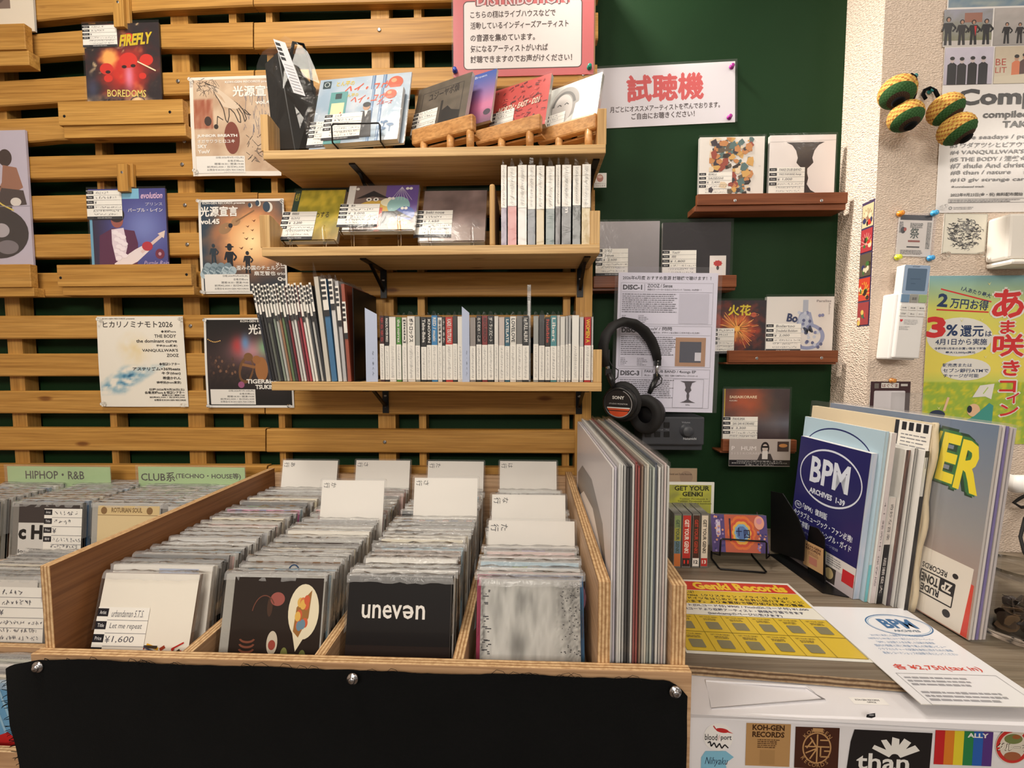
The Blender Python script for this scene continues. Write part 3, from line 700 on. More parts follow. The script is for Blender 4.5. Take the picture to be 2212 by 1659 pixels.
for ci, (xa, xb) in enumerate(COLX):
    y = .5275; k = 0
    while y < .905:
        w = RN.choice((.139, .139, .136, .128)); w = min(w, xb-xa-.014); kind = 'jewel' if w > .13 and RN.random() < .8 else 'sleeve'
        nm, c = RN.choice(CPAL); dr = None; h = .124 if kind == 'jewel' else .126
        lab = None
        if k == 0: dr = FRONT[ci]; lab = FLAB[ci]; kind = ['sleeve', 'jewel', 'sleeve', 'sleeve'][ci]; w = [.128, .132, .133, .126][ci]; h = .125
        elif (ci, k) in SPEC2: nm, dr = SPEC2[(ci, k)]
        skip = any(g0 < y < g1 for g0, g1 in GAPS[ci])
        if not skip:
            lab = lab or f'bagged CD, {nm} cover, {ordn(k)} from the front of the {ORD[ci]} bin column'
            x = (xa+xb)/2+RN.uniform(-.001, .001)+(.001 if ci == 0 and k == 0 else 0)
            ln = LEAN*(1.25 if (k == 0 and ci == 0) else 1)+RN.uniform(-.004, .004); yy = y-(.008 if k == 0 and ci == 0 else 0)
            put((x, yy, ZCD+RN.uniform(-.002, .002)), -ln, kind, nm, c, w, h, lab, f'bagged CDs in the {ORD[ci]} bin column', dr); k += 1
        y += .0158+RN.uniform(0, .0012)
SH = LEAN_OFF = math.tan(LEAN)*.12
card_divider(612, 730, 994, .958, 'あ', 'white index card rearmost in the first bin column')
card_divider(770, 886, 994, .958, 'さ', 'white index card rearmost in the second bin column')
card_divider(925, 1045, 996, .958, 'た', 'white index card rearmost in the third bin column')
card_divider(1080, 1202, 996, .958, 'は', 'white index card rearmost in the fourth bin column')
card_divider(697, 831, 1037, .757+SH, 'か', 'white index card halfway along the second bin column')
card_divider(896, 1032, 1032, .772+SH, 'さ', 'white index card halfway along the third bin column')
card_divider(1063, 1221, 1068, .75+SH, 'な', 'wide white index card, middle of three in the fourth bin column')
card_divider(1056, 1241, 1124, .66+SH, 'た', 'large white index card nearest the front of the fourth bin column')
# ---------------------------------------------------------------- records beside the CDs
LPC = [('white portrait', (222, 218, 218)), ('lavender', (196, 190, 204)), ('pale grey', (200, 200, 198)), ('white', (220, 218, 212)), ('grey', (160, 160, 158)), ('black', (26, 26, 28)), ('black', (22, 22, 24)), ('white', (214, 212, 206)), ('dark red', (120, 38, 36)),
       ('red', (140, 44, 38)), ('brown', (110, 84, 64)), ('grey', (150, 146, 138)), ('cream', (206, 200, 182)), ('grey green', (130, 138, 132)), ('pale green', (170, 178, 168)), ('dark blue', (46, 56, 74)), ('white', (214, 212, 208)), ('grey', (168, 164, 160)), ('pale pink', (196, 180, 176)), ('pale grey', (190, 188, 184))]
def lp_mesh(col, L, h, t, draw=None):
    """upright sleeve, spine towards -y, picture side towards -x"""
    b = MB(); b.box((-t/2, 0, 0), (t/2, L, h), 'gloss', col)
    b.box((-t/2+.0004, -.0004, .002), (t/2-.0004, .0004, h-.002), 'gloss', mixcol(col, (240, 238, 232), .25))
    if draw: draw(Art(b, (-t/2-.0003, L, h), (0, -L, 0), (0, 0, -h), 100, 100, 'gloss'))
    return b
def lp_bag(L, h, t, sd):
    b = MB(); rn = random.Random(sd); n = 10; e = .006
    for s in (-1, 1):
        vs = [(s*(t/2+.00025)+rn.uniform(-.0001, .0001), -.003+(L+.006)*i/n, (h*.0, h+e)[j]+rn.uniform(-.001, .001)*j) for j in range(2) for i in range(n+1)]
        b.raw(vs, [(i, i+1, n+2+i, n+1+i) for i in range(n)], 'bag_film', smooth=True)
    b.raw([(-t/2-.0006, -.003, 0), (t/2+.0006, -.003, 0), (t/2+.0006, -.003, h+e), (-t/2-.0006, -.003, h+e)], [(0, 1, 2, 3)], 'bag_film')
    return b
def art_portrait(a):
    a.rect(0, 0, 100, 100, (206, 200, 204)); a.poly([(8, 34), (20, 22), (50, 20), (74, 26), (90, 40), (92, 100), (8, 100)], (232, 228, 228)); a.poly([(4, 40), (6, 26), (24, 18), (56, 16), (84, 24), (94, 40), (84, 36), (60, 27), (30, 29)], (110, 106, 108))
    for i in range(4): a.line([(30+i*3, 64+i*9), (52, 60+i*9), (70-i*2, 66+i*9)], 1.4, (150, 146, 148))
xlp = XLP+.0095; N = len(LPC); step = (XR-.017-.002-xlp)/N
ZB_ = CZ-.405
zrec = P(1457, 994, Y=.507).z
for i, (nm, c) in enumerate(LPC):
    t = min(step*.72, .0032); L = .372; h = zrec-ZBIN-.007+RN.uniform(-.004, .002)-(.004 if i < 2 else 0); sp = (i-N/2)/N
    o = lp_mesh(c, L, h, t, art_portrait if i == 0 else None).build('vinyl_record')
    o.location = (xlp+step*(i+.5), .507+RN.uniform(0, .005)+(.004 if i < 2 else 0), ZBIN+.0016); o.rotation_euler = (0, 0, math.radians(RN.uniform(-.02, .02)))
    lab = 'bagged record showing a pale portrait, leftmost in the record slot' if i == 0 else f'bagged record in {nm} sleeve, {ordn(i)} from the left in the record slot'
    tag(o, lab, 'record', 'records standing in the plywood bin'); lp_bag(L, h, t, i).build('plastic_bag', o)
# ================================================================= things on the three shelves
def tilt(tl, tr, yl, yr, h, lean):
    """frame of a face from its top corners in the photograph and their distances; leans back by lean"""
    a, c = P(*tl, Y=yl), P(*tr, Y=yr); z = (a.z+c.z)/2; a.z = c.z = z; U = c-a
    n = V((U.y, -U.x, 0)).normalized(); D = (V((0, 0, -math.cos(lean)))+n*math.sin(lean))*h
    return a, U, D
def flat(x0, y0, x1, y1, Y):
    a, c = P(x0, y0, Y=Y), P(x1, y1, Y=Y); return a, V((c.x-a.x, 0, 0)), V((0, 0, c.z-a.z))
def film_sheet(b, O, U, D, n, wx, wy, mat='bag_film', m=6, amp=.0004, sd=1):
    rn = random.Random(sd); u, d = U.normalized(), D.normalized(); o = O-u*wx-d*wy; UU = U+u*2*wx; DD = D+d*wy
    vs = [o+UU*(i/m)+DD*(j/m)+n*(.0018+rn.uniform(0, amp)) for j in range(m+1) for i in range(m+1)]; k = m+1
    b.raw(vs, [(j*k+i, j*k+i+1, (j+1)*k+i+1, (j+1)*k+i) for j in range(m) for i in range(m)], mat, smooth=True)
def face_cd(frame, thick, name, label, cat, group, draw, card=None, bag=.004, kind='jewel', w=100, h=100, side=(190, 188, 184), cardargs=()):
    O, U, D = frame; n = D.cross(U).normalized(); org = O+U*.5+D
    b = MB(); b.obox(O, U, D, -n*thick, 'jewel_plastic' if kind == 'jewel' else 'gloss', side)
    a = Art(b, O+n*.0003, U, D, w, h, 'gloss'); draw(a)
    r = tag(b.build(name, org=org), label, cat, group)
    if card:
        c = MB(); q = Art(c, O+n*.0014, U, D, w, h, 'print'); price(q, *card, *cardargs); c.build('price_card', r, org)
    if bag:
        f = MB(); film_sheet(f, O, U, D, n, bag*.7, bag, sd=len(label)); f.build('plastic_bag', r, org)
    return r
G1 = 'CDs shown face-out on the wooden shelves'
# --- top shelf, blue single and CD on a black wire stand
def art_blue(a):
    def f(u, v): t = fb(u*4, v*4, 7); return mixcol((150, 172, 192), (190, 198, 208), .5+t)
    a.grid(f, 0, 0, 100, 100, 20, 20)
    for x in (58, 70): a.rect(x, 0, 4, 100, (84, 116, 156)); a.rect(x+1, 0, 1, 100, (150, 176, 200))
    a.rrect(4, 3, 9, 11, 1, (40, 60, 66)); a.ring(8.5, 8, 3, 3.6, .8, (190, 200, 200)); a.text('とん平の', 19, 5, 7, (206, 180, 50), w=20, bold=.02)
    a.text('ヘイ・ユウ', 28, 10, 15, (206, 76, 40), w=46, bold=.03, shear=.3); a.ell(84, 13, 8, 9, (190, 80, 44)); a.ell(82, 10, 3, 3, (226, 150, 110)); a.text('ブルース', 66, 24, 8, (196, 60, 44), w=20, bold=.03, shear=.3)
f1 = tilt((693, 160), (890, 170), .955, .935, .172, .3)
face_cd(f1, .004, 'record_sleeve', 'pale blue single sleeve with red lettering behind a smaller matching CD', 'record', G1, art_blue, card=(-3, 62, 32, 36), kind='sleeve', side=(214, 216, 218))
def art_blue_small(a):
    art_blue(a); a.rect(0, 0, 24, 100, (90, 150, 150)); a.rrect(7, 3, 9, 11, 1, (40, 60, 66)); a.rect(3, 22, 18, 66, (226, 214, 170)); a.text('ヘイ', 6, 40, 24, (206, 76, 40), w=12, bold=.03)
    a.ell(53, 34, 5, 7, (180, 140, 112)); a.ell(53, 30, 5.4, 5, (30, 28, 30)); a.poly([(46, 42), (60, 42), (64, 92), (44, 92)], (34, 32, 38)); a.poly([(51, 41), (56, 41), (53, 54)], (220, 216, 210))
    for x, y in ((80, 66), (78, 78), (88, 72)): a.ell(x, y, 5, 3, (50, 96, 140)); a.rect(x-.6, y, 1.2, 16, (50, 96, 140))
f2 = tilt((716, 190), (872, 198), .923, .906, .124, .3)
face_cd(f2, .010, 'compact_disc', 'pale blue CD with red lettering on the black wire stand', 'CD', G1, art_blue_small, card=(-3, 44, 52, 50), cardargs=('とん平', '', '2,200'))
b = MB(); o = P(770, 312, Y=.90); zf = Z1+.0015; xa, xb = P(718, 300, Y=.892).x, P(822, 300, Y=.892).x; zt = P(770, 268, Y=.892).z
zp = min((f1[0]+f1[2]).z, (f2[0]+f2[2]).z)-.004; yw = .868; xa, xb = P(718, 300, Y=yw).x, P(822, 300, Y=yw).x; zt = P(770, 268, Y=yw).z
b.tube([(xa, yw, zf), (xa, .965, zf), (xa, .957, zp), (xa, yw, zp), (xa, yw-.002, zt-.004), (xa+.003, yw-.002, zt), (xb-.003, yw-.002, zt), (xb, yw-.002, zt-.004), (xb, yw, zp), (xb, .957, zp), (xb, .965, zf), (xb, yw, zf)], .0016, 'black_metal', seg=8)
b.tube([(xa, .959, zp+.001), (xa+.01, .988, zf+.12), (xb-.01, .988, zf+.12), (xb, .959, zp+.001)], .0016, 'black_metal', seg=8)
tag(b.build('wire_stand', org=(o.x, .93, Z1)), 'black wire stand holding the pale blue CD on the top shelf', 'display stand', 'display stands on the wooden shelves')
# --- beech stands
def beech(label, bl, br, yl, yr, pegs):
    """bl, br: (x, ytop, ybottom) of the bar's ends"""
    a0, a1 = P(bl[0], bl[2], Y=yl), P(br[0], br[2], Y=yr); z0 = (a0.z+a1.z)/2; a0.z = a1.z = z0; hh = ((P(bl[0], bl[1], Y=yl).z-P(bl[0], bl[2], Y=yl).z)+(P(br[0], br[1], Y=yr).z-P(br[0], br[2], Y=yr).z))/2
    U = a1-a0; n = V((U.y, -U.x, 0)).normalized(); org = V(((a0.x+a1.x)/2, (yl+yr)/2, Z1)); r = empty('easel_stand', org, label, 'display stand', 'beech easel stands on the top shelf')
    b = MB(); b.obox(a0-n*.016, U, n*.016, V((0, 0, hh)), 'beech', (250, 250, 250)); b.build('front_bar', r, org, bevel=.004)
    b = MB(); b.obox(a0-n*.036+V((0, 0, -.0045)), U*.98, n*.020, V((0, 0, .004)), 'beech'); b.build('tray', r, org, bevel=.001)
    for t in pegs:
        b = MB(); p = a0+U*t-n*.008; b.tube([V((p.x, p.y, Z1+.0004)), V((p.x, p.y, z0+.004))], .0075, 'beech', seg=14); b.build('leg', r, org)
    b = MB(); p = a0+U*.5-n*.045; b.obox(V((p.x, p.y, Z1+.0004))-U.normalized()*.01, U.normalized()*.02, -n*.012, V((0, 0, .026)), 'beech'); b.build('leg', r, org)
def art_dusk(a):
    def f(u, v): return mixcol((106, 96, 84), (84, 76, 66), fb(u*5, v*5, 3)+.5)
    a.grid(f, 0, 0, 100, 100, 16, 16); a.frame(12, 14, 76, 84, 1.2, (60, 54, 50)); a.text('ユジーヤボ煩', 24, 18, 16, (44, 38, 36), w=56, bold=.03, rot=-4)
    a.poly([(50, 98), (54, 60), (64, 54), (72, 64), (88, 70), (88, 98)], (30, 27, 27)); a.rect(50, 40, 4, 58, (40, 36, 34))
def art_sunset(a):
    a.grid(lambda u, v: mixcol(mixcol((44, 84, 170), (196, 110, 150), min(1, v*1.6)), (66, 40, 66), max(0, v*2.4-1.7)), 0, 0, 100, 100, 4, 24); a.text('Bruce Brown', 44, 4, 5, (200, 206, 220), w=40)
    rn = random.Random(8)
    for k in range(16): a.ell(rn.uniform(14, 92), rn.uniform(78, 93), 6, 6, (46, 30, 52), 10)
def art_redleaf(a):
    a.rect(0, 0, 100, 100, (190, 62, 58)); rn = random.Random(6)
    for k in range(120): x, y, t = rn.uniform(8, 92), rn.uniform(2, 93), rn.uniform(0, 3); c = rn.choice(((150, 40, 42), (110, 36, 38), (206, 84, 76), (84, 34, 36))); a.line([(x, y), (x+7*math.cos(t), y+5*math.sin(t))], rn.uniform(1, 2.6), c)
    a.text('NORTH・EAST・D21', 14, 42, 11, (226, 200, 180), w=70, bold=.05, shear=.2)
def art_face(a):
    def f(u, v): t = 170+40*fb(u*3, v*3, 9)+30*u; return (t, t, t*.97)
    a.grid(f, 0, 0, 100, 100, 20, 20); a.ell(34, 40, 28, 34, (128, 124, 120)); a.ell(30, 50, 20, 30, (176, 170, 166)); a.ring(32, 46, 24, 32, 5, (70, 68, 66), 24, 3.3, 6.1)
    for x in (24, 38): a.line([(x-4, 42), (x, 39), (x+4, 43)], 1.8, (50, 48, 46))
    a.line([(22, 64), (30, 67), (38, 63)], 1.8, (70, 66, 64)); a.poly([(56, 46), (80, 38), (100, 44), (100, 100), (50, 100)], (214, 212, 208))
beech('beech easel stand with the brown sketch CD, leftmost of three', (888, 284, 316), (1021, 238, 277), .915, .858, (.18, .62, .93))
beech('beech easel stand with the red CD, middle of three', (1026, 283, 316), (1166, 240, 276), .917, .858, (.40, .83))
beech('beech easel stand with the black and white portrait CD', (1160, 287, 318), (1287, 232, 268), .922, .862, (.36, .86))
fr = tilt((906, 192), (1021, 158), .970, .913, .118, .28); face_cd(fr, .010, 'compact_disc', 'brown CD with dark brush lettering on the leftmost beech stand', 'CD', G1, art_dusk, card=(0, 52, 46, 48))
fr = tilt((950, 186), (1074, 150), .988, .932, .118, .25); face_cd(fr, .006, 'compact_disc', 'CD with a blue and pink sunset sky behind the brown CD', 'CD', G1, art_sunset)
fr = tilt((1068, 198), (1192, 158), .973, .915, .116, .28); face_cd(fr, .010, 'compact_disc', 'red CD with cream lettering on the middle beech stand', 'CD', G1, art_redleaf, card=(2, 50, 42, 48))
fr = tilt((1190, 196), (1302, 156), .980, .921, .116, .28); face_cd(fr, .010, 'compact_disc', 'black and white portrait CD on the rightmost beech stand', 'CD', G1, art_face, card=(-2, 56, 40, 46))
# --- black carrier bag in clear wrap
def carrier():
    z = Z1+.0005; Yc = .915
    def q(x, y, Y): return P(x, y, Y=Y)
    L0, M0, R0, K0 = q(592, 312, .90), q(640, 318, .885), q(672, 306, .955), q(625, 305, .965)
    for p in (L0, M0, R0, K0): p.z = z
    L1, M1, R1, K1 = q(571, 138, .90), q(601, 110, .895), q(684, 192, .955), q(640, 140, .965)
    b = MB(); vs = [L0, M0, R0, K0, L1, M1, R1, K1]
    b.raw(vs, [(0, 1, 5, 4), (1, 2, 6, 5), (2, 3, 7, 6), (3, 0, 4, 7), (4, 5, 6, 7), (3, 2, 1, 0)], 'gloss', (10, 10, 11))
    org = V((P(630, 312, Y=.92).x, .92, z)); r = tag(b.build('carrier_bag', org=org, bevel=.002), 'black paper carrier bag in clear wrap at the left end of the top shelf', 'bag')
    b = MB(); m = (M1+R1)/2; b.tube([M1.lerp(R1, .25)-V((0, 0, .01)), q(634, 92, .915), q(655, 96, .925), q(668, 130, .935), M1.lerp(R1, .9)-V((0, 0, .02))], .003, 'fabric_black', seg=8); b.build('handle', r, org)
    b = MB(); O = q(590, 84, .886); U = q(616, 92, .886)-O; D = q(660, 208, .886)-q(616, 92, .886)
    a = Art(b, O, U, D, 30, 100, 'print'); a.rect(0, 0, 30, 100, (200, 200, 204))
    for i in range(4): a.rect(2, 5+i*9, 12, 6, (30, 30, 34))
    for i in range(9): a.line([(4, 46+i*6), (26, 46+i*6)], .8, (120, 120, 128))
    b.build('price_card', r, org)
    f = MB(); rn = random.Random(3); T = [q(617, 76, .90), q(570, 112, .895), q(552, 142, .89), q(560, 215, .888), q(578, 300, .88), q(590, 322, .874), q(664, 321, .874), q(692, 250, .89), q(690, 180, .90), q(664, 112, .905)]
    c = sum((p for p in T), V((0, 0, 0)))/len(T)-V((0, .012, 0)); n = len(T); vs = []
    for ring, k in enumerate((1, .66, .33)):
        for i in range(n*2):
            p = T[i//2] if i % 2 == 0 else (T[i//2]+T[(i//2+1) % n])/2
            vs.append(c+(p-c)*k+V((rn.uniform(-.003, .003), rn.uniform(-.004, .004)*(ring > 0), rn.uniform(-.003, .003)*(ring > 0))))
    vs.append(c); n2 = n*2; fs = [(r_*n2+i, r_*n2+(i+1) % n2, (r_+1)*n2+(i+1) % n2, (r_+1)*n2+i) for r_ in range(2) for i in range(n2)]+[(2*n2+i, 2*n2+(i+1) % n2, 3*n2) for i in range(n2)]
    for p in vs:
        if p.z < Z1+.0015: p.z = Z1+.0015
    f.raw(vs, fs, 'bag_film'); f.build('clear_wrap', r, org)
carrier()
# --- middle shelf: three CDs on clear stands
def art_yellow(a):
    a.grid(lambda u, v: mixcol(mixcol((150, 140, 40), (206, 182, 60), .5+fb(u*6, v*6, 1)), (120, 84, 60), max(0, v*1.3-.75)), 0, 0, 100, 100, 24, 20); a.rect(0, 0, 12, 100, (36, 64, 50)); a.text('絶景', 2, 6, 16, (206, 190, 60), w=8); a.text('なにわする', 30, 44, 12, (70, 64, 30), w=46, bold=.02)
def art_umbrella(a):
    a.rect(0, 0, 100, 100, (116, 98, 92)); a.rect(0, 0, 10, 100, (214, 210, 204)); a.rect(54, 0, 46, 60, (96, 72, 140)); a.ell(42, 50, 26, 16, (206, 168, 76)); a.ell(62, 38, 14, 10, (226, 220, 190)); a.ell(74, 46, 16, 20, (136, 178, 178)); a.ell(84, 64, 14, 16, (60, 84, 160)); a.rect(48, 58, 24, 42, (36, 34, 36))
    a.ell(78, 87, 17, 12.5, (200, 146, 70)); a.rect(44, 50, 8, 50, (190, 64, 50)); rn = random.Random(2)
    for cx, cy in ((36, 22), (72, 66)): a.poly([(cx-24, cy+8), (cx, cy-10), (cx+24, cy+8), (cx, cy+3)], (30, 28, 32)); a.ell(cx-5, cy+10, 4, 4, (226, 222, 214)); a.ell(cx+5, cy+10, 4, 4, (226, 222, 214)); a.ell(cx-5, cy+10, 1.6, 2, (30, 28, 30)); a.ell(cx+5, cy+10, 1.6, 2, (30, 28, 30))
    for cx, cy in ((84, 8), (60, 30), (80, 52), (82, 84), (8, 8)): a.ell(cx, cy, 2.4, 3, (226, 222, 214)); a.ell(cx+5, cy, 2.4, 3, (226, 222, 214))
    for i in range(7): a.line([(62+i*5, 34), (76, 4)], .6, (196, 186, 206))
def art_mauve(a): a.grid(lambda u, v: mixcol((98, 82, 80), (150, 128, 124), .5+fb(u*2, v*2, 5)) if v < .55+.2*u else mixcol((164, 146, 140), (140, 122, 116), u), 0, 0, 100, 100, 20, 20)
fr = tilt((640, 411), (748, 411), .945, .945, .130, .42); fr1 = fr; face_cd(fr, .010, 'compact_disc', 'yellow and green CD on the leftmost clear stand', 'CD', G1, art_yellow, card=(-14, 44, 66, 54), cardargs=('断線放流', 'なにわする', '2,200'))
fr = tilt((756, 402), (906, 400), .93, .93, .115, .42); fr2 = fr; face_cd(fr, .010, 'compact_disc', 'CD with colourful cartoon umbrellas on the middle clear stand', 'CD', G1, art_umbrella, card=(-8, 42, 56, 50), cardargs=('葦舟', '', '2,000'))
fr = tilt((918, 413), (1052, 411), .945, .945, .130, .42); fr3 = fr; face_cd(fr, .010, 'compact_disc', 'CD with dim mauve photograph on the rightmost clear stand', 'CD', G1, art_mauve, card=(-10, 40, 58, 52), cardargs=('beki noue', '', '1,650'))
def clear_stand(fr, label):
    O, U, D = fr; u = U.normalized(); n = D.cross(U).normalized(); nh = V((n.x, n.y, 0)).normalized(); bot = O+D; org = bot+U*.5; org.z = Z2; r = empty('clear_stand', org, label, 'display stand', 'clear stands on the middle shelf')
    zt = Z2+.0004
    for t in (.18, .82):
        p = bot+U*t; b = MB()
        b.tube([V((p.x, p.y, zt+.003))-nh*.05, V((p.x, p.y, zt+.003))+nh*.010, p+n*.013-V((0, 0, .006)), p+n*.015+V((0, 0, .0)), p+n*.018+V((0, 0, .012)), p+n*.014+V((0, 0, .02))], [.003, .003, .0035, .0035, .003, .0024], 'acrylic', seg=8); b.build('leg', r, org)
    b = MB(); b.obox(bot-n*.014+D.normalized()*.0048, U, n*.024, D.normalized()*.0025, 'acrylic'); b.build('rest_plate', r, org)
clear_stand(fr1, 'clear plastic stand under the yellow and green CD'); clear_stand(fr2, 'clear plastic stand under the colourful umbrella CD'); clear_stand(fr3, 'clear plastic stand under the mauve photograph CD')
# --- spines
def spine(px0, px1, yt, z, Y, col, label, group, txt='', tc=(220, 216, 210), h=.126, depth=.13, slip=None, flap=.008, bag=True, name='compact_disc', cat='CD', lean=0, tags=False, script=None, txth=.36):
    x0, x1 = P(px0, 600, Y=Y).x, P(px1, 600, Y=Y).x; w = x1-x0; xm = (x0+x1)/2
    b = MB(); b.box((-w/2, 0, 0), (w/2, min(depth, YS-.002-Y), h), 'gloss', col)
    a = Art(b, (-w/2, -.0004, h), (w, 0, 0), (0, 0, -h), w*1000, h*1000, 'gloss'); W_, H_ = w*1000, h*1000
    if txt: a.text(txt, W_*.82, 4, W_*.6, tc, w=H_*txth, rot=90, bold=.02)
    r = b.build(name); r.location = (xm, Y, z); r.rotation_euler = (0, lean, 0); tag(r, label, cat, group)
    if slip:
        s0, s1 = slip; m = MB(); q = Art(m, (-w/2-.0002, -.0012, h), (w+.0004, 0, 0), (0, 0, -h), W_, H_, 'print'); q.rect(0, H_*s0, W_, H_*(s1-s0), (226, 222, 214))
        if tags:
            for i in range(4): q.rect(0, H_*(s0+.02+i*.05), W_*.8, H_*.03, (34, 34, 38))
            q.rect(0, H_*(s1-.06), W_, H_*.06, (36, 36, 40))
        else:
            yy = H_*s0+3
            while yy < H_*s1-4: q.line([(W_*RN.uniform(.25, .4), yy), (W_*RN.uniform(.55, .75), yy+RN.uniform(.4, 2))], .35, (96, 96, 104)); yy += RN.uniform(1.2, 2.6)
        m.build('price_slip', r)
    if bag:
        f = MB(); rn = random.Random(int(px0)); e = .0003; hw = w/2+e
        pts = [(-hw, h*.0+.0006), (hw, .0006), (hw, h), (hw*.4, h+flap*rn.uniform(.4, 1)), (-hw*rn.uniform(.1, .7), h+flap), (-hw, h)]
        f.face([(x, -.0022-rn.uniform(0, .0008), zz) for x, zz in pts], 'bag_film')
        f.raw([(-hw, -.002, h+.0005), (hw, -.002, h+.0005), (hw*.5, .1, h+.0005), (-hw*.6, .1, h+flap*.8)], [(0, 1, 2, 3)], 'bag_top', smooth=True)
        f.build('plastic_bag', r)
    return r
GS2 = 'bagged CDs standing on the middle shelf'
sp = [(1540, 1572, (112, 92, 120), 'purple'), (1580, 1632, (168, 62, 52), 'red'), (1642, 1694, (196, 192, 188), 'clear and white'), (1702, 1746, (36, 44, 58), 'navy'), (1754, 1800, (166, 142, 84), 'mustard'), (1812, 1862, (44, 72, 66), 'dark green'), (1870, 1898, (46, 34, 34), 'dark maroon'), (1908, 1962, (30, 26, 28), 'black and red'), (1974, 2020, (64, 68, 66), 'dark grey'), (2030, 2080, (190, 170, 122), 'sand-coloured')]
YSP = .862
for i, (a0, a1, c, nm) in enumerate(sp):
    spine(540+a0/2.836, 540+a1/2.836, 385, Z2+.0005, YSP, c, f'bagged CD with {nm} spine, {ordn(i)} from the left beside the wooden block', GS2, txt='Requiem' if nm.startswith('black') else '', h=.128, slip=(-.17+.03*RN.random(), .42+.06*RN.random()), flap=.034, tc=(196, 190, 184), txth=.5)
b = MB(); x0, x1 = P(1057, 450, Y=.862).x, P(1069, 450, Y=.862).x; zt = P(1060, 396, Y=.862).z; b.box((x0, .862, Z2+.0003), (x1, .99, zt), 'shelf_wood_z'); tag(b.build('wooden_block', org=((x0+x1)/2, .92, Z2), bevel=.004), 'upright wooden block on the middle shelf beside the bagged CDs', 'wooden block')
# lowest shelf, right-hand group
GS3 = 'upright CDs on the lowest shelf'
L3 = [(790, 815, (64, 30, 32), 'black and red', 'ゆらゆら', (170, 50, 50)), (820, 845, (26, 25, 28), 'black', 'MAGICAL POWER MAKO', None), (848, 887, (222, 218, 212), 'white', '', None), (892, 920, (74, 136, 52), 'green', 'the mirraz', None), (927, 954, (220, 216, 208), 'white', '[little]', (60, 60, 60)), (960, 1005, (224, 220, 212), 'white', 'ポトロックス', (40, 40, 44)), (1010, 1036, (136, 138, 134), 'grey', '', None),
 (1045, 1076, (28, 28, 30), 'black', 'Taba-Baba', None), (1080, 1106, (24, 24, 26), 'black', 'KNOWN', None), (1109, 1143, (52, 124, 176), 'blue', 'RED / music', None), (1147, 1172, (214, 210, 204), 'white', 'sam', (80, 80, 80)), (1176, 1192, (30, 30, 34), 'black', 'ふぅるた', None), (1196, 1238, (184, 44, 36), 'red', 'KADE / TSUTSUMU', None), (1241, 1266, (46, 44, 46), 'dark grey', '', None), (1270, 1300, (222, 218, 210), 'white', '', None),
 (1346, 1380, (138, 130, 126), 'grey brown', '', None), (1386, 1416, (28, 26, 28), 'black', 'らくだの・こぶ', None), (1421, 1453, (124, 38, 40), 'dark red', 'RECUERDO', (60, 24, 26)), (1457, 1492, (24, 24, 26), 'black', 'ザ・ラッズビート', None), (1497, 1520, (210, 206, 200), 'white', '', None), (1525, 1558, (188, 176, 170), 'pink grey', '', None), (1562, 1590, (44, 92, 112), 'blue green', 'LATELATE', None), (1594, 1630, (216, 212, 204), 'white', 'LOVELOVE', (50, 50, 54)),
 (1634, 1668, (110, 108, 106), 'grey', '', None), (1671, 1709, (30, 32, 34), 'black', '1st FULL ALBUM', None), (1738, 1768, (150, 152, 150), 'grey', '', None), (1773, 1806, (58, 58, 60), 'dark grey', '', None), (1811, 1840, (38, 34, 34), 'black and red', 'hubble', (176, 60, 48)), (1844, 1880, (72, 132, 138), 'teal', 'Libert', None), (1884, 1900, (184, 182, 178), 'pale grey', '', None), (1904, 1932, (206, 204, 198), 'white', '', None),
 (1937, 1950, (176, 174, 172), 'clear', '', None), (1954, 1968, (166, 166, 166), 'clear', '', None), (1976, 2018, (224, 222, 216), 'white', '', None), (2024, 2046, (188, 186, 184), 'pale grey', '', None), (2053, 2092, (178, 34, 34), 'red', 'WOMEN A', (216, 186, 40)), (2097, 2106, (170, 170, 168), 'clear', '', None)]
for i, (a0, a1, c, nm, tx, tc) in enumerate(L3):
    spine(540+a0/2.836, 540+a1/2.836, 680, Z3+.0005, YSP, c, f'upright CD with {nm} spine, {ordn(i)} from the left on the lowest shelf', GS3, tx, tc or (216, 212, 206), slip=(.44+RN.uniform(-.02, .02), .97), h=.126+RN.uniform(-.002, .003), flap=.009)
def index_plate(px0, px1, yt, label, skew):
    x0, x1 = P(px0, 700, Y=.858).x, P(px1, 700, Y=.858).x; b = MB(); zt = P(px0, yt, Y=.858).z
    b.prism([(x0, .857, Z3+.0003), (x1, .86, Z3+.0003), (x1, .86, zt-.012), (x0, .857, zt)], (0, .0012, 0), 'gloss', (176, 186, 210)); a = Art(b, (x0, .8567, zt), (x1-x0, .003, 0), (0, 0, Z3-zt), 20, 100); a.text('な・まくん', 14, 58, 3, (80, 84, 100), w=34, rot=90)
    tag(b.build('index_plate', org=((x0+x1)/2, .858, Z3)), label, 'index plate', 'pale blue index plates on the lowest shelf')
index_plate(789, 813.5, 665, 'pale blue index plate at the left end of the upright CDs', 0)
index_plate(998, 1013.5, 662, 'pale blue index plate in the middle of the upright CDs', 0)
f = MB(); xk = P(1143, 640, Y=.87).x; zt = P(1143, 616, Y=.87).z; f.box((xk-.0035, .866, Z3+.0005), (xk+.0035, .95, zt), 'bag_top'); f.box((xk-.0015, .867, Z3+.0006), (xk+.0015, .95, zt-.03), 'gloss', (196, 196, 196))
tag(f.build('clear_sleeve', org=(xk, .9, Z3)), 'tall empty clear sleeve standing up between the upright CDs', 'plastic sleeve')
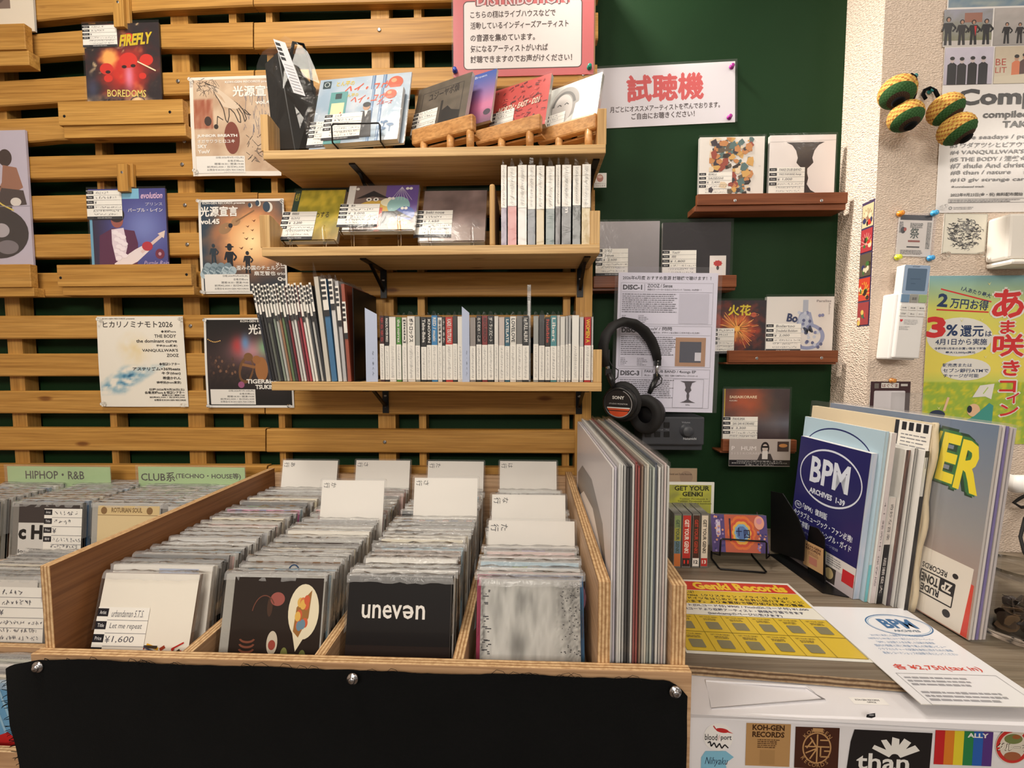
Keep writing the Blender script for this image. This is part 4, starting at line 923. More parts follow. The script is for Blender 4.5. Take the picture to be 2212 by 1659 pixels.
# lowest shelf, left group: singles, spines out, leaning left
GS4 = 'singles leaning on the lowest shelf'; lean = -.165
c7 = [(36, 40, 52), (30, 30, 34), (60, 62, 64), (96, 100, 92), (40, 42, 46), (130, 140, 128), (170, 170, 166), (150, 110, 84), (96, 118, 84), (60, 60, 62), (120, 40, 50), (190, 188, 184), (206, 204, 200), (110, 40, 52), (170, 70, 80), (214, 212, 206), (222, 218, 210), (60, 62, 66), (180, 178, 174), (44, 46, 52)]
n7 = ['navy', 'black', 'dark grey', 'olive grey', 'dark slate', 'sage', 'pale grey', 'tan', 'green', 'charcoal', 'dark red', 'silver', 'white', 'wine red', 'rose', 'off-white', 'white', 'slate', 'grey', 'blue black']
for i, (c, nm) in enumerate(zip(c7, n7)):
    x0 = 577+i*6.25; spine(x0, x0+4.1, 640, Z3+.0004+.0006, YSP-.002+.004*RN.random(), c, f'{nm} single in clear sleeve, {ordn(i)} from the left on the lowest shelf', GS4, h=.186+RN.uniform(-.003, .003), depth=.134, slip=(-.03, .32+.05*RN.random()), flap=.006, name='single_record', cat='record', lean=lean+.0015*i, tags=True)
for i, (x0, w, c, nm, hh, sl) in enumerate([(700, 9, (196, 190, 178), 'cream', .205, None), (712, 11, (62, 110, 150), 'blue', .20, (.0, .36)), (726, 8, (206, 204, 202), 'white', .20, (0, .3)), (737, 7, (176, 176, 178), 'silver', .196, (.05, .45)), (747, 7, (150, 76, 58), 'rust', .19, (.18, .56))]):
    spine(x0, x0+w, 600, Z3+.0008, YSP-.002, c, f'{nm} sleeve in a large clear bag, {ordn(i)} of five against the black bookend', 'large bagged sleeves on the lowest shelf', h=hh, depth=.134, slip=sl, flap=.03 if i == 0 else .012, name='single_record', cat='record', lean=-.10+.012*i, tags=True)
b = MB(); xk = P(759, 700, Y=.865).x+.004; b.box((xk, .862, Z3+.0003), (xk+.002, .992, P(760, 622, Y=.865).z), 'black_metal'); b.box((xk, .862, Z3+.0003), (xk+.012, .992, Z3+.0018), 'black_metal')
tag(b.build('bookend', org=(xk, .92, Z3), bevel=.0008), 'black metal bookend on the lowest shelf between singles and CDs', 'bookend')
# ================================================================= posters, signs and sleeves on the slats
class Sheet:
    """paper or board hanging on a frontal plane; drawn in photograph-sized units from its own top left corner"""
    def __init__(s, x0, y0, x1, y1, Y, thick=.0006, mat='print', rot=0, side=(225, 222, 216), curl=None, sk=0):
        s.x0, s.y0 = x0, y0; s.w, s.h = x1-x0, y1-y0; s.b = MB()
        O, U, D = flat(x0, y0, x1, y1, Y)
        if rot:
            r = math.radians(rot); u, d = V((1, 0, 0)), V((0, 0, -1)); c = O+U*.5+D*.5
            u2 = u*math.cos(r)+d*math.sin(r); d2 = d*math.cos(r)-u*math.sin(r); U = u2*U.length; D = d2*D.length; O = c-U*.5-D*.5
        s.O, s.U, s.D = O, U, D; s.a = Art(s.b, O, U, D, s.w, s.h, mat); s.thick = thick; s.a.curl = curl; s.sk = sk
        if not curl: s.b.obox(O+V((0, thick+.0001, 0)), U, D, V((0, -thick, 0)), mat, side)
    def L(s, x, y): return x-s.x0+(y-s.y0)*s.sk, y-s.y0
    def txt(s, body, x, y, h, col=(40, 40, 44), w=None, al='l', bold=.02, **k): s.a.text(body, *s.L(x, y), h, col, w, al, bold, **k)
    def rect(s, x0, y0, x1, y1, col): s.a.rect(*s.L(x0, y0), x1-x0, y1-y0, col)
    def done(s, name, label, cat, group=None, film=None, parent=None):
        org = s.O+s.U*.5+s.D; r = tag(s.b.build(name, org=org), label, cat, group)
        if film: f = MB(); film_sheet(f, s.O, s.U, s.D, V((0, -1, 0)), film, film, 'lam_film', amp=.0002); f.build('laminate', r, org)
        s.r = r; s.org = org; return r
def pin(x, y, Y, label, mat='acrylic', r=.0048, col=None, group='clear pins on the posters'):
    b = MB(); p = P(x, y, Y=Y); b.lathe(p, (0, -1, 0), [(r, 0), (r, .0012), (r*.6, .003), (r*.55, .0055), (r*.8, .0068), (r*.8, .0078), (r*.4, .0084), (0, .0084)], mat, col or (200, 200, 200), seg=14)
    return tag(b.build('push_pin', org=p), label, 'push pin', group)
def pins(pts, what, Y):
    for (x, y), c in zip(pts, ('top left', 'top right', 'bottom left', 'bottom right')):
        if x: pin(x, y, Y, f'clear pin at the {c} corner of the {what}')
WH = (226, 222, 216)
def infobox(s, x0, y0, x1, y1, date, bg=(224, 220, 214)):
    s.rect(x0, y0, x1, y1, bg); r = x1-3; h = (y1-y0)/37
    for t, y, hh, w in ((f'日程:{date}', 1.5, 4.8, 62), ('会場:尼崎tora', 8.5, 4.6, 36), ('開場18:30 / 開演19:00', 15, 4.8, 66), ('前売¥2,000 / 当日¥2,500', 21.5, 4.6, 84), ('お問合せ:KOH-GEN RECORDS', 28, 4.6, 84)): s.txt(t, r, y0+y*h, hh*h, (60, 60, 62), w=w*(x1-x0)/112, al='r', bold=.01)
    s.txt('https://koh-genrecords.com', r, y0+34*h, 2*h, (110, 110, 112), w=44, al='r', bold=0)
CUR = lambda u, v: .002*math.sin(v*3.0+u*1.5)+.0015*math.sin(u*5)*v
def poster_art(s, fn, n=40): s.a.grid(fn, 0, 0, s.w, s.h, n, n)
# poster with the sketched hand
s = Sheet(409, 168, 606, 378, YS-.0055, curl=CUR)
s.a.rect(0, 0, s.w, s.h, (222, 214, 204))
s.a.k += 1; s.a.grid(lambda u, v: mixcol((204, 180, 154), (176, 146, 120), .4+.7*fb(u*6, v*6, 1)) if not (u < .24 and v > .22 and v < .55) else mixcol((150, 84, 62), (190, 150, 124), .35+.8*fb(u*30, v*5, 2)), 8, 6, s.w-12, s.h-16, 40, 40)
dk = (70, 58, 50)
for pts in ([(35, 12), (56, 22), (80, 40), (104, 56), (126, 74), (134, 82)], [(54, 30), (66, 50), (76, 70), (80, 92), (84, 98), (88, 84), (88, 66)], [(88, 66), (100, 78), (108, 96), (113, 98), (112, 84), (104, 66)], [(104, 60), (118, 80), (122, 96), (126, 90), (118, 68)], [(110, 60), (126, 80), (136, 82)]):
    s.a.line(pts, 2.2, dk)
s.a.poly([(40, 16), (60, 22), (84, 40), (104, 56), (112, 66), (104, 70), (90, 68), (76, 64), (58, 36)], (206, 186, 164))
rn = random.Random(4)
for k in range(60): x, y = rn.uniform(16, 60), rn.uniform(6, 34); s.a.line([(x, y), (x+rn.uniform(-6, 10), y+rn.uniform(-4, 14))], .8, (90, 78, 70)); s.a.k -= 1
for k in range(60): x, y = rn.uniform(120, 190), rn.uniform(30, 110); s.a.line([(x, y), (x+rn.uniform(-4, 4), y+rn.uniform(4, 22))], .8, (104, 104, 118)); s.a.k -= 1
s.a.ell(92, 130, 17, 34, (120, 62, 50)); s.a.ell(40, 94, 8, 10, (64, 50, 46)); s.a.ell(58, 106, 5, 5, (50, 44, 40)); s.a.line([(60, 106), (62, 84), (74, 92)], 1.6, (50, 44, 40))
for k in range(40): x, y = rn.uniform(128, 185), rn.uniform(120, 180); s.a.line([(x, y), (x+rn.uniform(-12, 12), y+rn.uniform(-10, 10))], 1, (84, 76, 70)); s.a.k -= 1
s.txt('KOH-GEN RECORDS presents', 490, 178, 6, WH, w=110); s.txt('光源宣言', 507, 189, 22, WH, w=98, bold=.05); s.txt('vol.47', 556, 219, 9, WH, w=42, bold=.04)
for t, y, w in (('JUNIOR BREATH', 290, 90), ('オガサワラヒロユキ', 301, 84), ('SKY', 311.5, 22), ('YuuV', 322.5, 28)): s.txt(t, 423, y, 7.6, WH, w=w, bold=.035)
infobox(s, 418, 336, 527, 372, '2026年9月17日(木)'); s.done('gig_poster', 'beige gig poster with a sketched hand, partly behind the top shelf', 'poster', 'gig posters on the slats')
pins([(414, 175), (0, 0), (424, 371), (0, 0)], 'beige hand poster', YS-.008)
# poster with the guitar and birds
s = Sheet(428, 432, 620, 634, YS-.0055, curl=CUR); s.a.rect(0, 0, s.w, s.h, (222, 220, 216)); s.a.k += 1
def gb(u, v):
    d = math.hypot((u-.62)*1.0, (v-.45)*1.1); c = mixcol((250, 226, 170), (206, 130, 80), d*2.4); c = mixcol(c, (46, 62, 78), max(0, d*2.6-.75+.25*fb(u*5, v*5)))
    return mixcol(c, (34, 40, 50), max(0, v*2.2-1.35))
s.a.grid(gb, 6, 5, s.w-10, s.h-11, 44, 44)
s.a.ell(60, 62, 16, 11, (150, 116, 84), a0=-.5); s.a.ell(84, 48, 11, 8, (160, 124, 88), a0=-.5); s.a.ell(72, 56, 5, 5, (40, 40, 44)); s.a.line([(84, 48), (126, 24)], 3, (130, 96, 66))
for cx, cy, r in ((118, 14, 4), (136, 10, 5), (158, 18, 9)): s.a.ell(cx, cy, r, r*1.2, (214, 208, 196)); s.a.ell(cx-r*.5, cy-1, r*.9, r*1.2, (50, 66, 82))
for cx, cy, sc in ((106, 84, 1), (110, 58, .8), (120, 66, .8), (124, 46, .9), (94, 104, 1), (116, 106, .7), (120, 84, .6), (100, 72, .5)): s.a.poly([(cx-5*sc, cy-2*sc), (cx, cy), (cx+5*sc, cy-3*sc), (cx+1*sc, cy+3*sc)], (110, 56, 36))
def fig(a, x, y, h, c, hat=False):
    a.ell(x, y-h*.9, h*.08, h*.09, c); a.poly([(x-h*.14, y-h*.78), (x+h*.14, y-h*.78), (x+h*.1, y-h*.42), (x-h*.1, y-h*.42)], c); a.poly([(x-h*.1, y-h*.45), (x-h*.01, y-h*.45), (x-h*.03, y), (x-h*.12, y)], c); a.poly([(x+.0, y-h*.45), (x+h*.1, y-h*.45), (x+h*.13, y), (x+h*.04, y)], c)
    a.line([(x+h*.12, y-h*.74), (x+h*.24, y-h*.6), (x+h*.14, y-h*.48)], h*.06, c); a.line([(x-h*.12, y-h*.74), (x-h*.18, y-h*.5)], h*.06, c)
    if hat: a.ell(x, y-h*.95, h*.16, h*.03, c); a.ell(x, y-h*1.0, h*.08, h*.06, c)
fig(s.a, 68, 160, 62, (28, 34, 42), True); fig(s.a, 107, 158, 48, (34, 36, 42)); fig(s.a, 32, 140, 46, (44, 56, 66))
for k in range(14): s.a.ell(8+k*5, 150-(k % 3)*8+10, 9, 9, mixcol((170, 186, 194), (80, 100, 112), (k*37 % 10)/10), 16)
s.txt('KOH-GEN RECORDS presents', 438, 437.5, 6, WH, w=96); s.txt('光源宣言', 433, 447, 21, WH, w=84, bold=.05); s.txt('vol.45', 433, 473.5, 11, WH, w=43, bold=.05)
for t, y, w in (('メロ', 566, 20), ('歪みの国のチェルシー', 574, 106), ('扇芝智也 trio', 585.5, 68), ('Qu', 598, 17)): s.txt(t, 616, y, 9, WH, w=w, al='r', bold=.04)
infobox(s, 437, 592, 537, 630, '2026年8月20日(木)'); s.done('gig_poster', 'night-blue gig poster with a guitar, birds and silhouetted figures', 'poster', 'gig posters on the slats')
pins([(432, 436), (612, 437), (440, 631), (0, 0)], 'guitar and birds poster', YS-.008)
# pale poster
s = Sheet(209, 684, 405, 879, YS-.0055, curl=CUR)
def pale(u, v):
    c = mixcol((228, 222, 210), (222, 200, 150), max(0, .75-3.2*math.hypot(u-.42, v-.36))*(.7+fb(u*7, v*7)))
    k = max(0, .9-5*abs(v-.70-.35*(.3-u))-1.6*abs(u-.28))*(.65+1.5*fb(u*9, v*16, 3)); c = mixcol(c, (52, 124, 166), k); return mixcol(c, (36, 66, 96), max(0, k-.75)*2)
s.a.rect(0, 0, s.w, s.h, (226, 222, 214)); s.a.k += 1; s.a.grid(pale, 2, 2, s.w-4, s.h-4, 56, 56)
ik = (62, 58, 56)
s.txt('KOH-GEN RECORDS presents', 222, 687, 4.4, ik, w=74); s.txt('ヒカリノミナモト2026', 223, 694.5, 13, ik, w=158, bold=.035)
for t, r, y, h, w in (('◆尼崎tora', 388, 713.5, 6, 34), ('THE BODY', 388, 722.5, 7.2, 49), ('the dominant curve', 389, 733, 7.2, 91), ('変寺(from熊本)', 389, 744, 6, 47), ('VANQULLWAR\'S', 390, 753.5, 7.2, 80), ('ZOOZ', 391, 764, 6.8, 27), ('◆怪獣シアター', 392, 783, 6.4, 46),
    ('アステリズム×369beats', 392, 792.5, 7.6, 105), ('キタ(than)', 392, 802.5, 7.6, 42), ('帯盛かれん', 392, 813, 6.6, 40), ('嗚呼民(from東京)', 392, 823, 6.6, 54), ('日程:2026年9月26日(土)', 398, 838.5, 6.2, 77), ('会場:尼崎tora & 怪獣シアター', 398, 845, 6.2, 88), ('開場16:30 / 開演17:00', 398, 852, 3.6, 50), ('前売¥2,500 / 当日¥3,000', 398, 856.5, 3.6, 78), ('お問合せ:KOH-GEN RECORDS', 400, 862, 4.6, 70)): s.txt(t, r, y, h, ik, w=w, al='r', bold=.025)
s.done('gig_poster', 'white gig poster with blue and yellow watercolour clouds', 'poster', 'gig posters on the slats'); pins([(217, 690), (393, 690), (226, 872), (398, 875)], 'watercolour poster', YS-.008)
# crowd poster
s = Sheet(440, 687, 634, 881, YS-.0055, curl=CUR); s.a.rect(0, 0, s.w, s.h, (222, 220, 216)); s.a.k += 1
def crowd(u, v):
    c = mixcol((58, 46, 46), (26, 24, 24), abs(v-.5)*2); g = math.exp(-((u-.55)/.25)**2-((v-.36)/.14)**2); c = mixcol(c, (214, 150, 160), .8*g); c = mixcol(c, (190, 60, 60), .8*math.exp(-((u-.38)/.07)**2-((v-.3)/.1)**2)); c = mixcol(c, (90, 160, 220), .7*math.exp(-((u-.47)/.05)**2-((v-.27)/.09)**2)); c = mixcol(c, (110, 190, 130), .7*math.exp(-((u-.7)/.08)**2-((v-.32)/.1)**2))
    return mixcol(c, (96, 70, 56), max(0, .7*fb(u*26, v*26, 3))*math.exp(-((v-.58)/.14)**2))
s.a.grid(crowd, 5, 4, s.w-9, s.h-9, 56, 56)
s.a.ell(92, 112, 16, 30, (110, 76, 48), a0=.2); s.a.ell(98, 84, 10, 9, (120, 84, 52)); s.a.ell(126, 110, 14, 26, (156, 104, 60)); s.a.ell(116, 90, 9, 9, (150, 100, 58)); s.a.line([(84, 100), (112, 106)], 6, (140, 96, 60)); s.a.ell(80, 144, 7, 7, (150, 84, 120))
rn = random.Random(3)
for k in range(22): s.a.ell(rn.uniform(10, 70), rn.uniform(84, 120), 2.6, 3.4, rn.choice(((90, 66, 56), (70, 52, 48), (120, 88, 70))), 8)
for k in range(9): s.a.ell(9+k*3.4, 46+4*math.sin(k*.4)+k*.4, 1.2, 1.2, (240, 190, 110), 8)
s.txt('KOH-GEN RECORDS presents', 523, 692, 6, WH, w=100); s.txt('光源宣言', 541, 701, 21, WH, w=84, bold=.05); s.txt('TIGER&BEAR', 532, 819, 9.5, WH, w=86, bold=.05); s.txt('TSUKINOWA', 551, 831, 9.5, WH, w=72, bold=.05)
infobox(s, 450, 841, 550, 874, '2026年7月16日(木)'); s.done('gig_poster', 'dark gig poster of a concert crowd with coloured stage lights', 'poster', 'gig posters on the slats'); pins([(446, 692), (0, 0), (454, 876), (627, 876)], 'dark concert crowd poster', YS-.008)
# the red sign
s = Sheet(978, -66, 1282, 160, YS-.003, .0012, 'laminate', side=(206, 110, 108)); s.a.rect(0, 0, s.w, s.h, (200, 100, 98)); s.a.rrect(1000-978, 1+66, 257, 144, 10, (70, 44, 40)); s.a.rrect(1002-978, 3+66, 253, 140, 8, (228, 220, 208))
s.rect(1026, -20, 1230, 10, (200, 100, 98)); s.txt('DISTRIBUTION', 1028, -16, 29, (64, 38, 34), w=198, bold=.05); s.txt('DISTRIBUTION', 1029.5, -14.5, 26, (222, 196, 190), w=195, bold=.012)
for t, y, w in (('こちらの棚はライブハウスなどで', 22, 184), ('活動しているインディーズアーティスト', 45, 212), ('の音源を集めています。', 70.5, 140), ('気になるアーティストがいれば', 93.5, 168), ('試聴できますのでお声がけください！', 115.5, 220)): s.txt(t, 1015.5, y, 15.5, (74, 56, 50), w=w, bold=.02)
s.done('shop_sign', 'red framed sign with Japanese text above the top shelf', 'sign', film=.003)
for x, y, m, t in ((983, 153, (40, 70, 170), 'blue pin at the bottom left of the red sign'), (1273, 146, (20, 130, 110), 'teal pin at the bottom right of the red sign')): pin(x, y, YS-.006, t, 'laminate', .0055, m, 'coloured pins on the signs')
# sleeves on the ledges
G5 = 'sleeves on the slat ledges'
def art_flames(a):
    def f(u, v):
        t = fb(u*5, v*6, 11); c = mixcol((36, 28, 34), (196, 44, 34), 1.3*math.exp(-((u-.52)/.30)**2-((v-.58)/.30)**2)+.35*t); c = mixcol(c, (240, 170, 90), max(0, math.exp(-((u-.34)/.12)**2-((v-.42)/.16)**2)*1.1+t*.9-.25)); c = mixcol(c, (226, 150, 190), .8*math.exp(-((u-.58)/.06)**2-((v-.66)/.18)**2))
        c = mixcol(c, (60, 70, 100), .8*math.exp(-((u-.08)/.08)**2-((v-.8)/.14)**2)); return mixcol(c, (226, 196, 150), max(0, 1.6*(v-.86)*(1+2*t))*3)
    a.grid(f, 0, 0, 100, 100, 56, 56)
    for x, y, r in ((28, 56, 9), (58, 46, 12), (82, 46, 9), (60, 18, 7), (30, 68, 6), (76, 66, 5)): a.ell(x, y, r, r*.8, (206, 48, 38), 18)
    for x, y in ((52, 54), (64, 53), (30, 60)): a.ell(x, y, 3.4, 2, (40, 22, 24), 12)
    for x in (36, 68): a.ring(x, 97, 10, 6, 1.4, (84, 70, 76), 14, 3.14, 6.28)
    a.line([(70, 48), (94, 60)], 1.6, (240, 220, 180)); a.text('FIREFLY', 46, 15, 14, (206, 180, 40), w=42, bold=.05, shear=.25, rot=-4); a.text('BOREDOMS', 28, 82, 9, (220, 200, 110), w=52, bold=.012, rot=2)
fr = flat(180, 53, 350, 222, .9935); face_cd(fr, .004, 'record_sleeve', 'CD sleeve with red and yellow flames held by a turn peg', 'record', G5, art_flames, card=(-1, 2, 46, 27), kind='sleeve', side=(40, 34, 36))
def art_purple(a):
    a.grid(lambda u, v: mixcol(mixcol((60, 62, 130), (112, 124, 186), math.exp(-((u-.7)/.3)**2-((v-.5)/.3)**2)), (34, 24, 44), max(0, .9-2.6*u)*(v > .28)), 0, 0, 100, 100, 28, 28)
    a.rect(0, 34, 3.5, 66, (106, 160, 190)); a.rect(40, 0, 26, 13, (120, 180, 210)); a.poly([(10, 100), (12, 60), (30, 50), (58, 54), (62, 70), (60, 100)], (84, 34, 70)); a.poly([(28, 52), (44, 50), (48, 74), (42, 96), (32, 92), (28, 70)], (222, 206, 216)); a.poly([(30, 96), (58, 78), (70, 72), (76, 80), (60, 94), (48, 99.5), (30, 99.5)], (226, 214, 216))
    a.ell(36, 40, 8, 10, (150, 84, 76)); a.ell(36, 33, 10, 10, (34, 26, 36)); a.line([(66, 82), (96, 58)], 4, (214, 190, 186)); a.ell(74, 74, 7, 6, (176, 44, 60)); a.poly([(88, 58), (98, 54), (96, 64)], (220, 200, 190)); a.ell(90, 84, 6, 6.5, (110, 34, 60)); a.ell(90, 84, 2, 2.2, (190, 150, 170))
    for k in range(12): a.ell(33+(k*5) % 13, 56+k*3, 4, 3, (236, 224, 230), 10)
    a.text('evolution', 68, 5, 8, (214, 180, 210), w=28, bold=.02, shear=.2); a.text('プリンス', 74, 18, 4, (206, 206, 220), w=22, bold=0); a.text('パープル・レイン', 51, 25, 5, (226, 222, 226), w=45, bold=.01); a.text('Purple Rain', 68, 93, 7, (190, 170, 210), w=32, shear=.3, bold=0)
fr = flat(190, 409, 364, 575, .9935); face_cd(fr, .004, 'record_sleeve', 'purple and blue single sleeve with a guitar shape held by a turn peg', 'record', G5, art_purple, card=(-2, 2, 46, 37), kind='sleeve', side=(60, 54, 90))
fr = flat(-92, -110, 76, 68, .9935); face_cd(fr, .004, 'record_sleeve', 'cream sleeve with a small brown picture in the top left corner', 'record', G5, lambda a: (a.rect(0, 0, 100, 100, (224, 212, 194)), a.rect(8, 20, 60, 52, (124, 104, 94)), a.ell(44, 50, 20, 18, (90, 72, 66))), kind='sleeve')
def art_drummer(a):
    a.rect(0, 0, 100, 100, (186, 178, 194)); sk = (150, 104, 84)
    a.ell(84, 19, 5, 6, (58, 44, 42)); a.poly([(82, 24), (92, 26), (96, 40), (88, 44), (80, 40)], sk); a.line([(86, 30), (80, 40), (72, 44)], 3, sk); a.poly([(80, 40), (96, 42), (98, 52), (74, 54)], (70, 58, 58)); a.ell(78, 54, 9, 5, (70, 58, 54)); a.ell(90, 50, 4, 3, (214, 206, 200))
    a.line([(70, 44), (80, 52), (88, 56)], 1, (214, 190, 90)); a.line([(60, 53), (100, 53)], .4, (150, 144, 160)); a.ell(76, 72, 22, 18, (54, 48, 50)); a.ell(78, 70, 6, 5, (170, 162, 168)); a.ell(82, 82, 8, 5, (120, 112, 118)); a.ell(40, 40, 16, 20, (150, 140, 150))
fr = flat(-238, 287, 74, 588, .9935); face_cd(fr, .004, 'record_sleeve', 'large lavender record sleeve with a seated drummer at the left edge', 'record', G5, art_drummer, kind='sleeve', side=(180, 172, 190))
# ================================================================= the green wall's signs, CDs, sheet and headphones
s = Sheet(1290, 144, 1586, 268, YG-.002, .0012, 'laminate', rot=-1.6); s.a.rect(0, 0, s.w, s.h, (222, 218, 216)); s.txt('試聴機', 1356, 163, 53, (206, 84, 82), w=162, bold=.06); s.txt('月ごとにオススメアーティストを選んでおります。', 1318, 224, 13, (66, 54, 50), w=236, bold=.02); s.txt('ご自由にお聴きください！', 1364, 239.5, 13.5, (66, 54, 50), w=136, bold=.02)
s.done('shop_sign', 'white sign with three large red characters on the green wall', 'sign', film=.004)
for x, y, t in ((1580, 145, 'top'), (1575, 254, 'bottom')): pin(x, y, YG-.005, f'purple pin at the {t} right of the sign with red characters', 'laminate', .0055, (150, 40, 130), 'coloured pins on the signs')
s = Sheet(1283, 374, 1310, 405, YS-.0015, .0004, 'gloss'); s.a.rrect(0, 0, 27, 31, 4, (222, 220, 216)); s.a.ell(13, 11, 7, 8, (170, 110, 96)); s.a.ell(13, 8, 5, 3, (206, 170, 156)); s.txt('あま咲きコイン', 1286, 395, 3, (84, 60, 54), w=22, bold=0); s.txt('つかえます', 1287, 399.5, 3.6, (84, 60, 54), w=20, bold=0); s.done('coin_sticker', 'small white rounded sticker at the right end of the slats', 'sticker')
G6 = 'CDs on the reddish ledges'; YC = 1.032
def wallcd(x0, y0, x1, y1, label, draw, card=None, args=(), Y=YC, kind='jewel', bag=.004):
    return face_cd(flat(x0, y0, x1, y1, Y), .009, 'compact_disc', label, 'CD', G6, draw, card=card, bag=bag, kind=kind, cardargs=args)
def art_collage(a):
    a.rect(0, 0, 100, 100, (222, 216, 210)); rn = random.Random(7); cs = ((190, 130, 80), (84, 110, 110), (50, 40, 36), (206, 160, 90), (150, 70, 56), (220, 200, 170), (96, 84, 70), (60, 52, 60))
    for k in range(150): x, y = rn.uniform(16, 80), rn.uniform(2, 98); r = rn.uniform(2, 8); a.poly([(max(15, min(84, x+r*math.cos(t)*rn.uniform(.6, 1.4))), max(1, min(99, y+r*math.sin(t)*rn.uniform(.6, 1.4)))) for t in (0, 1.2, 2.4, 3.8, 5.1)], rn.choice(cs))
    a.text('・・', 92, 50, 3, (120, 120, 120), w=2)
wallcd(1512, 297, 1648, 420, 'CD with a busy colour collage on the highest reddish ledge', art_collage, (0, 61, 51, 42), ('葛西貴比古', 'SAISEISHI', '2,400'))
def art_vase(a):
    a.rect(0, 0, 100, 100, (222, 214, 212)); c = (52, 44, 44); P_ = [(25, 12), (34, 17), (40, 26), (43, 38), (41, 46), (46, 52), (50, 56), (50, 64), (48, 72), (50, 82), (44, 92), (36, 97)]
    a.poly(P_+[(106-x+2, y) for x, y in P_[::-1]], c); a.line([(0, 11), (100, 9)], .5, (150, 144, 144))
wallcd(1664, 293, 1801, 420, 'white CD with a black vase silhouette on the highest reddish ledge', art_vase, (0, 54, 54, 48), ('FAKE DUB BAND', 'FAKE DUB BAND 4songs', '1,000'))
wallcd(1290, 479, 1423, 600, 'plain grey CD on the ledge behind the printed sheet', lambda a: a.grid(lambda u, v: mixcol((160, 154, 158), (138, 134, 138), v), 0, 0, 100, 100, 2, 8), (-2, 48, 52, 48), ('ZOOZ', 'Sense', '2,500'))
def art_black(a): a.rect(0, 0, 100, 100, (32, 28, 34)); a.rect(70, 60, 24, 38, (224, 218, 214)); a.ell(82, 74, 6, 5, (190, 60, 62)); a.ell(82, 82, 2, 4, (60, 50, 50)); rn = random.Random(1); [a.line([(82, 74), (82+7*math.cos(k*.7), 74+6*math.sin(k*.7))], 1, (190, 60, 62)) for k in range(9)]
wallcd(1432, 481, 1576, 600, 'black CD with a small white corner card behind the printed sheet', art_black, (0, 50, 50, 48), ('YuuV', '閃閃', '1,800'), bag=.007)
def art_spark(a):
    def f(u, v): d = math.hypot(u-.45, v-.55); return mixcol(mixcol((250, 190, 90), (150, 54, 34), min(1, d*3.2)), (38, 30, 38), max(0, min(1, d*2.6-.55+.9*fb(u*6, v*6, 8))))
    a.grid(f, 0, 0, 100, 100, 40, 40); rn = random.Random(5)
    for k in range(60): t = rn.uniform(0, 6.28); r = rn.uniform(16, 42); a.line([(45+6*math.cos(t), 55+6*math.sin(t)), (45+r*math.cos(t), 55+r*math.sin(t))], .8, rn.choice(((240, 170, 90), (214, 100, 50)))); a.k -= 1
    a.ell(76, 28, 5, 5, (170, 70, 50)); a.ring(76, 28, 10, 3, 1, (190, 110, 70)); a.text('火花', 28, 9, 20, (206, 186, 50), w=42, bold=.05)
wallcd(1542, 649, 1653, 760, 'dark CD with an orange explosion behind the printed sheet', art_spark, (0, 54, 40, 50), Y=1.034)
def art_bottle(a):
    a.rect(0, 0, 100, 100, (216, 212, 208)); b1 = (150, 158, 186)
    a.rect(54, 6, 8, 22, (170, 176, 190)); a.poly([(50, 28), (66, 28), (72, 54), (44, 54)], b1); a.ring(62, 72, 26, 24, 6, (140, 150, 184)); a.ell(56, 44, 8, 14, (176, 184, 202)); rn = random.Random(3)
    for k in range(30): x, y = rn.uniform(46, 84), rn.uniform(28, 92); a.ell(x, y, 2.4, 3, rn.choice(((120, 128, 166), (190, 196, 210), (84, 92, 130))), 10)
    a.text('Bo', 32, 30, 15, (50, 60, 96), w=16, bold=.05, rot=8); a.text('M', 55, 56, 13, (50, 60, 84), w=12, bold=.03, rot=-20); a.text('Parallax', 74, 6, 4, (120, 116, 122), w=22, bold=0); a.text('Reborn', 95, 12, 3, (140, 136, 140), w=20, rot=90, bold=0)
wallcd(1657, 641, 1797, 760, 'white CD with a pale blue bottle drawing beside the pier', art_bottle, (0, 49, 52, 51), ('Boilertoo', 'Doubtful Biddism', '2,000'), bag=.005)
def art_ember(a):
    a.grid(lambda u, v: mixcol(mixcol((176, 78, 40), (60, 46, 48), min(1, math.hypot(u-.25, v-.25)*1.7+.3*fb(u*3, v*3))), (110, 116, 132), max(0, .8-3*abs(v-.62))*u), 0, 0, 100, 100, 28, 28); a.rect(0, 0, 1.5, 100, (190, 160, 50)); a.text('SAISAIKORARE', 8, 12, 5, (222, 200, 170), w=42, bold=.03); a.text('PUHUMU', 8, 20, 2.4, (220, 206, 190), w=12, bold=.02)
wallcd(1565, 840, 1702, 960, 'dark CD with an orange glowing sky on the lowest reddish ledge', art_ember, (-1, 50, 53, 50), ('PAHUMA', 'SAI SAI KORARE', '3,300'), bag=.005)
s = Sheet(1576, 948, 1706, 1008, .998, .0006, 'laminate'); s.a.rect(0, 0, s.w, s.h, (170, 160, 156)); s.txt('P   HUM', 1581, 964, 9, (222, 216, 214), w=52, bold=.0); s.txt('S I S I KORARE', 1580, 977, 5, (196, 188, 186), w=62, bold=0); s.rect(0+1576, 994, 1706, 1007, (28, 26, 28))
for i in range(3): s.txt(('PAHUMAの新作が登場しました', '新世代を代表するアーティストによる注目のアルバム', 'お楽しみください')[i], 1641, 995.5+i*4, 2.8, (214, 210, 208), w=(96, 118, 60)[i], al='c', bold=0)
s.a.ell(76, 20, 9, 14, (44, 38, 40)); s.a.poly([(60, 46), (66, 32), (88, 32), (94, 46)], (66, 60, 60)); s.a.ell(76, 20, 6, 9, (190, 176, 168)); s.a.rect(69, 15, 14, 4, (24, 22, 24)); s.a.rect(70, 26, 12, 18, (206, 200, 196)); s.a.rect(102, 5, 24, 22, (64, 50, 48)); s.a.ell(114, 14, 9, 4, (176, 120, 70)); s.done('leaflet', 'small grey leaflet hanging below the dark CD on the lowest reddish ledge', 'leaflet')
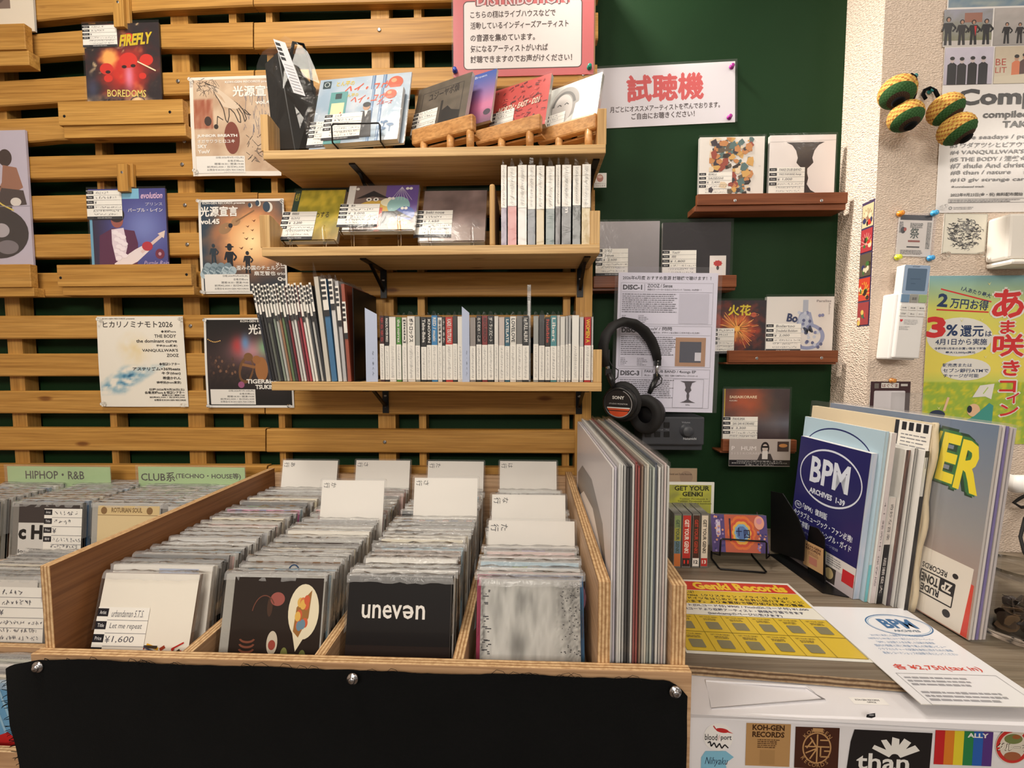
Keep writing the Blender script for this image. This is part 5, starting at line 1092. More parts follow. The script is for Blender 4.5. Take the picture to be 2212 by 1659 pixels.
# printed listening sheet in a clear pocket
s = Sheet(1334, 590, 1541, 890, .968, .0008, 'print', rot=.9); s.a.rect(0, 0, s.w, s.h, (218, 216, 224)); k = (56, 54, 60); k2 = (104, 102, 108)
s.txt('2026年6月度 おすすめ音源 試聴機で聴けます！！', 1343, 597, 8.5, k, w=184)
for y0, hh in ((612, 88), (704, 88), (797, 84)): s.a.frame(1340-1334, y0-590, 192, hh, .7, (150, 148, 154))
for n_, t1, t2, y in ((1, 'ZOOZ / Sense', '京都のスーパーカールなロックのバンド「ZOOZ」の6作目！！', 612), (2, 'YuuV / 閃閃', '初回CD盤のみ - デザインなど封にこだわり抜いた力作！', 704), (3, 'FAKE DUB BAND / 4songs EP', '更に先へ、更に熱く進化（深化）を続ける神戸のグルーヴマスターの', 797)):
    s.txt(f'DISC-{n_}', 1344, y+4, 10.5, k, w=40, bold=.04); s.rect(1389, y+2, 1389.8, y+17, k2); s.txt(t1, 1395, y+2, 7.5, k, w=(52, 54, 108)[n_-1], bold=.01); s.txt(t2, 1395, y+12, 4, k, w=112, bold=.01); s.rect(1342, y+19, 1530, y+19.6, (150, 148, 154)); s.a.lines(1343-1334, y+24-590, 116, 10, 4.2, k2, .42); s.a.lines(1343-1334, y+70-590, 16, 5, 3.6, k2, .34, .5); s.a.lines(1378-1334, y+70-590, 22, 5, 3.6, k2, .34, .5)
s.rect(1462, 634, 1524, 698, (196, 194, 202)); s.rect(1458, 728, 1521, 790, (170, 130, 96)); s.rect(1467, 737, 1512, 782, (70, 72, 82)); s.rect(1499, 760, 1512, 778, (206, 204, 206)); s.a.frame(1456-1334, 818-590, 64, 62, .7, (150, 148, 154))
q = [(15, 26), (24, 30), (27, 40), (25, 46), (30, 52), (29, 58), (30, 66), (24, 70), (16, 73)]; s.a.poly([(1456-1334+x, 818-590+y-22) for x, y in q+[(64-x, y) for x, y in q[::-1]]], (66, 60, 66)); s.txt('life', 1484, 872, 3.5, k, w=9, bold=0)
s.done('listening_sheet', 'printed white sheet in a clear pocket listing three discs', 'sheet'); f = MB(); film_sheet(f, s.O, s.U, s.D, V((0, -1, 0)), .008, .012, 'lam_film', amp=.0003); f.build('clear_pocket', s.r, s.org)
# disc player under the sheet
def player():
    p0, p1 = P(1388, 900, Y=.975), P(1521, 962, Y=.975); b = MB(); org = V(((p0.x+p1.x)/2, YG-.002, p1.z)); b.box((p0.x, .975, p1.z), (p1.x, YG-.002, p0.z), 'device_grey')
    r = tag(b.build('disc_player', org=org, bevel=.003), 'dark grey disc player on the green wall below the printed sheet', 'disc player')
    for i, (x, y) in enumerate(((1400, 938), (1420, 938), (1440, 938), (1420, 918), (1440, 918), (1400, 918))):
        m = MB(); c = P(x, y, Y=.975); m.box((c.x-.0062, .9735, c.z-.0062), (c.x+.0062, .9752, c.z+.0062), 'plastic_black'); m.build('button', r, org, bevel=.0006)
    m = MB(); c = P(1482, 930, Y=.975); m.lathe(c, (0, -1, 0), [(.0145, 0), (.0145, .001), (.0125, .0015), (.0115, .014), (.0100, .0155), (0, .0155)], 'device_grey', seg=26); m.build('volume_knob', r, org)
    m = MB(); a = Art(m, (p0.x, .9748, p0.z), (p1.x-p0.x, 0, 0), (0, 0, p1.z-p0.z), 133, 62); a.text('Volume', 84, 10, 4, (150, 152, 158), w=18); a.text('Nakamichi', 88, 45, 5, (190, 192, 196), w=28, bold=.02); a.text('Track Call', 24, 27, 3, (140, 142, 150), w=20); a.text('Play', 50, 27, 3, (140, 142, 150), w=8); m.build('panel_lettering', r, org)
    m = MB(); m.box((p0.x-.004, .99, P(1400, 972, Y=.99).z), (p1.x+.002, YG-.002, p1.z-.0004), 'device_grey'); m.build('base', r, org, bevel=.002)
player()
# headphones
def headphones():
    Yh = .925; org = P(1365, 940, Y=Yh); r = empty('headphones', org, 'black headphones with an orange striped label hanging by the printed sheet', 'headphones')
    path = [(1309, 792, .905), (1304, 768, .905), (1303, 746, .906), (1310, 722, .909), (1324, 704, .914), (1345, 695, .921), (1368, 699, .929), (1389, 713, .937), (1406, 735, .944), (1416, 758, .949), (1420, 778, .951)]
    pts = [P(x, y, Y=Y) for x, y, Y in path]; wv = V((.42, -.9, .12)).normalized()*.015
    b = MB(); n = len(pts); vs = []
    for i, p in enumerate(pts):
        t = (pts[min(i+1, n-1)]-pts[max(i-1, 0)]).normalized(); m = t.cross(wv).normalized(); th = .0062+.003*math.sin(PI*i/(n-1)); w = wv*(.75+.4*math.sin(PI*i/(n-1)))
        for k in range(12): a = 2*PI*k/12; vs.append(p+w*math.cos(a)+m*(th*math.sin(a)))
    fs = [(i*12+k, i*12+(k+1) % 12, (i+1)*12+(k+1) % 12, (i+1)*12+k) for i in range(n-1) for k in range(12)]+[tuple(range(12))[::-1], tuple((n-1)*12+k for k in range(12))]
    b.raw(vs, fs, 'rubber_black', smooth=True); b.build('headband', r, org)
    def arm(top, mid, bot, cup):
        m = MB(); A, B_, C_, = (P(x, y, Y=Y) for x, y, Y in (top, mid, bot)); m.obox(A-V((.006, .004, .012)), (.013, 0, 0), (0, .011, 0), (0, 0, .022), 'plastic_black'); 
        m.lathe(A+V((0, -.005, -.002)), (0, -1, 0), [(.0022, 0), (.0022, .001), (0, .001)], 'steel', seg=8)
        m.tube([A, A.lerp(B_, .5), B_], .0042, 'chrome', seg=8); m.obox(B_-V((.006, .004, .004)), (.012, 0, 0), (0, .009, 0), (0, 0, .012), 'plastic_black'); m.tube([B_, B_.lerp(C_, .5), C_], [.0058, .0062, .0045], 'plastic_black', seg=8); m.build('slider_arm', r, org)
    arm((1309, 766, .905), (1314, 806, .903), (1327, 838, .902), 0); arm((1420, 778, .951), (1418, 816, .951), (1402, 850, .945), 1)
    ax = V((-.50, -.86, -.06)).normalized(); c = P(1336, 872, Y=.893)
    m = MB(); m.lathe(c, ax, [(.0, -.022), (.030, -.022), (.034, -.016), (.0345, -.004), (.0325, -.0005), (.0295, .001), (.029, .0005), (0, .0005)], 'plastic_black', seg=36); h1 = m.build('ear_cup', r, org)
    m = MB(); u = V((0, 0, 1)).cross(ax).normalized(); d = ax.cross(u).normalized(); d = -d if d.z > 0 else d
    u = d.cross(ax).normalized(); u = u if u.x > 0 else -u
    a = Art(m, c+ax*.0009-u*.028-d*.028, u*.056, d*.056, 100, 100, 'gloss'); a.n = ax; a.ell(50, 50, 49, 49, (22, 20, 22), 36)
    a.poly([(8, 66), (92, 66), (80, 88), (62, 97), (38, 97), (20, 88)], (190, 72, 36)); a.rect(8, 63, 84, 4, (206, 204, 200)); a.rect(12, 74, 76, 3, (30, 26, 26)); a.text('SONY', 28, 22, 12, (206, 204, 200), w=44, bold=.04); a.text('STUDIO MONITOR', 16, 48, 5, (190, 188, 186), w=68); a.ring(50, 50, 50, 50, 2.5, (150, 146, 146), 36, -1.2, 2.2); m.build('cup_label', h1, org)
    m = MB(); cc = c-ax*.024; m.lathe(cc, ax, [(.018, -.014), (.026, -.016), (.035, -.013), (.0375, -.006), (.036, .001), (.030, .003), (.018, .001)], 'rubber_black', seg=30, sy=1.12); m.build('ear_pad', h1, org)
    ax2 = V((.62, .76, .10)).normalized(); c2 = P(1399, 893, Y=.955)
    m = MB(); m.lathe(c2, ax2, [(0, -.004), (.029, -.004), (.034, 0), (.0345, .012), (.030, .018), (0, .020)], 'plastic_black', seg=36); h2 = m.build('ear_cup', r, org)
    m = MB(); m.lathe(c2-ax2*.004, ax2, [(.016, -.010), (.026, -.017), (.034, -.016), (.0375, -.009), (.0365, .0), (.02, .002)], 'rubber_black', seg=30, sy=1.15); m.build('ear_pad', h2, org)
    m = MB(); rn = random.Random(2); m.tube([P(x, y, Y=Y) for x, y, Y in ((1312, 772, .90), (1322, 790, .895), (1336, 800, .893), (1334, 815, .893), (1322, 826, .893), (1322, 838, .895))], .0011, 'rubber_black', seg=6); m.tube([P(x, y, Y=Y) for x, y, Y in ((1421, 806, .945), (1430, 818, .94), (1428, 828, .94), (1414, 838, .943))], .0011, 'rubber_black', seg=6); m.build('cable', r, org)
    h = MB(); p = P(1352, 703, Y=.93); h.tube([V((p.x, YS+.02, p.z-.001)), V((p.x, .93, p.z-.001)), V((p.x, .915, p.z+.004))], .0025, 'steel', seg=8); tag(h.build('hook', org=V((p.x, YS, p.z))), 'metal hook carrying the black headphones', 'hook')
headphones()
# ================================================================= the right-hand wall
def frontal(px, py, off=0): return P(px, py, Y=YR-off)
s = Sheet(2051, -70, 2345, 456, YR-.002, .0006, 'laminate', sk=.066); s.a.rect(0, 0, s.w, s.h, (224, 220, 218)); s.a.k += 1
dx = lambda y: (y-230)*-.066
s.a.grid(lambda u, v: mixcol((96, 124, 150), (150, 160, 160), fb(u*9, v*6, 2)+.5), 2, 0, s.w-2, 84, 30, 10); ik = (52, 52, 56)
PH = [(2040, 18, 2134, 97), (2137, 18, 2233, 97), (2040, 99, 2134, 178), (2137, 99, 2233, 178)]
for i, (x0, y0, x1, y1) in enumerate(PH):
    (x, y), w, h = s.L(x0, y0), x1-x0, y1-y0
    bg = [((150, 150, 164), (120, 120, 90)), ((176, 170, 168), (150, 146, 144)), ((196, 190, 206), (178, 172, 188)), ((190, 176, 156), (206, 196, 176))][i]
    s.a.grid(lambda u, v: mixcol(bg[0], bg[1], v+.3*fb(u*6, v*6, i)), x, y, w, h, 14, 14)
    if i == 0: s.a.rect(x+40, y+8, 34, 20, (150, 104, 90)); s.a.rect(x, y+66, w, h-66, (190, 184, 180))
    xs = [(10, .96), (38, .86), (62, .84), (88, .86)] if i == 0 else [(26, .72), (52, .7), (78, .72)] if i == 1 else [(16, .78), (36, .76), (58, .78), (80, .78)] if i == 2 else [(44, .8), (60, .84), (80, .8)]
    for j, (fx, k) in enumerate(xs):
        c = [(34, 34, 40), (40, 38, 42), (30, 28, 32), (36, 36, 44)][j % 4] if i < 3 else [(206, 120, 84), (84, 60, 60), (40, 46, 70)][j]; hh = h*k*(.80 if i < 2 else 1.15)
        yb = y+h*(.98 if i < 2 else 1.0); xx = x+fx*w/100*1.0
        if i < 2: fig(s.a, xx, yb-2, hh, c); s.a.ell(xx, yb-2-hh*.88, hh*.05, hh*.07, (170, 130, 110), 12)
        else:
            top = yb-hh*.72; s.a.poly([(xx-9, yb), (xx-9, top+9), (xx-3, top+4), (xx+3, top+4), (xx+9, top+9), (xx+9, yb)], c); s.a.ell(xx, top-1, 4.4, 6, (190, 176, 176) if i == 2 else (180, 140, 116), 14); s.a.ell(xx, top-5, 4.8, 4, (40, 38, 40), 12)
    if i == 0: s.a.poly([(x+59, y+36), (x+64, y+36), (x+62, y+58)], (190, 40, 44))
    if i == 3: s.a.text('BE', x+2, y+26, 14, (170, 70, 60), w=20); s.a.text('LIT', x+2, y+44, 12, (170, 70, 60), w=22); s.a.poly([(x, y+64), (x+w, y+56), (x+w, y+h), (x, y+h)], (206, 196, 176))
s.txt('Comp', 2064, 188, 44, ik, w=156, bold=.045); s.txt('compiled', 2112, 236, 19, ik, w=88, bold=.025); s.txt('TAKE F', 2150, 258, 14, ik, w=78, bold=.03)
for t, y, w in (('#2 the seadays / pulse', 287, 170), ('#3 ウダアツシとピアウマイオ', 303, 182), ("#4 VANQULLWAR'S / 賭", 318, 174), ('#5 THE BODY / 涅槃★', 333, 150), ('#7 shule And christmas', 348, 174), ('#8 than / nature     #9 g', 363.5, 176), ('#10 giv strange car / 朝', 378.5, 178)): s.txt(t, 2047, y, 11.5, (84, 84, 90), w=w, bold=.015)
s.txt('★unreleased track', 2047, 396, 5.5, ik, w=66); s.txt('2022年9月23日(金・祝) 無料配布開始', 2046, 413, 9, ik, w=142, bold=.015); s.a.frame(*s.L(2042, 426), 152, 8.5, .6, (90, 90, 94)); s.a.lines(*s.L(2044, 429), 146, 2, 3.4, (110, 110, 114), .5, .3); s.a.ring(*s.L(2045, 446), 3.5, 3.5, 1.2, (120, 120, 124), 16); s.a.lines(*s.L(2051, 444.5), 40, 2, 3.4, (140, 140, 144), .4)
s.done('compilation_poster', 'large white poster with four band photos on the papered wall', 'poster')
pin(2036, 448, YR-.004, 'clear pin at the bottom left corner of the band photo poster', group='pins on the papered wall')
# crocheted ball pairs
def balls(label, defs, loop):
    org = P(loop[0][0], loop[0][1], Y=YR-.004); r = empty('crochet_shaker', org, label, 'ball shaker', 'crocheted ball shakers on the papered wall')
    for cx, cy, Y, rx, ry, ax in defs:
        c = P(cx, cy, Y=Y); a = V(ax).normalized(); b = MB(); R_ = rx*Y/959*.78; prof = []; n = 26
        for i in range(n+1):
            t = PI*i/n; bmp = 1+.022*(i % 2); prof.append((max(.0001, R_*math.sin(t)*bmp), -R_*.92*math.cos(t)*bmp))
        rn = random.Random(int(cx))
        def cf(i, k):
            f = i/n
            if f > .80: q = (62, 44, 30)
            elif f > .58: q = (44, 84, 40)
            else: q = (206, 168, 84) if (i+k) % 3 else (170, 104, 48)
            d = -10 if (k+i) % 2 else 8; return tuple(max(0, v+d) for v in q)
        b.lathe(c, a, prof, 'rubberless', seg=44, colf=cf); b.build('ball', r, org)
        m = MB(); p = c+a*R_*.92; m.lathe(p, a, [(.0085, -.002), (.0105, .001), (.007, .004), (0, .0045)], 'fabric_black', seg=14); m.build('knot', r, org)
    m = MB(); m.tube([P(x, y, Y=Y) for x, y, Y in loop], .0032, 'fabric_black', seg=8); m.build('cord', r, org)
printed('rubberless', .85)
dn = (-.28, -.62, -.72)
balls('pair of crocheted ball shakers hanging furthest left on the papered wall', [(1938, 199, .895, 40, 34, (-.22, -.42, -.88)), (1956, 251, .893, 38, 34, (.05, -.42, -.90))],
      [(1962, 165, .940), (1968, 161, .938), (1976, 166, .936), (1980, 182, .933), (1976, 204, .925), (1968, 222, .91)])
balls('pair of crocheted ball shakers overlapping the poster edge', [(2042, 236, .893, 38, 34, (.34, -.42, -.84)), (2066, 279, .885, 39, 34, (.34, -.40, -.84))],
      [(2000, 214, .935), (1994, 204, .937), (1997, 195, .938), (2008, 190, .938), (2020, 196, .936), (2026, 208, .93)])
pin(1972, 168, YR-.002, 'teal pin holding the left pair of crocheted balls', 'laminate', .005, (30, 120, 120), 'pins on the papered wall'); pin(2008, 198, YR-.002, 'teal pin holding the right pair of crocheted balls', 'laminate', .005, (30, 120, 120), 'pins on the papered wall')
# event pass
s = Sheet(1941, 465, 2011, 554, YR-.002, .0006, 'laminate', rot=2.4); s.a.rect(0, 0, s.w, s.h, (222, 216, 204)); s.a.rect(3, 0, 64, 11, (34, 38, 50)); s.a.lines(24, 18, 26, 5, 2.2, (70, 74, 70), .7); s.txt('祭', 1966, 493, 22, (70, 84, 76), w=18, bold=.03); s.a.ell(10, 33, 5, 7, (36, 34, 38)); s.a.ell(14, 31, 3, 4, (170, 80, 66)); s.a.rect(22, 54, 24, 4, (150, 84, 74)); s.a.rect(20, 67, 26, 3, (70, 70, 70)); s.a.lines(8, 76, 46, 4, 2.6, (110, 110, 106), .6); s.a.lines(2, 16, 8, 10, 2.4, (90, 92, 96), .6); s.a.lines(58, 16, 9, 22, 2.6, (96, 100, 96), .6)
s.done('event_pass', 'small event pass in a clear sleeve with coloured pins at its corners', 'pass', film=.004)
for x, y, c, t in ((1943, 462, (226, 140, 40), 'orange pin at the top left of the event pass'), (2016, 461, (60, 160, 214), 'blue pin at the top right of the event pass'), (1938, 556, (206, 214, 60), 'lime pin at the bottom left of the event pass'), (2008, 558, (60, 150, 210), 'blue pin at the bottom right of the event pass')): pin(x, y, YR-.004, t, 'laminate', .006, c, 'pins on the papered wall')
# ink picture
s = Sheet(2040, 462, 2128, 548, YR-.002, .006, 'print', rot=1.2); s.a.rect(0, 0, s.w, s.h, (226, 222, 208)); s.a.frame(1, 1, s.w-2, s.h-2, 1, (170, 166, 154)); rn = random.Random(12)
for k in range(260):
    t = rn.uniform(0, 6.28); q = rn.random()**.5*33; x, y = 44+q*math.cos(t), 42+q*math.sin(t); l = rn.uniform(2, 7); a = rn.uniform(0, 3.1); s.a.line([(x, y), (x+l*math.cos(a), y+l*.6*math.sin(a)), (x+l*1.6*math.cos(a+.6), y+l*math.sin(a+.6))], rn.uniform(.6, 1.5), rn.choice(((54, 54, 58), (80, 80, 84), (130, 130, 132)))); s.a.k -= .8
s.done('ink_picture', 'small square black and white ink picture on the papered wall', 'picture')
for x, t in ((2041, 'left'), (2116, 'right')): pin(x, 551, YR-.006, f'clear pin under the {t} bottom corner of the ink picture', r=.0065, group='pins on the papered wall')
# beige box at the edge
b = MB(); p0, p1 = P(2183, 460, Y=.90), P(2290, 572, Y=.90); b.box((p0.x, .90, p1.z+.012), (p1.x, YR-.001, p0.z), 'wallbox'if False else 'ceiling_white'); b.box((p0.x+.001, .893, p1.z), (p1.x, YR-.001, p1.z+.011), 'ceiling_white'); tag(b.build('wall_unit', org=((p0.x+p1.x)/2, YR, p1.z), bevel=.006), 'cream plastic wall unit at the edge above the yellow poster', 'wall unit')
# remote control
def remote():
    F_ = .905; tl, tr, bl = P(1954, 571, Y=F_), P(2011, 573, Y=F_), P(1930, 773, Y=F_); U = tr-tl; D = bl-tl; Zn = V((0, -1, 0)); org = tl+U*.5+D; r = empty('air_conditioner_remote', org, 'white air conditioner remote in a wall holder beside the yellow poster', 'remote control')
    b = MB(); b.obox(tl, U, D, V((0, .020, 0)), 'remote_white'); b.build('body', r, org, bevel=.003)
    b = MB(); b.obox(tl-U*.10+D*.30+V((0, .006, 0)), U*1.04, D*.715, V((0, YR-.0005-F_-.006, 0)), 'remote_white'); b.build('holder', r, org, bevel=.003)
    b = MB(); a = Art(b, tl+V((0, -.0004, 0)), U, D, 57, 203, 'gloss'); a.rrect(1, 1, 55, 62, 3, (150, 172, 200)); a.rrect(8, 8, 42, 48, 2, (84, 108, 134)); a.rect(16, 30, 22, 1, (60, 80, 104)); a.rect(18, 40, 10, 1, (60, 80, 104)); a.text('SHARP', 18, 3, 2.6, (50, 56, 70), w=16); b.build('display', r, org)
    for i, (x, y, w, h, c, t) in enumerate([(1, 64, 17, 17, (110, 140, 170), ''), (20, 64, 17, 17, (150, 150, 144), '温度'), (39, 64, 17, 17, (150, 176, 120), '')]+[(1+19*(k % 3), 88+13*(k//3), 16, 10, (222, 220, 216), ('冷房', '除湿', '暖房', 'STEP', '停止', '切タイマー')[k]) for k in range(6)]):
        m = MB(); O = tl+U*(x/57)+D*(y/203); m.obox(O+V((0, .0002, 0)), U*(w/57), D*(h/203), V((0, -.0016, 0)), 'print', c); q = Art(m, O+V((0, -.0016, 0)), U*(w/57), D*(h/203), w, h)
        if t: q.text(t, w/2, h*.35, h*.34, (84, 84, 90), w=w*.62, al='c')
        m.build('button', r, org)
    m = MB(); a = Art(m, tl+V((0, -.0004, 0)), U, D, 57, 203, 'print'); a.text('♥', 4, 118, 6, (206, 60, 70)); a.lines(13, 119, 34, 4, 3, (170, 170, 172), .4, .3); a.lines(4, 134, 24, 3, 3, (170, 170, 172), .4, .3); m.build('lettering', r, org)
remote()
# coin poster
s = Sheet(2008, 596, 2300, 960, YR-.002, .0006, 'laminate', sk=.075); s.a.k += 1
def cg(u, v):
    y = v*364; c = mixcol((130, 176, 186), (206, 210, 110), min(1, y/70)); c = mixcol(c, (228, 214, 96), min(1, max(0, (y-50)/90)))
    if y > 205: c = mixcol(c, (178, 206, 104), min(1, (y-205)/30)*.7)
    if y > 228: c = mixcol((150, 180, 70), (206, 200, 60), max(0, fb(u*26, v*30, 2)*2+.2))
    return c
s.a.grid(cg, 0, 0, s.w, s.h, 60, 90); W2 = (224, 222, 216); nv = (44, 62, 100); rd = (206, 54, 56)
s.a.line([s.L(2030, 624), s.L(2130, 652)], 3, rd); s.a.line([s.L(2020, 668), s.L(2124, 674)], 3, rd); s.a.text('1人あたり最大', *s.L(2073, 618), 10, nv, 62, 'l', .02, 16); s.a.text('2', *s.L(2026, 633), 28, nv, 20, 'l', .05, 6); s.a.text('万円お得', *s.L(2050, 643), 21, nv, 76, 'l', .03, 5)
s.a.ell(*s.L(2065, 727), 66, 42, W2); s.txt('3', 2002, 684, 44, rd, w=37, bold=.07); s.txt('%', 2039, 700, 25, nv, w=24, bold=.03); s.txt('還元', 2068, 702, 24, nv, w=46, bold=.04); s.txt('は', 2117, 714, 12, nv, w=13, bold=.02); s.txt('4月1日から実施', 2017, 730.5, 13.5, nv, w=103, bold=.03); s.txt('令和9年1月末のお買い物まで対象', 2014, 749, 5.6, nv, w=104); s.txt('最大12,000pt還元', 2036, 758, 5.6, nv, w=60)
s.a.ell(*s.L(2076, 797), 50, 24, W2); s.txt('販売店または', 2030, 784, 8, nv, w=59, bold=.02); s.txt('セブン銀行ATMで', 2030, 795, 9, nv, w=92, bold=.02); s.txt('チャージが可能', 2031, 806.5, 8.5, nv, w=71, bold=.02)
for t, x, y, h, w in (('あ', 2133, 625, 62, 64), ('ま', 2146, 690, 32, 32), ('咲', 2132, 720, 50, 64), ('き', 2150, 776, 36, 36), ('コ', 2142, 820, 28, 36), ('イ', 2156, 846, 26, 28), ('ン', 2142, 872, 28, 40)): s.txt(t, x, y, h, W2, w=w, bold=.11); s.txt(t, x+2, y+2, h-4, rd, w=w-4, bold=.06)
for i, t in enumerate('えぇじゃないか'): s.txt(t, 2198-i*.4, 628+i*27, 22 if i not in (1, 3) else 15, (46, 140, 120), w=24 if i not in (1, 3) else 16, bold=.04)
s.a.poly([s.L(2088, 858), s.L(2104, 832), s.L(2133, 828), s.L(2126, 862), s.L(2114, 856)], W2); s.a.line([s.L(2110, 850), s.L(2120, 836)], 2, (170, 200, 90))
s.a.ell(*s.L(2090, 886), 13, 14, (226, 186, 150)); s.a.ell(*s.L(2082, 884), 5, 8, (40, 50, 60)); s.a.poly([s.L(2066, 914), s.L(2092, 898), s.L(2122, 870), s.L(2130, 876), s.L(2126, 914)], (70, 150, 140)); s.a.ell(*s.L(2016, 896), 16, 10, (50, 60, 84)); s.a.line([s.L(2030, 888), s.L(2040, 858)], 5, (226, 190, 156))
for x, y in ((2126, 612), (2070, 690), (2116, 768), (2020, 880), (2110, 688)): s.a.poly([s.L(x-4, y-2), s.L(x, y+2), s.L(x+4, y-3), s.L(x, y+5)], (226, 220, 160))
s.done('coin_poster', 'yellow and green poster with large red vertical characters', 'poster')
# strip of small pictures on the pier's side
def strip():
    tl, tr, bl = P(1863, 441, X=XC-.0006), P(1890, 431, X=XC-.0006), P(1848, 706, X=XC-.0006); U = V((0, tr.y-tl.y, 0)); D = V((0, 0, bl.z-tl.z)); b = MB(); a = Art(b, tl, U, D, 40, 270, 'gloss'); a.n = V((-1, 0, 0)); rn = random.Random(6)
    b.obox(tl+V((.0005, 0, 0)), U, D, V((-.0004, 0, 0)), 'gloss', (70, 60, 90)); a.k = 3
    for i in range(5):
        y = 6+i*53; bg = ((206, 190, 150), (170, 60, 66), (96, 84, 70), (196, 70, 50), (150, 56, 56))[i]; a.rect(2, y, 36, 49, bg)
        if i in (0, 1, 3):
            for k in range(9): t = PI+PI*k/8; a.line([(20, y+34), (20+26*math.cos(t)*.68, y+34+26*math.sin(t))], 1.6, ((150, 110, 90), (206, 150, 140), (226, 190, 70), )[(0, 1, 0, 2)[i]])
        for k in range(9): a.ell(rn.uniform(6, 34), y+rn.uniform(18, 46), rn.uniform(2, 6), rn.uniform(3, 7), rn.choice(((190, 60, 50), (206, 180, 90), (60, 60, 96), (214, 200, 170), (70, 110, 60), (60, 44, 40))), 12)
    tag(b.build('picture_strip', org=tl+U*.5+D), 'narrow strip of five small colourful pictures on the side of the pier', 'picture strip')
strip()
# blister card
s = Sheet(1881, 824, 1963, 905, YR-.002, .0008, 'gloss'); s.a.rect(0, 0, s.w, s.h, (64, 42, 46)); s.a.rrect(8, 20, 64, 62, 3, (206, 202, 206)); s.a.rect(8, 4, 9, 11, (110, 104, 100)); s.a.rect(22, 3, 36, 11, (214, 210, 204)); s.txt('はぐくま', 1905, 829, 7.5, (110, 40, 44), w=32, bold=.03); s.a.rect(62, 5, 14, 5, (196, 192, 188)); r = s.done('blister_card', 'dark card with a clear blister hanging behind the canvas bag', 'blister pack')
f = MB(); p0, p1 = P(1936, 848, Y=.93), P(1985, 905, Y=.93); f.box((p0.x, .92, p1.z), (p1.x, YR-.003, p0.z), 'clear_plastic'); f.build('blister', r, s.org)
pin(1926, 822, YR-.003, 'amber pin at the top of the dark blister card', 'laminate', .0055, (196, 130, 60), 'pins on the papered wall')
# white pipe and black cable by the wall
b = MB(); c = P(2188, 1045, Y=.86); b.tube([c, c+V((.35, 0, 0))], .0165, 'remote_white', seg=20); b.tube([c+V((.02, 0, 0)), c+V((.02, .085, 0))], .012, 'remote_white', seg=12); tag(b.build('white_rail', org=c), 'white round rail end at the edge behind the leaning records', 'rail')
b = MB(); b.tube([P(x, y, Y=Y) for x, y, Y in ((2290, 1050, .93), (2230, 1062, .93), (2204, 1076, .925), (2190, 1086, .92), (2206, 1096, .915), (2240, 1092, .91))], .003, 'rubber_black', seg=8); b.tube([P(x, y, Y=Y) for x, y, Y in ((2240, 1092, .91), (2214, 1120, .90), (2204, 1160, .89), (2212, 1192, .88))]+[V((P(2230, 1200, Y=.87).x, .87, ZB_+.004)), V((P(2290, 1200, Y=.87).x, .86, ZB_+.004))], .003, 'rubber_black', seg=8); tag(b.build('cable', org=P(2206, 1100, Y=.91)), 'black cable hanging behind the glass jar', 'cable')
# ================================================================= the fridge, its board and what stands on it
ZB = CZ-.405; BT = .0125; ZF = ZB-BT-.002
PL, PR = P(1484, 1437, Z=ZB), P(1930, 1471, Z=ZB); UF = (PR-PL).normalized(); VF = V((UF.y, -UF.x, 0))    # along the front, towards the viewer
xl = XR+.006
def fpt(u, v, z): q = PL+UF*u+VF*v; return V((q.x, q.y, z))
u0 = (xl-PL.x)/UF.x
b = MB(); q0, q1 = fpt(u0, 0, ZB-BT), fpt(.95, 0, ZB-BT)
b.prism([q0, q1, V((q1.x+.02, YR-.004, ZB-BT)), V((XC-.004, YR-.004, ZB-BT)), V((XC-.004, YG-.004, ZB-BT)), V((xl, YG-.004, ZB-BT))], (0, 0, BT), 'grey_board')
b.obox(q0+VF*.0002, q1-q0, VF*.0006, V((0, 0, BT)), 'board_edge', mats={}); tag(b.build('counter_board', org=((q0+q1)/2)), 'grey-brown wooden board lying on top of the white fridge', 'board')
UF, VF = V((1, 0, 0)), V((0, -1, 0)); u0 = xl-PL.x
def on_plane(px, py, pt, n): r = ray(px, py); return EYE+r*((pt-EYE).dot(n)/r.dot(n))
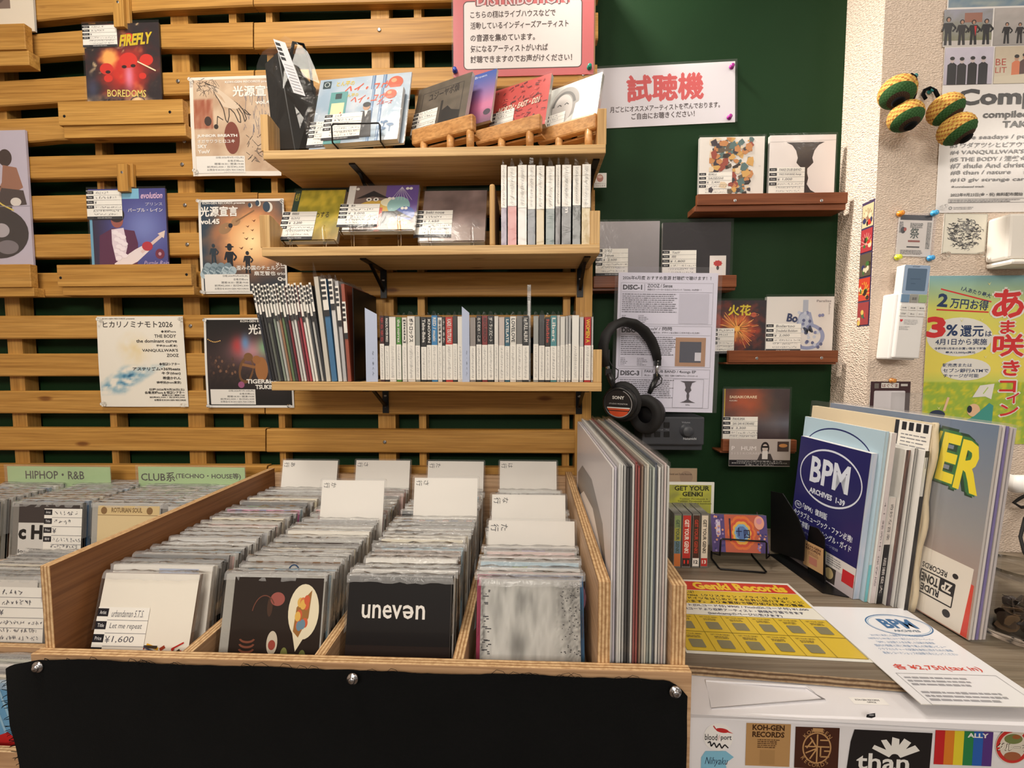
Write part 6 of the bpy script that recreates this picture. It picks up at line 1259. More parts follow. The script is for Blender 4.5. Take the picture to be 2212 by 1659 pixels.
def fridge():
    rg = P(1536, 1538.5, Z=ZF); fv = (rg-PL).dot(VF); org = fpt(.35, 0, 0); r = empty('fridge', org, 'white fridge with stickers on its door under the grey board', 'fridge')
    L_, R_ = u0+.002, .80
    zseam = on_plane(1750, 1562, fpt(0, fv+.004, 0), VF).z
    b = MB(); A, B_, C_, D_ = fpt(L_, fv, ZF), fpt(R_, fv, ZF), fpt(R_, -.09, ZF), fpt(L_, -.09, ZF)
    hp = [P(1536, 1533, Z=ZF), P(1782, 1513, Z=ZF), P(1740, 1484, Z=ZF), P(1524, 1471, Z=ZF)]; lo = [fpt((hp[i]-PL).dot(UF)+(.002, -.034, -.03, .002)[i], (hp[i]-PL).dot(VF)+(-.001, -.001, -.004, -.004)[i], ZF-.042) for i in range(4)]
    w = 'fridge_white'
    for f in ((A, B_, hp[1], hp[0]), (B_, C_, hp[2], hp[1]), (C_, D_, hp[3], hp[2]), (D_, A, hp[0], hp[3])): b.face(f, w)
    for i in range(4): j = (i+1) % 4; b.face((hp[i], hp[j], lo[j], lo[i]), w)
    b.face(lo, w)
    rm = MB(); rm.tube([p+V((0, 0, .0004)) for p in hp], .0016, w, seg=8, closed=True); rm.build('catchlight_rim', r, org)  # raised rim added to catch light and outline the recess
    E1, E2, E3, E4 = fpt(L_, fv+.004, ZF-.004), fpt(R_, fv+.004, ZF-.004), fpt(R_, fv+.006, zseam-.013), fpt(L_, fv+.006, zseam+.008)
    b.face((A, E1, E2, B_), w); b.face((E1, E4, E3, E2), w); b.face((E4, fpt(L_, -.09, zseam+.008), fpt(R_, -.09, zseam-.013), E3), w); b.face((D_, fpt(L_, -.09, zseam+.008), E4, E1, A), w); b.face((B_, E2, E3, fpt(R_, -.09, zseam-.013), C_), w); b.build('door_cap', r, org)
    b = MB(); b.prism([fpt(L_, fv-.03, .05), fpt(R_, fv-.03, .05), fpt(R_, fv-.03, zseam-.0165), fpt(L_, fv-.03, zseam+.0045)], VF*.033, w); b.build('door', r, org, bevel=.003)
    b = MB(); b.prism([fpt(L_, fv-.025, zseam+.0049), fpt(R_, fv-.025, zseam-.0161), fpt(R_, fv-.025, zseam-.0134), fpt(L_, fv-.025, zseam+.0076)], VF*.026, 'device_grey'); b.build('seam_shade_strip', r, org)  # dark grey strip standing in for the shade inside the open seam
    b = MB(); bu = (XC+.02-PL.x)/UF.x; b.obox(fpt(L_+.04, fv-.036, .0), UF*(R_-L_-.04), -VF*.33, V((0, 0, zseam-.03)), w); b.obox(fpt(L_+.04, -.0905, zseam-.03), UF*(R_-L_-.04), -VF*.2, V((0, 0, ZF-zseam+.03)), w); b.build('body', r, org)
    return fv, zseam, r, org
fv, zseam, FR_, FO = fridge()
class FArt(Art):
    """an Art whose positions may be looked up from a photograph pixel lying on its plane"""
    def loc(s, px, py):
        q = on_plane(px, py, s.O, s.n)-s.O; return q.dot(s.U)/s.U.length_squared*s.w, q.dot(s.D)/s.D.length_squared*s.h
    def ptxt(s, body, x0, y0, x1, h, col, bold=.02, **k):
        """lettering whose top edge runs between two photograph points at (x0,y0) and x1 along the sheet"""
        a = s.loc(x0, y0); c = s.loc(*x1) if isinstance(x1, tuple) else s.loc(x1, y0); d = s.loc(x0+h[0], y0+h[1]); s.text(body, a[0], a[1], d[1]-a[1], col, w=c[0]-a[0], bold=bold, **k)
def sticker(name, px0, py0, px1, py1, label, draw, cat='sticker', w=100, h=100, mat='gloss', n=0):
    pt = fpt(0, fv+.0035, 0); a0 = on_plane(px0, (py0+py1)/2, pt, VF); a1 = on_plane(px1, (py0+py1)/2, pt, VF); t = on_plane((px0+px1)/2, py0, pt, VF).z; bo_ = on_plane((px0+px1)/2, py1, pt, VF).z
    O = V((a0.x, a0.y, t)); U = V((a1.x-a0.x, a1.y-a0.y, 0)); D = V((0, 0, bo_-t)); b = MB(); a = Art(b, O, U, D, w, h, mat); draw(a)
    tag(b.build(name, org=O+U*.5+D), label, cat, 'stickers on the fridge door')
def d_blood(a):
    a.ell(50, 50, 50, 50, (226, 224, 222), 40); a.ell(62, 26, 22, 8, (180, 44, 44), a0=.15); a.poly([(80, 26), (100, 36), (78, 32)], (180, 44, 44)); a.line([(40, 22), (32, 10)], 4, (180, 44, 44)); a.text('blood', 4, 40, 22, (40, 40, 44), w=42, bold=.01); a.text('⚡', 47, 42, 20, (180, 44, 44), w=8); a.text('port', 58, 44, 20, (40, 40, 44), w=36, bold=.01)
    a.line([(14, 72), (22, 66), (26, 84), (36, 70), (44, 88), (54, 72), (62, 90), (72, 76), (84, 88)], 4.5, (36, 36, 40))
sticker('band_sticker', 1520, 1562, 1584, 1622, 'round white sticker with a red creature and black wave on the fridge', d_blood)
def d_blue(a): a.poly([(0, 20), (10, 2), (60, 0), (80, 16), (60, 34), (66, 60), (90, 50), (100, 70), (90, 100), (0, 100)], (124, 180, 206)); a.text('Nihyaku', 8, 18, 26, (40, 60, 84), w=54, shear=.2)
sticker('band_sticker', 1514, 1622, 1602, 1700, 'pale blue torn-edged sticker at the bottom left of the fridge door', d_blue)
def d_kraft(a):
    a.rect(0, 0, 100, 100, (172, 134, 88)); a.text('KOH-GEN', 14, 3, 13, (64, 40, 22), w=72, bold=.05); a.text('RECORDS', 14, 19, 13, (64, 40, 22), w=72, bold=.05); a.lines(26, 38, 50, 5, 4.4, (90, 62, 38), .6, .3); a.rect(32, 62, 34, 34, (160, 124, 80))
sticker('shop_sticker', 1611, 1563, 1707, 1655, 'kraft paper sticker with bold dark brown lettering on the fridge', d_kraft)
def d_brown(a):
    c = (176, 136, 92); a.rect(0, 0, 100, 100, (66, 36, 26)); a.ring(50, 50, 33, 38, 3.2, c, 40)
    for i, ch in enumerate('KOH-GEN'): t = math.radians(-140+i*15+ -0); a.text(ch, 50+40*math.cos(math.radians(-140+i*17)), 46+44*math.sin(math.radians(-140+i*17)), 9, c, al='c', rot=-50+i*17)
    for i, ch in enumerate('RECORDS'): t = math.radians(140-i*14); a.text(ch, 50+36*math.cos(t), 44+43*math.sin(t), 9, c, al='c', rot=50-i*14)
    for p in ([(34, 24), (50, 50), (24, 62)], [(50, 16), (50, 84)], [(22, 46), (78, 46)], [(56, 30), (76, 30)], [(58, 46), (58, 70), (78, 70)], [(66, 56), (80, 56)], [(34, 76), (50, 50)], [(40, 30), (26, 50)]): a.line(p, 3.4, c)
sticker('shop_sticker', 1717, 1571, 1812, 1660, 'dark brown sticker with a tan round emblem on the fridge', d_brown)
def d_than(a):
    a.poly([(6, 0), (100, 2), (98, 100), (-4, 100), (2, 20)], (30, 28, 30)); c = (222, 220, 216); a.text('than', 10, 38, 27, c, w=64, bold=.02)
    for t in (-150, -118, -90, -62, -30): r = math.radians(t); a.poly([(56+7*math.cos(r-.8), 42+6*math.sin(r-.8)), (56+30*math.cos(r-.14), 42+32*math.sin(r-.14)), (56+32*math.cos(r+.14), 42+29*math.sin(r+.14)), (56+7*math.cos(r+.8), 42+6*math.sin(r+.8))], c)
sticker('band_sticker', 1832, 1578, 2011, 1710, 'black sticker with white lowercase word and petals on the fridge', d_than)
def d_rain(a):
    for i, c in enumerate(((184, 36, 40), (206, 120, 40), (214, 196, 50), (40, 120, 70), (40, 90, 170), (80, 50, 120))): a.rect(i*100/6, 0, 100/6+.2, 100, c)
    a.text('ALLY', 56, 5, 13, (226, 224, 220), w=36, bold=.04)
sticker('rainbow_sticker', 2019, 1579, 2143, 1653, 'rainbow striped sticker with white word on the fridge', d_rain)
def d_groove(a): a.ell(50, 50, 50, 50, (206, 198, 184), 40); a.ring(50, 50, 48, 48, 10, (190, 50, 46), 40, -.9, 4.6); a.ell(50, 30, 26, 14, (110, 120, 70)); a.ell(58, 24, 12, 6, (150, 90, 50)); a.text('グルーヴ', 4, 42, 22, (60, 30, 26), w=92, bold=.08); a.text('グルーヴ', 5, 43, 20, (226, 220, 206), w=90, bold=.02); a.ell(50, 78, 24, 12, (150, 90, 60))
sticker('round_sticker', 2150, 1573, 2226, 1650, 'round red-ringed sticker at the right edge of the fridge door', d_groove)
# small label and mark on the cap
b = MB(); O = P(1832, 1506, Z=ZF+.0002); U = UF*.041; D = VF*.011; a = Art(b, O, U, D, 100, 26, 'print'); a.rect(0, 0, 100, 26, (228, 226, 224)); a.text('KOH-GEN RECORDS', 14, 6, 6, (50, 50, 54), w=70, bold=.03); a.text('OFFICE', 42, 15, 5, (50, 50, 54), w=26, bold=.03); tag(b.build('name_label', org=O), 'small white name label on the top edge of the fridge', 'label')
b = MB(); pt = fpt(0, fv+.0056, 0); O = on_plane(1868, 1538, pt, VF); a = Art(b, O, UF*.014, V((0, 0, -.0085)), 60, 40, 'print'); a.n = VF; a.poly([(8, 30), (10, 14), (30, 8), (50, 4), (52, 26), (34, 34)], (34, 34, 38)); a.rect(22, 12, 22, 8, (150, 150, 154)); tag(b.build('badge', org=O), 'tiny black badge on the rounded front edge of the fridge', 'badge')
# ---------------------------------------------------------------- sheets lying on the board
def flat_sheet(tl, tr, bl, z, w, h, mat='laminate', thick=.0006):
    b = MB(); b.obox(tl-V((0, 0, thick)), tr-tl, bl-tl, V((0, 0, thick-.00002)), 'print', (224, 222, 216)); a = FArt(b, tl, tr-tl, bl-tl, w, h, mat); a.n = V((0, 0, 1)); return b, a
z1 = ZB+.0012; TR, BR, BL = P(1702, 1260.6, Z=z1), P(1891, 1431, Z=z1), P(1483, 1409.6, Z=z1); TL = BL+(TR-BR)
b, a = flat_sheet(TL, TR, BL, z1, 100, 85); a.rect(0, 0, 100, 85, (222, 220, 210)); A_ = lambda x, y: a.loc(x, y)
y1 = A_(1600, 1276)[1]; y2 = A_(1700, 1308)[1]; y3 = A_(1700, 1333)[1]; a.rect(1, 2.5, 97, y1-2.5, (196, 62, 48)); a.rect(1, y1+.5, 97, y2-y1-.5, (208, 178, 56)); a.rect(1, y3, 97, 83-y3, (208, 178, 56))
x0 = A_(1494, 1262)[0]; x1 = A_(1692, 1270)[0]; a.text('Genki Records', x0, 3.6, y1-5, (226, 190, 60), w=x1-x0, bold=.06); ink = (50, 48, 40); hh = (y2-y1)/5
xa = A_(1484, 1284)[0]
for i, (t, f_) in enumerate((('Genki Recordsとは？', .25), ('Christian Preiss（クリスチャン・プライス）さんが', .92), ('バンドをドイツをはじめとする世界に紹介することに', 1), ('重ねています。より本質的で情熱的な日本の音楽', .98))): a.text(t, 4, y1+1.2+i*hh*1.15, hh*.95, ink, w=92*f_*(1 if i else 1), bold=.02)
for i, (t, f_) in enumerate((('カセット(DLコード付) ¥900 / 7inch(DLコード付) ¥1,000', .96), ('QRコードより収録アーティスト・詳細を確認できます', .84), ('(bandcampのページに飛びます)', .5))): a.text(t, 50, y2+.8+i*(y3-y2)/3.1, (y3-y2)/4.2, (84, 84, 104), w=92*f_, al='c', bold=.02)
ph = (83-y3)/2
for r in range(2):
    for c in range(6):
        x = 1+c*97/6; y = y3+r*ph; a.frame(x, y, 97/6, ph, .25, (120, 106, 40))
        if not (r == 1 and c == 5): a.text('GET YOUR GENKI', x+8, y+ph*.1, ph*.07, (90, 80, 50), w=11, al='c'); a.lines(x+4, y+ph*.24, 8, 2, ph*.07, (120, 106, 60), .5); a.rrect(x+4, y+ph*.42, 8, ph*.42, .8, (128, 122, 92))
tag(b.build('info_sheet', org=(TL+BR)/2), 'yellow and white information sheet lying on the grey board', 'sheet', 'sheets on the grey board')
z2 = ZB+.0026; TL, BL = P(1752, 1310, Z=z2), P(1990, 1520.5, Z=z2); Dv = BL-TL; Uv = V((-Dv.y, Dv.x, 0)).normalized()*Dv.length*.72
b, a = flat_sheet(TL, TL+Uv, BL, z2, 100, 139, thick=.001); a.rect(0, 0, 100, 139, (222, 222, 226)); bl_ = (60, 104, 150)
c0 = a.loc(1941, 1350); a.ring(c0[0], c0[1], 31, 19, 1.3, bl_, 48); a.ring(c0[0], c0[1], 29, 17, .8, (150, 176, 200), 48); a.text('BPM', c0[0], c0[1]-10, 16, bl_, w=32, al='c', bold=.05); a.text('ARCHIVES', c0[0], c0[1]+8.5, 3.4, (90, 110, 130), w=26, al='c', bold=.04)
yb = a.loc(1900, 1370)[1]
for i, (t, f_) in enumerate((('2017年に発売した編集本シリーズの復刻版', .6), ('1987年から1991年にかけて発行されたフリーペーパー', .74), ('「BPM」は全国で人気を博した伝説の音楽誌', .64), ('国内の情報と同じ熱量で選んだ新譜レビュー', .78), ('クラブカルチャーの記録を後世に残すための書籍', .8), ('是非レコードショップの店頭で手にとってください', .8))): a.text(t, 52, yb+i*5.4, 3.4, (120, 150, 186), w=84*f_, al='c')
yr = a.loc(1985, 1436)[1]; a.text('各 ¥2,750(tax in)', 50, yr, 8, (206, 70, 56), w=74, al='c', bold=.03); a.frame(8, yr+12, 84, 36, .4, (150, 150, 154)); a.lines(11, yr+17, 60, 3, 4, (150, 150, 156), .5, .2); a.lines(11, yr+34, 66, 3, 4, (150, 150, 156), .5, .2)
tag(b.build('info_sheet', org=TL+Uv*.5+Dv*.5), 'white laminated sheet with a blue oval logo lying over the board edge', 'sheet', 'sheets on the grey board')
# ---------------------------------------------------------------- cassettes
GC = 'cassettes on the grey board'
cs = [(1454, 1470, ((120, 140, 90), (150, 150, 70), (90, 120, 140), (190, 110, 60)), (60, 80, 70), ''), (1472, 1491, ((176, 50, 46),), (226, 214, 206), '11'), (1494, 1510, ((66, 40, 34),), (170, 56, 46), '12'), (1512, 1528, ((206, 196, 180),), (50, 46, 46), '13')]
cn = ['multicoloured', 'red', 'dark brown', 'cream']
for i, (a0, a1, cc, tc, no) in enumerate(cs):
    A0, A1 = P(a0, 1226, Z=ZB+.0006), P(a1, 1226, Z=ZB+.0006); Yc = A0.y; zt = P(a0, 1110, Y=Yc).z; w = A1.x-A0.x; h = zt-ZB-.0006; b = MB(); b.box((A0.x, Yc, ZB+.0006), (A1.x, Yc+.066, zt), 'jewel_plastic', (110, 108, 104))
    a = Art(b, (A0.x+.0012, Yc-.0003, zt-.003), (w-.0024, 0, 0), (0, 0, -(h-.006)), 14, 100, 'gloss')
    for k, c in enumerate(cc): a.rect(0, k*100/len(cc), 14, 100/len(cc)+.1, c)
    a.text('GET YOUR GENKI', 11, 8, 8, tc, w=66, rot=90, bold=.03)
    if no: a.rect(0, 84, 14, 16, ((60, 44, 40), (222, 214, 206), (176, 50, 46))[i-1]); a.text(no, 7, 88, 7, ((226, 60, 50), (40, 36, 36), (222, 210, 200))[i-1], w=9, al='c', bold=.04)
    tag(b.build('cassette', org=((A0.x+A1.x)/2, Yc+.03, ZB)), f'cassette with {cn[i]} spine standing by the record slot', 'cassette', GC)
def art_flower(a):
    a.rect(0, 0, 100, 100, (84, 70, 120)); a.rect(24, 0, 62, 100, (176, 90, 70)); rn = random.Random(8)
    for rr, c in ((38, (206, 110, 60)), (32, (190, 80, 60)), (26, (214, 160, 70)), (20, (120, 160, 190)), (15, (84, 110, 160))):
        for k in range(10): t = 2*PI*k/10; a.ell(54+rr*.42*math.cos(t)*.9, 48+rr*.8*math.sin(t), rr*.3, rr*.42, c, 14)
        a.ell(54, 48, rr*.55, rr, c, 18)
    a.text('十', 44, 34, 22, (34, 36, 70), w=10, rot=0, bold=.03); a.text('四', 58, 40, 22, (34, 36, 70), w=10, bold=.03); a.rect(32, 10, 3, 60, (60, 40, 60)); a.rrect(8, 14, 8, 42, 3, (190, 180, 200)); a.ell(86, 20, 9, 18, (214, 150, 130)); a.ell(86, 16, 5, 8, (190, 130, 150))
    for k in range(26): a.ell(rn.uniform(2, 22), rn.uniform(4, 96), 2, 3, rn.choice(((140, 120, 170), (206, 150, 120), (60, 60, 110))), 8)
    for k in range(18): a.ell(rn.uniform(82, 98), rn.uniform(44, 96), 2, 3, rn.choice(((140, 120, 170), (206, 150, 120), (60, 60, 110))), 8)
fr = tilt((1535, 1110), (1655, 1114), .875, .870, .071, .22); face_cd(fr, .016, 'cassette', 'cassette with a bright flower picture on the black wire stand', 'cassette', GC, art_flower, bag=0, kind='jewel', side=(150, 146, 144))
b = MB(); zf = ZB+.0022; q = lambda x, y: P(x, y, Z=zf); w0, w1 = P(1555, 1199, Y=.845), P(1656, 1206, Y=.842); t0, t1 = P(1557, 1164, Y=.842), P(1656, 1170, Y=.84)
b.tube([P(1540, 1108, Y=.905), P(1540, 1150, Y=.90), P(1537, 1194, Y=.885), w0, t0+V((0, 0, -.003)), t0+V((.003, 0, 0)), t1-V((.003, 0, 0)), t1+V((0, 0, -.003)), w1, P(1662, 1200, Y=.88), P(1642, 1150, Y=.90), P(1635, 1106, Y=.905)], .0017, 'black_metal', seg=8)
b.tube([P(1537, 1186, Y=.885), q(1537, 1206), q(1552, 1226), q(1556, 1229), q(1652, 1237), q(1655, 1235), q(1624, 1199), P(1622, 1186, Y=.89)], .0017, 'black_metal', seg=8); tag(b.build('wire_stand', org=q(1600, 1215)), 'black wire stand holding the flower cassette on the grey board', 'display stand')
s = Sheet(1440, 1041, 1541, 1122, .952, .003, 'gloss'); s.a.rect(0, 0, s.w, s.h, (224, 222, 212)); s.a.grid(lambda u, v: mixcol((190, 190, 70), (150, 150, 80), fb(u*4, v*4)+.5), 6, 6, s.w-12, s.h-8, 10, 10); s.txt('GET YOUR', 1457, 1049, 10.5, (50, 50, 34), w=74, bold=.04); s.txt('GENKI', 1474, 1062, 10, (50, 50, 34), w=43, bold=.04)
for i in range(3): s.txt('Twitter Facebook bandcamp'[:18+i*3], 1498, 1076+i*5, 3, (90, 90, 50), w=60+i*8, al='c')
s.a.ell(46, 74, 26, 8, (206, 200, 170)); o = s.done('picture_card', 'yellow card with a white border behind the cassettes', 'card'); o.location.z += 0
b = MB(); b.prism([(s.O.x+.01, .956, ZB+.0005), (s.O.x+.01, 1.0, ZB+.0005), (s.O.x+.01, .956, s.O.z-.05)], (.02, 0, 0), 'dark_void'); b.prism([(s.O.x, .952, ZB+.0005), (s.O.x+.1, .952, ZB+.0005), (s.O.x+.1, .952, (s.O+s.D).z), (s.O.x, .952, (s.O+s.D).z)], (0, .003, 0), 'card_white'); b.build('easel_back', o, s.org)
s = Sheet(1430, 1011, 1505, 1052, YG-.002, .0006, 'print'); s.a.rect(0, 0, s.w, s.h, (186, 160, 132)); s.a.ell(52, 20, 14, 14, (170, 144, 122)); s.txt('Genki and Zorba Records', 1446, 1022, 4, (90, 70, 60), w=48); s.done('small_flyer', 'small beige flyer on the green wall behind the yellow card', 'flyer')
# ---------------------------------------------------------------- books, bag and records standing on the board
def stand_frame(bl, br, tr, z=None):
    z = z or ZB+.0006; A, B_ = P(*bl, Z=z), P(*br, Z=z); u = (B_-A).normalized(); T = on_plane(tr[0], tr[1], B_, u)-B_; T -= u*T.dot(u); return A, B_, u, T
A, B_, uB, TB = stand_frame((1700, 1199), (1842, 1294), (1883, 980)); LB = (B_-A).length
GB = 'books and sleeves standing on the grey board'
BB0 = V(B_); HB = V((-uB.y, uB.x, 0)).normalized()
def standing(name, br, tr, L, thick, label, cat, cover=None, spine_=None, col=(220, 218, 214), side=None, film_=False, z=None, group=GB, mat='gloss', w=100, h=100, spw=12):
    """br, tr: photograph points of the cover's right-hand edge, bottom and top; the cover looks towards the viewer's left"""
    z = z or ZB+.0006; B0 = BB0+HB*br[0]+uB*br[1]; T = TB*(tr/TB.length); A0 = B0-uB*L; n = T.cross(uB).normalized(); n = n if n.y < 0 or n.x < 0 else -n; back = V((-n.x, -n.y, 0)).normalized()*thick
    b = MB(); b.obox(A0, uB*L, back, T, mat, col); org = (A0+B0)/2
    if cover: a = FArt(b, A0+T+n*.0003, uB*L, -T, w, h, mat); a.n = n; cover(a)
    if spine_: a = Art(b, B0+T+uB*.0003, back, -T, spw, h, mat); a.n = uB; spine_(a)
    r = tag(b.build(name, org=org), label, cat, group)
    if film_:
        f = MB(); e = .006; f.obox(A0-uB*e-back*.02, uB*(L+2*e), back*1.04, T*1.02, 'bag_film'); f.build('plastic_bag', r, org)
    return r, A0, B0, T, n
def c_bpm(a):
    a.rect(0, 0, 100, 100, (40, 38, 92)); W_ = (206, 212, 226); a.ring(50, 26, 45, 21, 1.4, W_, 56); a.text('BPM', 50, 13, 20, W_, w=56, al='c', bold=.03, shear=-.0); a.text('ARCHIVES  1-39', 50, 37.5, 4.2, W_, w=52, al='c', bold=.05); a.ring(9, 55, 6, 3, .6, W_, 20); a.text('1987', 4.5, 53.7, 2.4, W_, w=9)
    for t, x, y, hh, w in (('「BPM」復刻版', 17, 52, 5, 38), ('全クラブミュージック・ファン必携!', 3, 59, 5, 88), ('永久保存版12インチシングル・ガイド', 3, 66, 5, 88)): a.text(t, x, y, hh, W_, w=w, bold=.02)
    a.text('2000枚以上のレビューを全ページ収録', 3, 73, 2, (150, 156, 186), w=72); a.rect(0, 79, 100, 21, (186, 176, 180)); a.rect(54, 79, 46, 9, (210, 206, 204)); a.rect(50, 79, 10, 9, (176, 190, 90)); a.rect(84, 84, 15, 9, (190, 44, 50)); a.rect(58, 88, 18, 11, (60, 54, 50)); a.ell(67, 93, 6, 4, (196, 176, 130)); a.lines(62, 81, 20, 4, 1.6, (120, 120, 126), .4); a.lines(4, 82, 40, 9, 1.9, (140, 134, 140), .4)
def c_light(a): a.rect(0, 0, 100, 100, (168, 192, 206)); a.ring(48, 22, 44, 18, 1.0, (40, 46, 96), 50)
standing('magazine', (0, 0), .2468, LB, .0105, 'dark blue magazine with a white oval logo against the black bookend', 'magazine', c_bpm, lambda a: a.grid(lambda u, v: mixcol((196, 196, 206), (170, 186, 206), fb(u*2, v*5)+.5), 0, 0, 12, 100, 3, 12))
standing('magazine', (.0115, .009), .285, LB*1.12, .005, 'large light blue magazine just behind the dark blue one', 'magazine', c_light, lambda a: (a.rect(0, 0, 12, 100, (170, 194, 206)), a.rect(0, 78, 12, 22, (110, 180, 190))))
standing('magazine', (.0175, .0135), .283, LB*1.1, .008, 'off-white magazine edge behind the light blue magazine', 'magazine', None, lambda a: (a.rect(0, 0, 12, 100, (206, 196, 196)), a.text('4-1 発売中 保存版', 9, 40, 5, (110, 100, 104), w=50, rot=90)))
standing('book', (.0265, .0155), .178, LB*.9, .010, 'black book with a white upper band and white characters on its spine', 'book', None, lambda a: (a.rect(0, 0, 12, 100, (30, 28, 32)), a.rect(0, 0, 12, 44, (206, 198, 192)), a.text('奇妙な音楽', 9, 6, 6, (60, 56, 60), w=34, rot=90), a.text('堀瀬俊大', 9, 56, 6, (206, 200, 196), w=34, rot=90)))
standing('sleeve', (.0376, .0213), .257, LB*1.0, .007, 'dark brown picture sleeve in clear wrap beside the black book', 'sleeve', None, lambda a: a.grid(lambda u, v: mixcol(mixcol((64, 46, 44), (130, 92, 80), fb(u*2, v*7, 4)+.3), (60, 60, 90), max(0, v-.6)), 0, 0, 12, 100, 6, 40), film_=True)
standing('sleeve', (.0455, .027), .261, LB*1.02, .005, 'grey sleeve in clear wrap beside the brown picture sleeve', 'sleeve', None, lambda a: (a.rect(0, 0, 12, 100, (120, 118, 116)), a.rect(5, 0, 3, 100, (190, 188, 182))), film_=True)
standing('sleeve', (.0515, .0385), .259, LB*1.05, .0066, 'black sleeve with a white price card beside the canvas bag', 'sleeve', None, lambda a: (a.rect(0, 0, 12, 100, (28, 26, 28)), a.rect(0, 4, 9, 24, (214, 212, 206)), a.rect(9, 4, 2, 10, (40, 40, 44)), a.rect(5, 3, 1.5, 8, (40, 40, 44))), film_=True)
# canvas bag, folded, in clear wrap
def tote():
    z = ZB+.0008; B0 = BB0+HB*.0592+uB*.044; T = TB*(.303/TB.length); L = LB*1.62; A0 = B0-uB*L; n = T.cross(uB).normalized(); n = n if n.y < 0 else -n; h_ = V((-n.x, -n.y, 0)).normalized(); b = MB(); N, K = 22, 12; rn = random.Random(4); ring = []
    for i in range(N+1):
        t = i/N; row = []
        for k in range(K):
            a = 2*PI*k/K; rr = .0044*(1+.09*fb(t*9, k*.9, 2)); row.append(B0+T*t+h_*(.0058+rr*math.cos(a)*1.0)+uB*(-.006+rr*.9*math.sin(a))+uB*(.003*math.sin(t*17)))
        ring.append(row)
    vs = [p for r_ in ring for p in r_]; b.raw(vs, [(i*K+k, i*K+(k+1) % K, (i+1)*K+(k+1) % K, (i+1)*K+k) for i in range(N) for k in range(K)]+[tuple(range(K))[::-1], tuple(N*K+k for k in range(K))], 'print', (206, 190, 160), True)
    b.obox(A0+h_*.0012, uB*(L-.006), h_*.0088, T*.995, 'print', (210, 194, 164)); r = tag(b.build('canvas_bag', org=(A0+B0)/2), 'folded cream canvas bag in clear wrap with a white price card', 'bag'); org = (A0+B0)/2
    m = MB(); O = B0+T*.99-uB*.07+n*.0002; a = Art(m, O, uB*.062, -T*.28, 60, 100); a.n = n; a.rect(0, 0, 60, 100, (222, 218, 210))
    for i in range(4): a.rect(12+i*12, 2, 8, 16, (36, 36, 40))
    a.rect(0, 0, 7, 100, (40, 40, 44)); a.lines(12, 26, 44, 9, 7, (120, 120, 126), .3); m.build('price_card', r, org)
    f = MB(); f.obox(A0-uB*.004+h_*.0002, uB*(L+.012), h_*.0110, T*1.03, 'bag_film'); f.build('plastic_bag', r, org)
tote()
# records leaning behind
z = ZB+.0034; A, B9 = P(1984, 1326, Z=z), P(2089, 1387, Z=z); uL = uB; B9 = BB0+HB*.0725+uB*.116+V((0, 0, .003)); TL9 = TB*(.308/TB.length); LL = .306
def c_wer(a):
    a.grid(lambda u, v: mixcol(mixcol((104, 120, 142), (150, 146, 144), min(1, v*1.8)), (176, 134, 116), max(0, v*2.2-1.15)), 0, 0, 100, 100, 6, 30)
    for dx_, dy_, c, bd in ((-.9, -.6, (36, 62, 44), .13), (0, 0, (54, 110, 60), .08), (.9, .7, (226, 206, 50), .03)): a.text('FLYWER', -44+dx_ if False else 2+dx_, 5+dy_, 21, c, w=84-2*dx_, bold=bd, rot=6) if False else [a.text(t_, x_+dx_, y_+dy_, 25-dy_, c, w=w_, bold=bd, rot=5) for t_, x_, y_, w_ in (('W', a.loc(1990, 930)[0], 5, a.loc(2034, 930)[0]-a.loc(1990, 930)[0]), ('E', a.loc(2037, 936)[0], 6, a.loc(2077, 936)[0]-a.loc(2037, 936)[0]), ('R', a.loc(2078, 944)[0], 8, a.loc(2136, 944)[0]-a.loc(2078, 944)[0]))]
    q = [(min(99.5, x_), min(99.5, y_)) for x_, y_ in (a.loc(*p_) for p_ in ((1990, 1176), (2104, 1230), (2075, 1384), (1960, 1312)))]; a.poly(q, (222, 214, 202))
    a.poly([(min(99.7, x_), min(99.7, y_)) for x_, y_ in (a.loc(*p_) for p_ in ((2098, 1262), (2104, 1266), (2086, 1388), (2072, 1380)))], (206, 66, 50)); O_, U_, D_ = q[2], (V((*q[3], 0))-V((*q[2], 0))), (V((*q[1], 0))-V((*q[2], 0))); b2 = Art(a.mb, a.pt(*q[2]), a.pt(*q[3])-a.pt(*q[2]), a.pt(*q[1])-a.pt(*q[2]), 100, 100, 'gloss', .00001); b2.n = a.n; b2.k = a.k+1; k_ = (34, 32, 34)
    b2.frame(24, 30, 62, 36, 2, k_); b2.rect(24, 46, 26, 20, k_); b2.text('RUDE', 48, 34, 11, k_, w=34, bold=.04); b2.text('TONE', 52, 48, 14, k_, w=32, bold=.05); b2.text('ZP', 28, 49, 14, (222, 214, 202), w=18, bold=.05); b2.text('RECORDS', 40, 70, 9, k_, w=46, bold=.02); b2.ell(30, 18, 7, 6, k_); b2.ell(26, 78, 5, 4, k_)
def lp_stand(off, dh, col, label, cover=None, thick=.0035):
    n = TL9.cross(uL).normalized(); n = n if n.y < 0 else -n; h_ = V((-n.x, -n.y, 0)).normalized(); B0 = B9+h_*off; A0 = B0-uL*LL; T = TL9*dh; b = MB(); b.obox(A0, uL*LL, h_*thick, T, 'gloss', col)
    if cover: a = FArt(b, A0+T+n*.0002, uL*LL, -T, 100, 100, 'gloss', .00001); a.n = n; cover(a)
    r = tag(b.build('vinyl_record', org=(A0+B0)/2), label, 'record', 'records leaning on the grey board'); f = MB(); f.obox(A0-uL*.004-h_*.0005, uL*(LL+.009), h_*(thick+.001), T*1.012, 'bag_film'); f.build('plastic_bag', r, (A0+B0)/2)
lp_stand(0, 1, (196, 190, 186), 'record with big yellow letters and a white label insert, in front of its stack', c_wer)
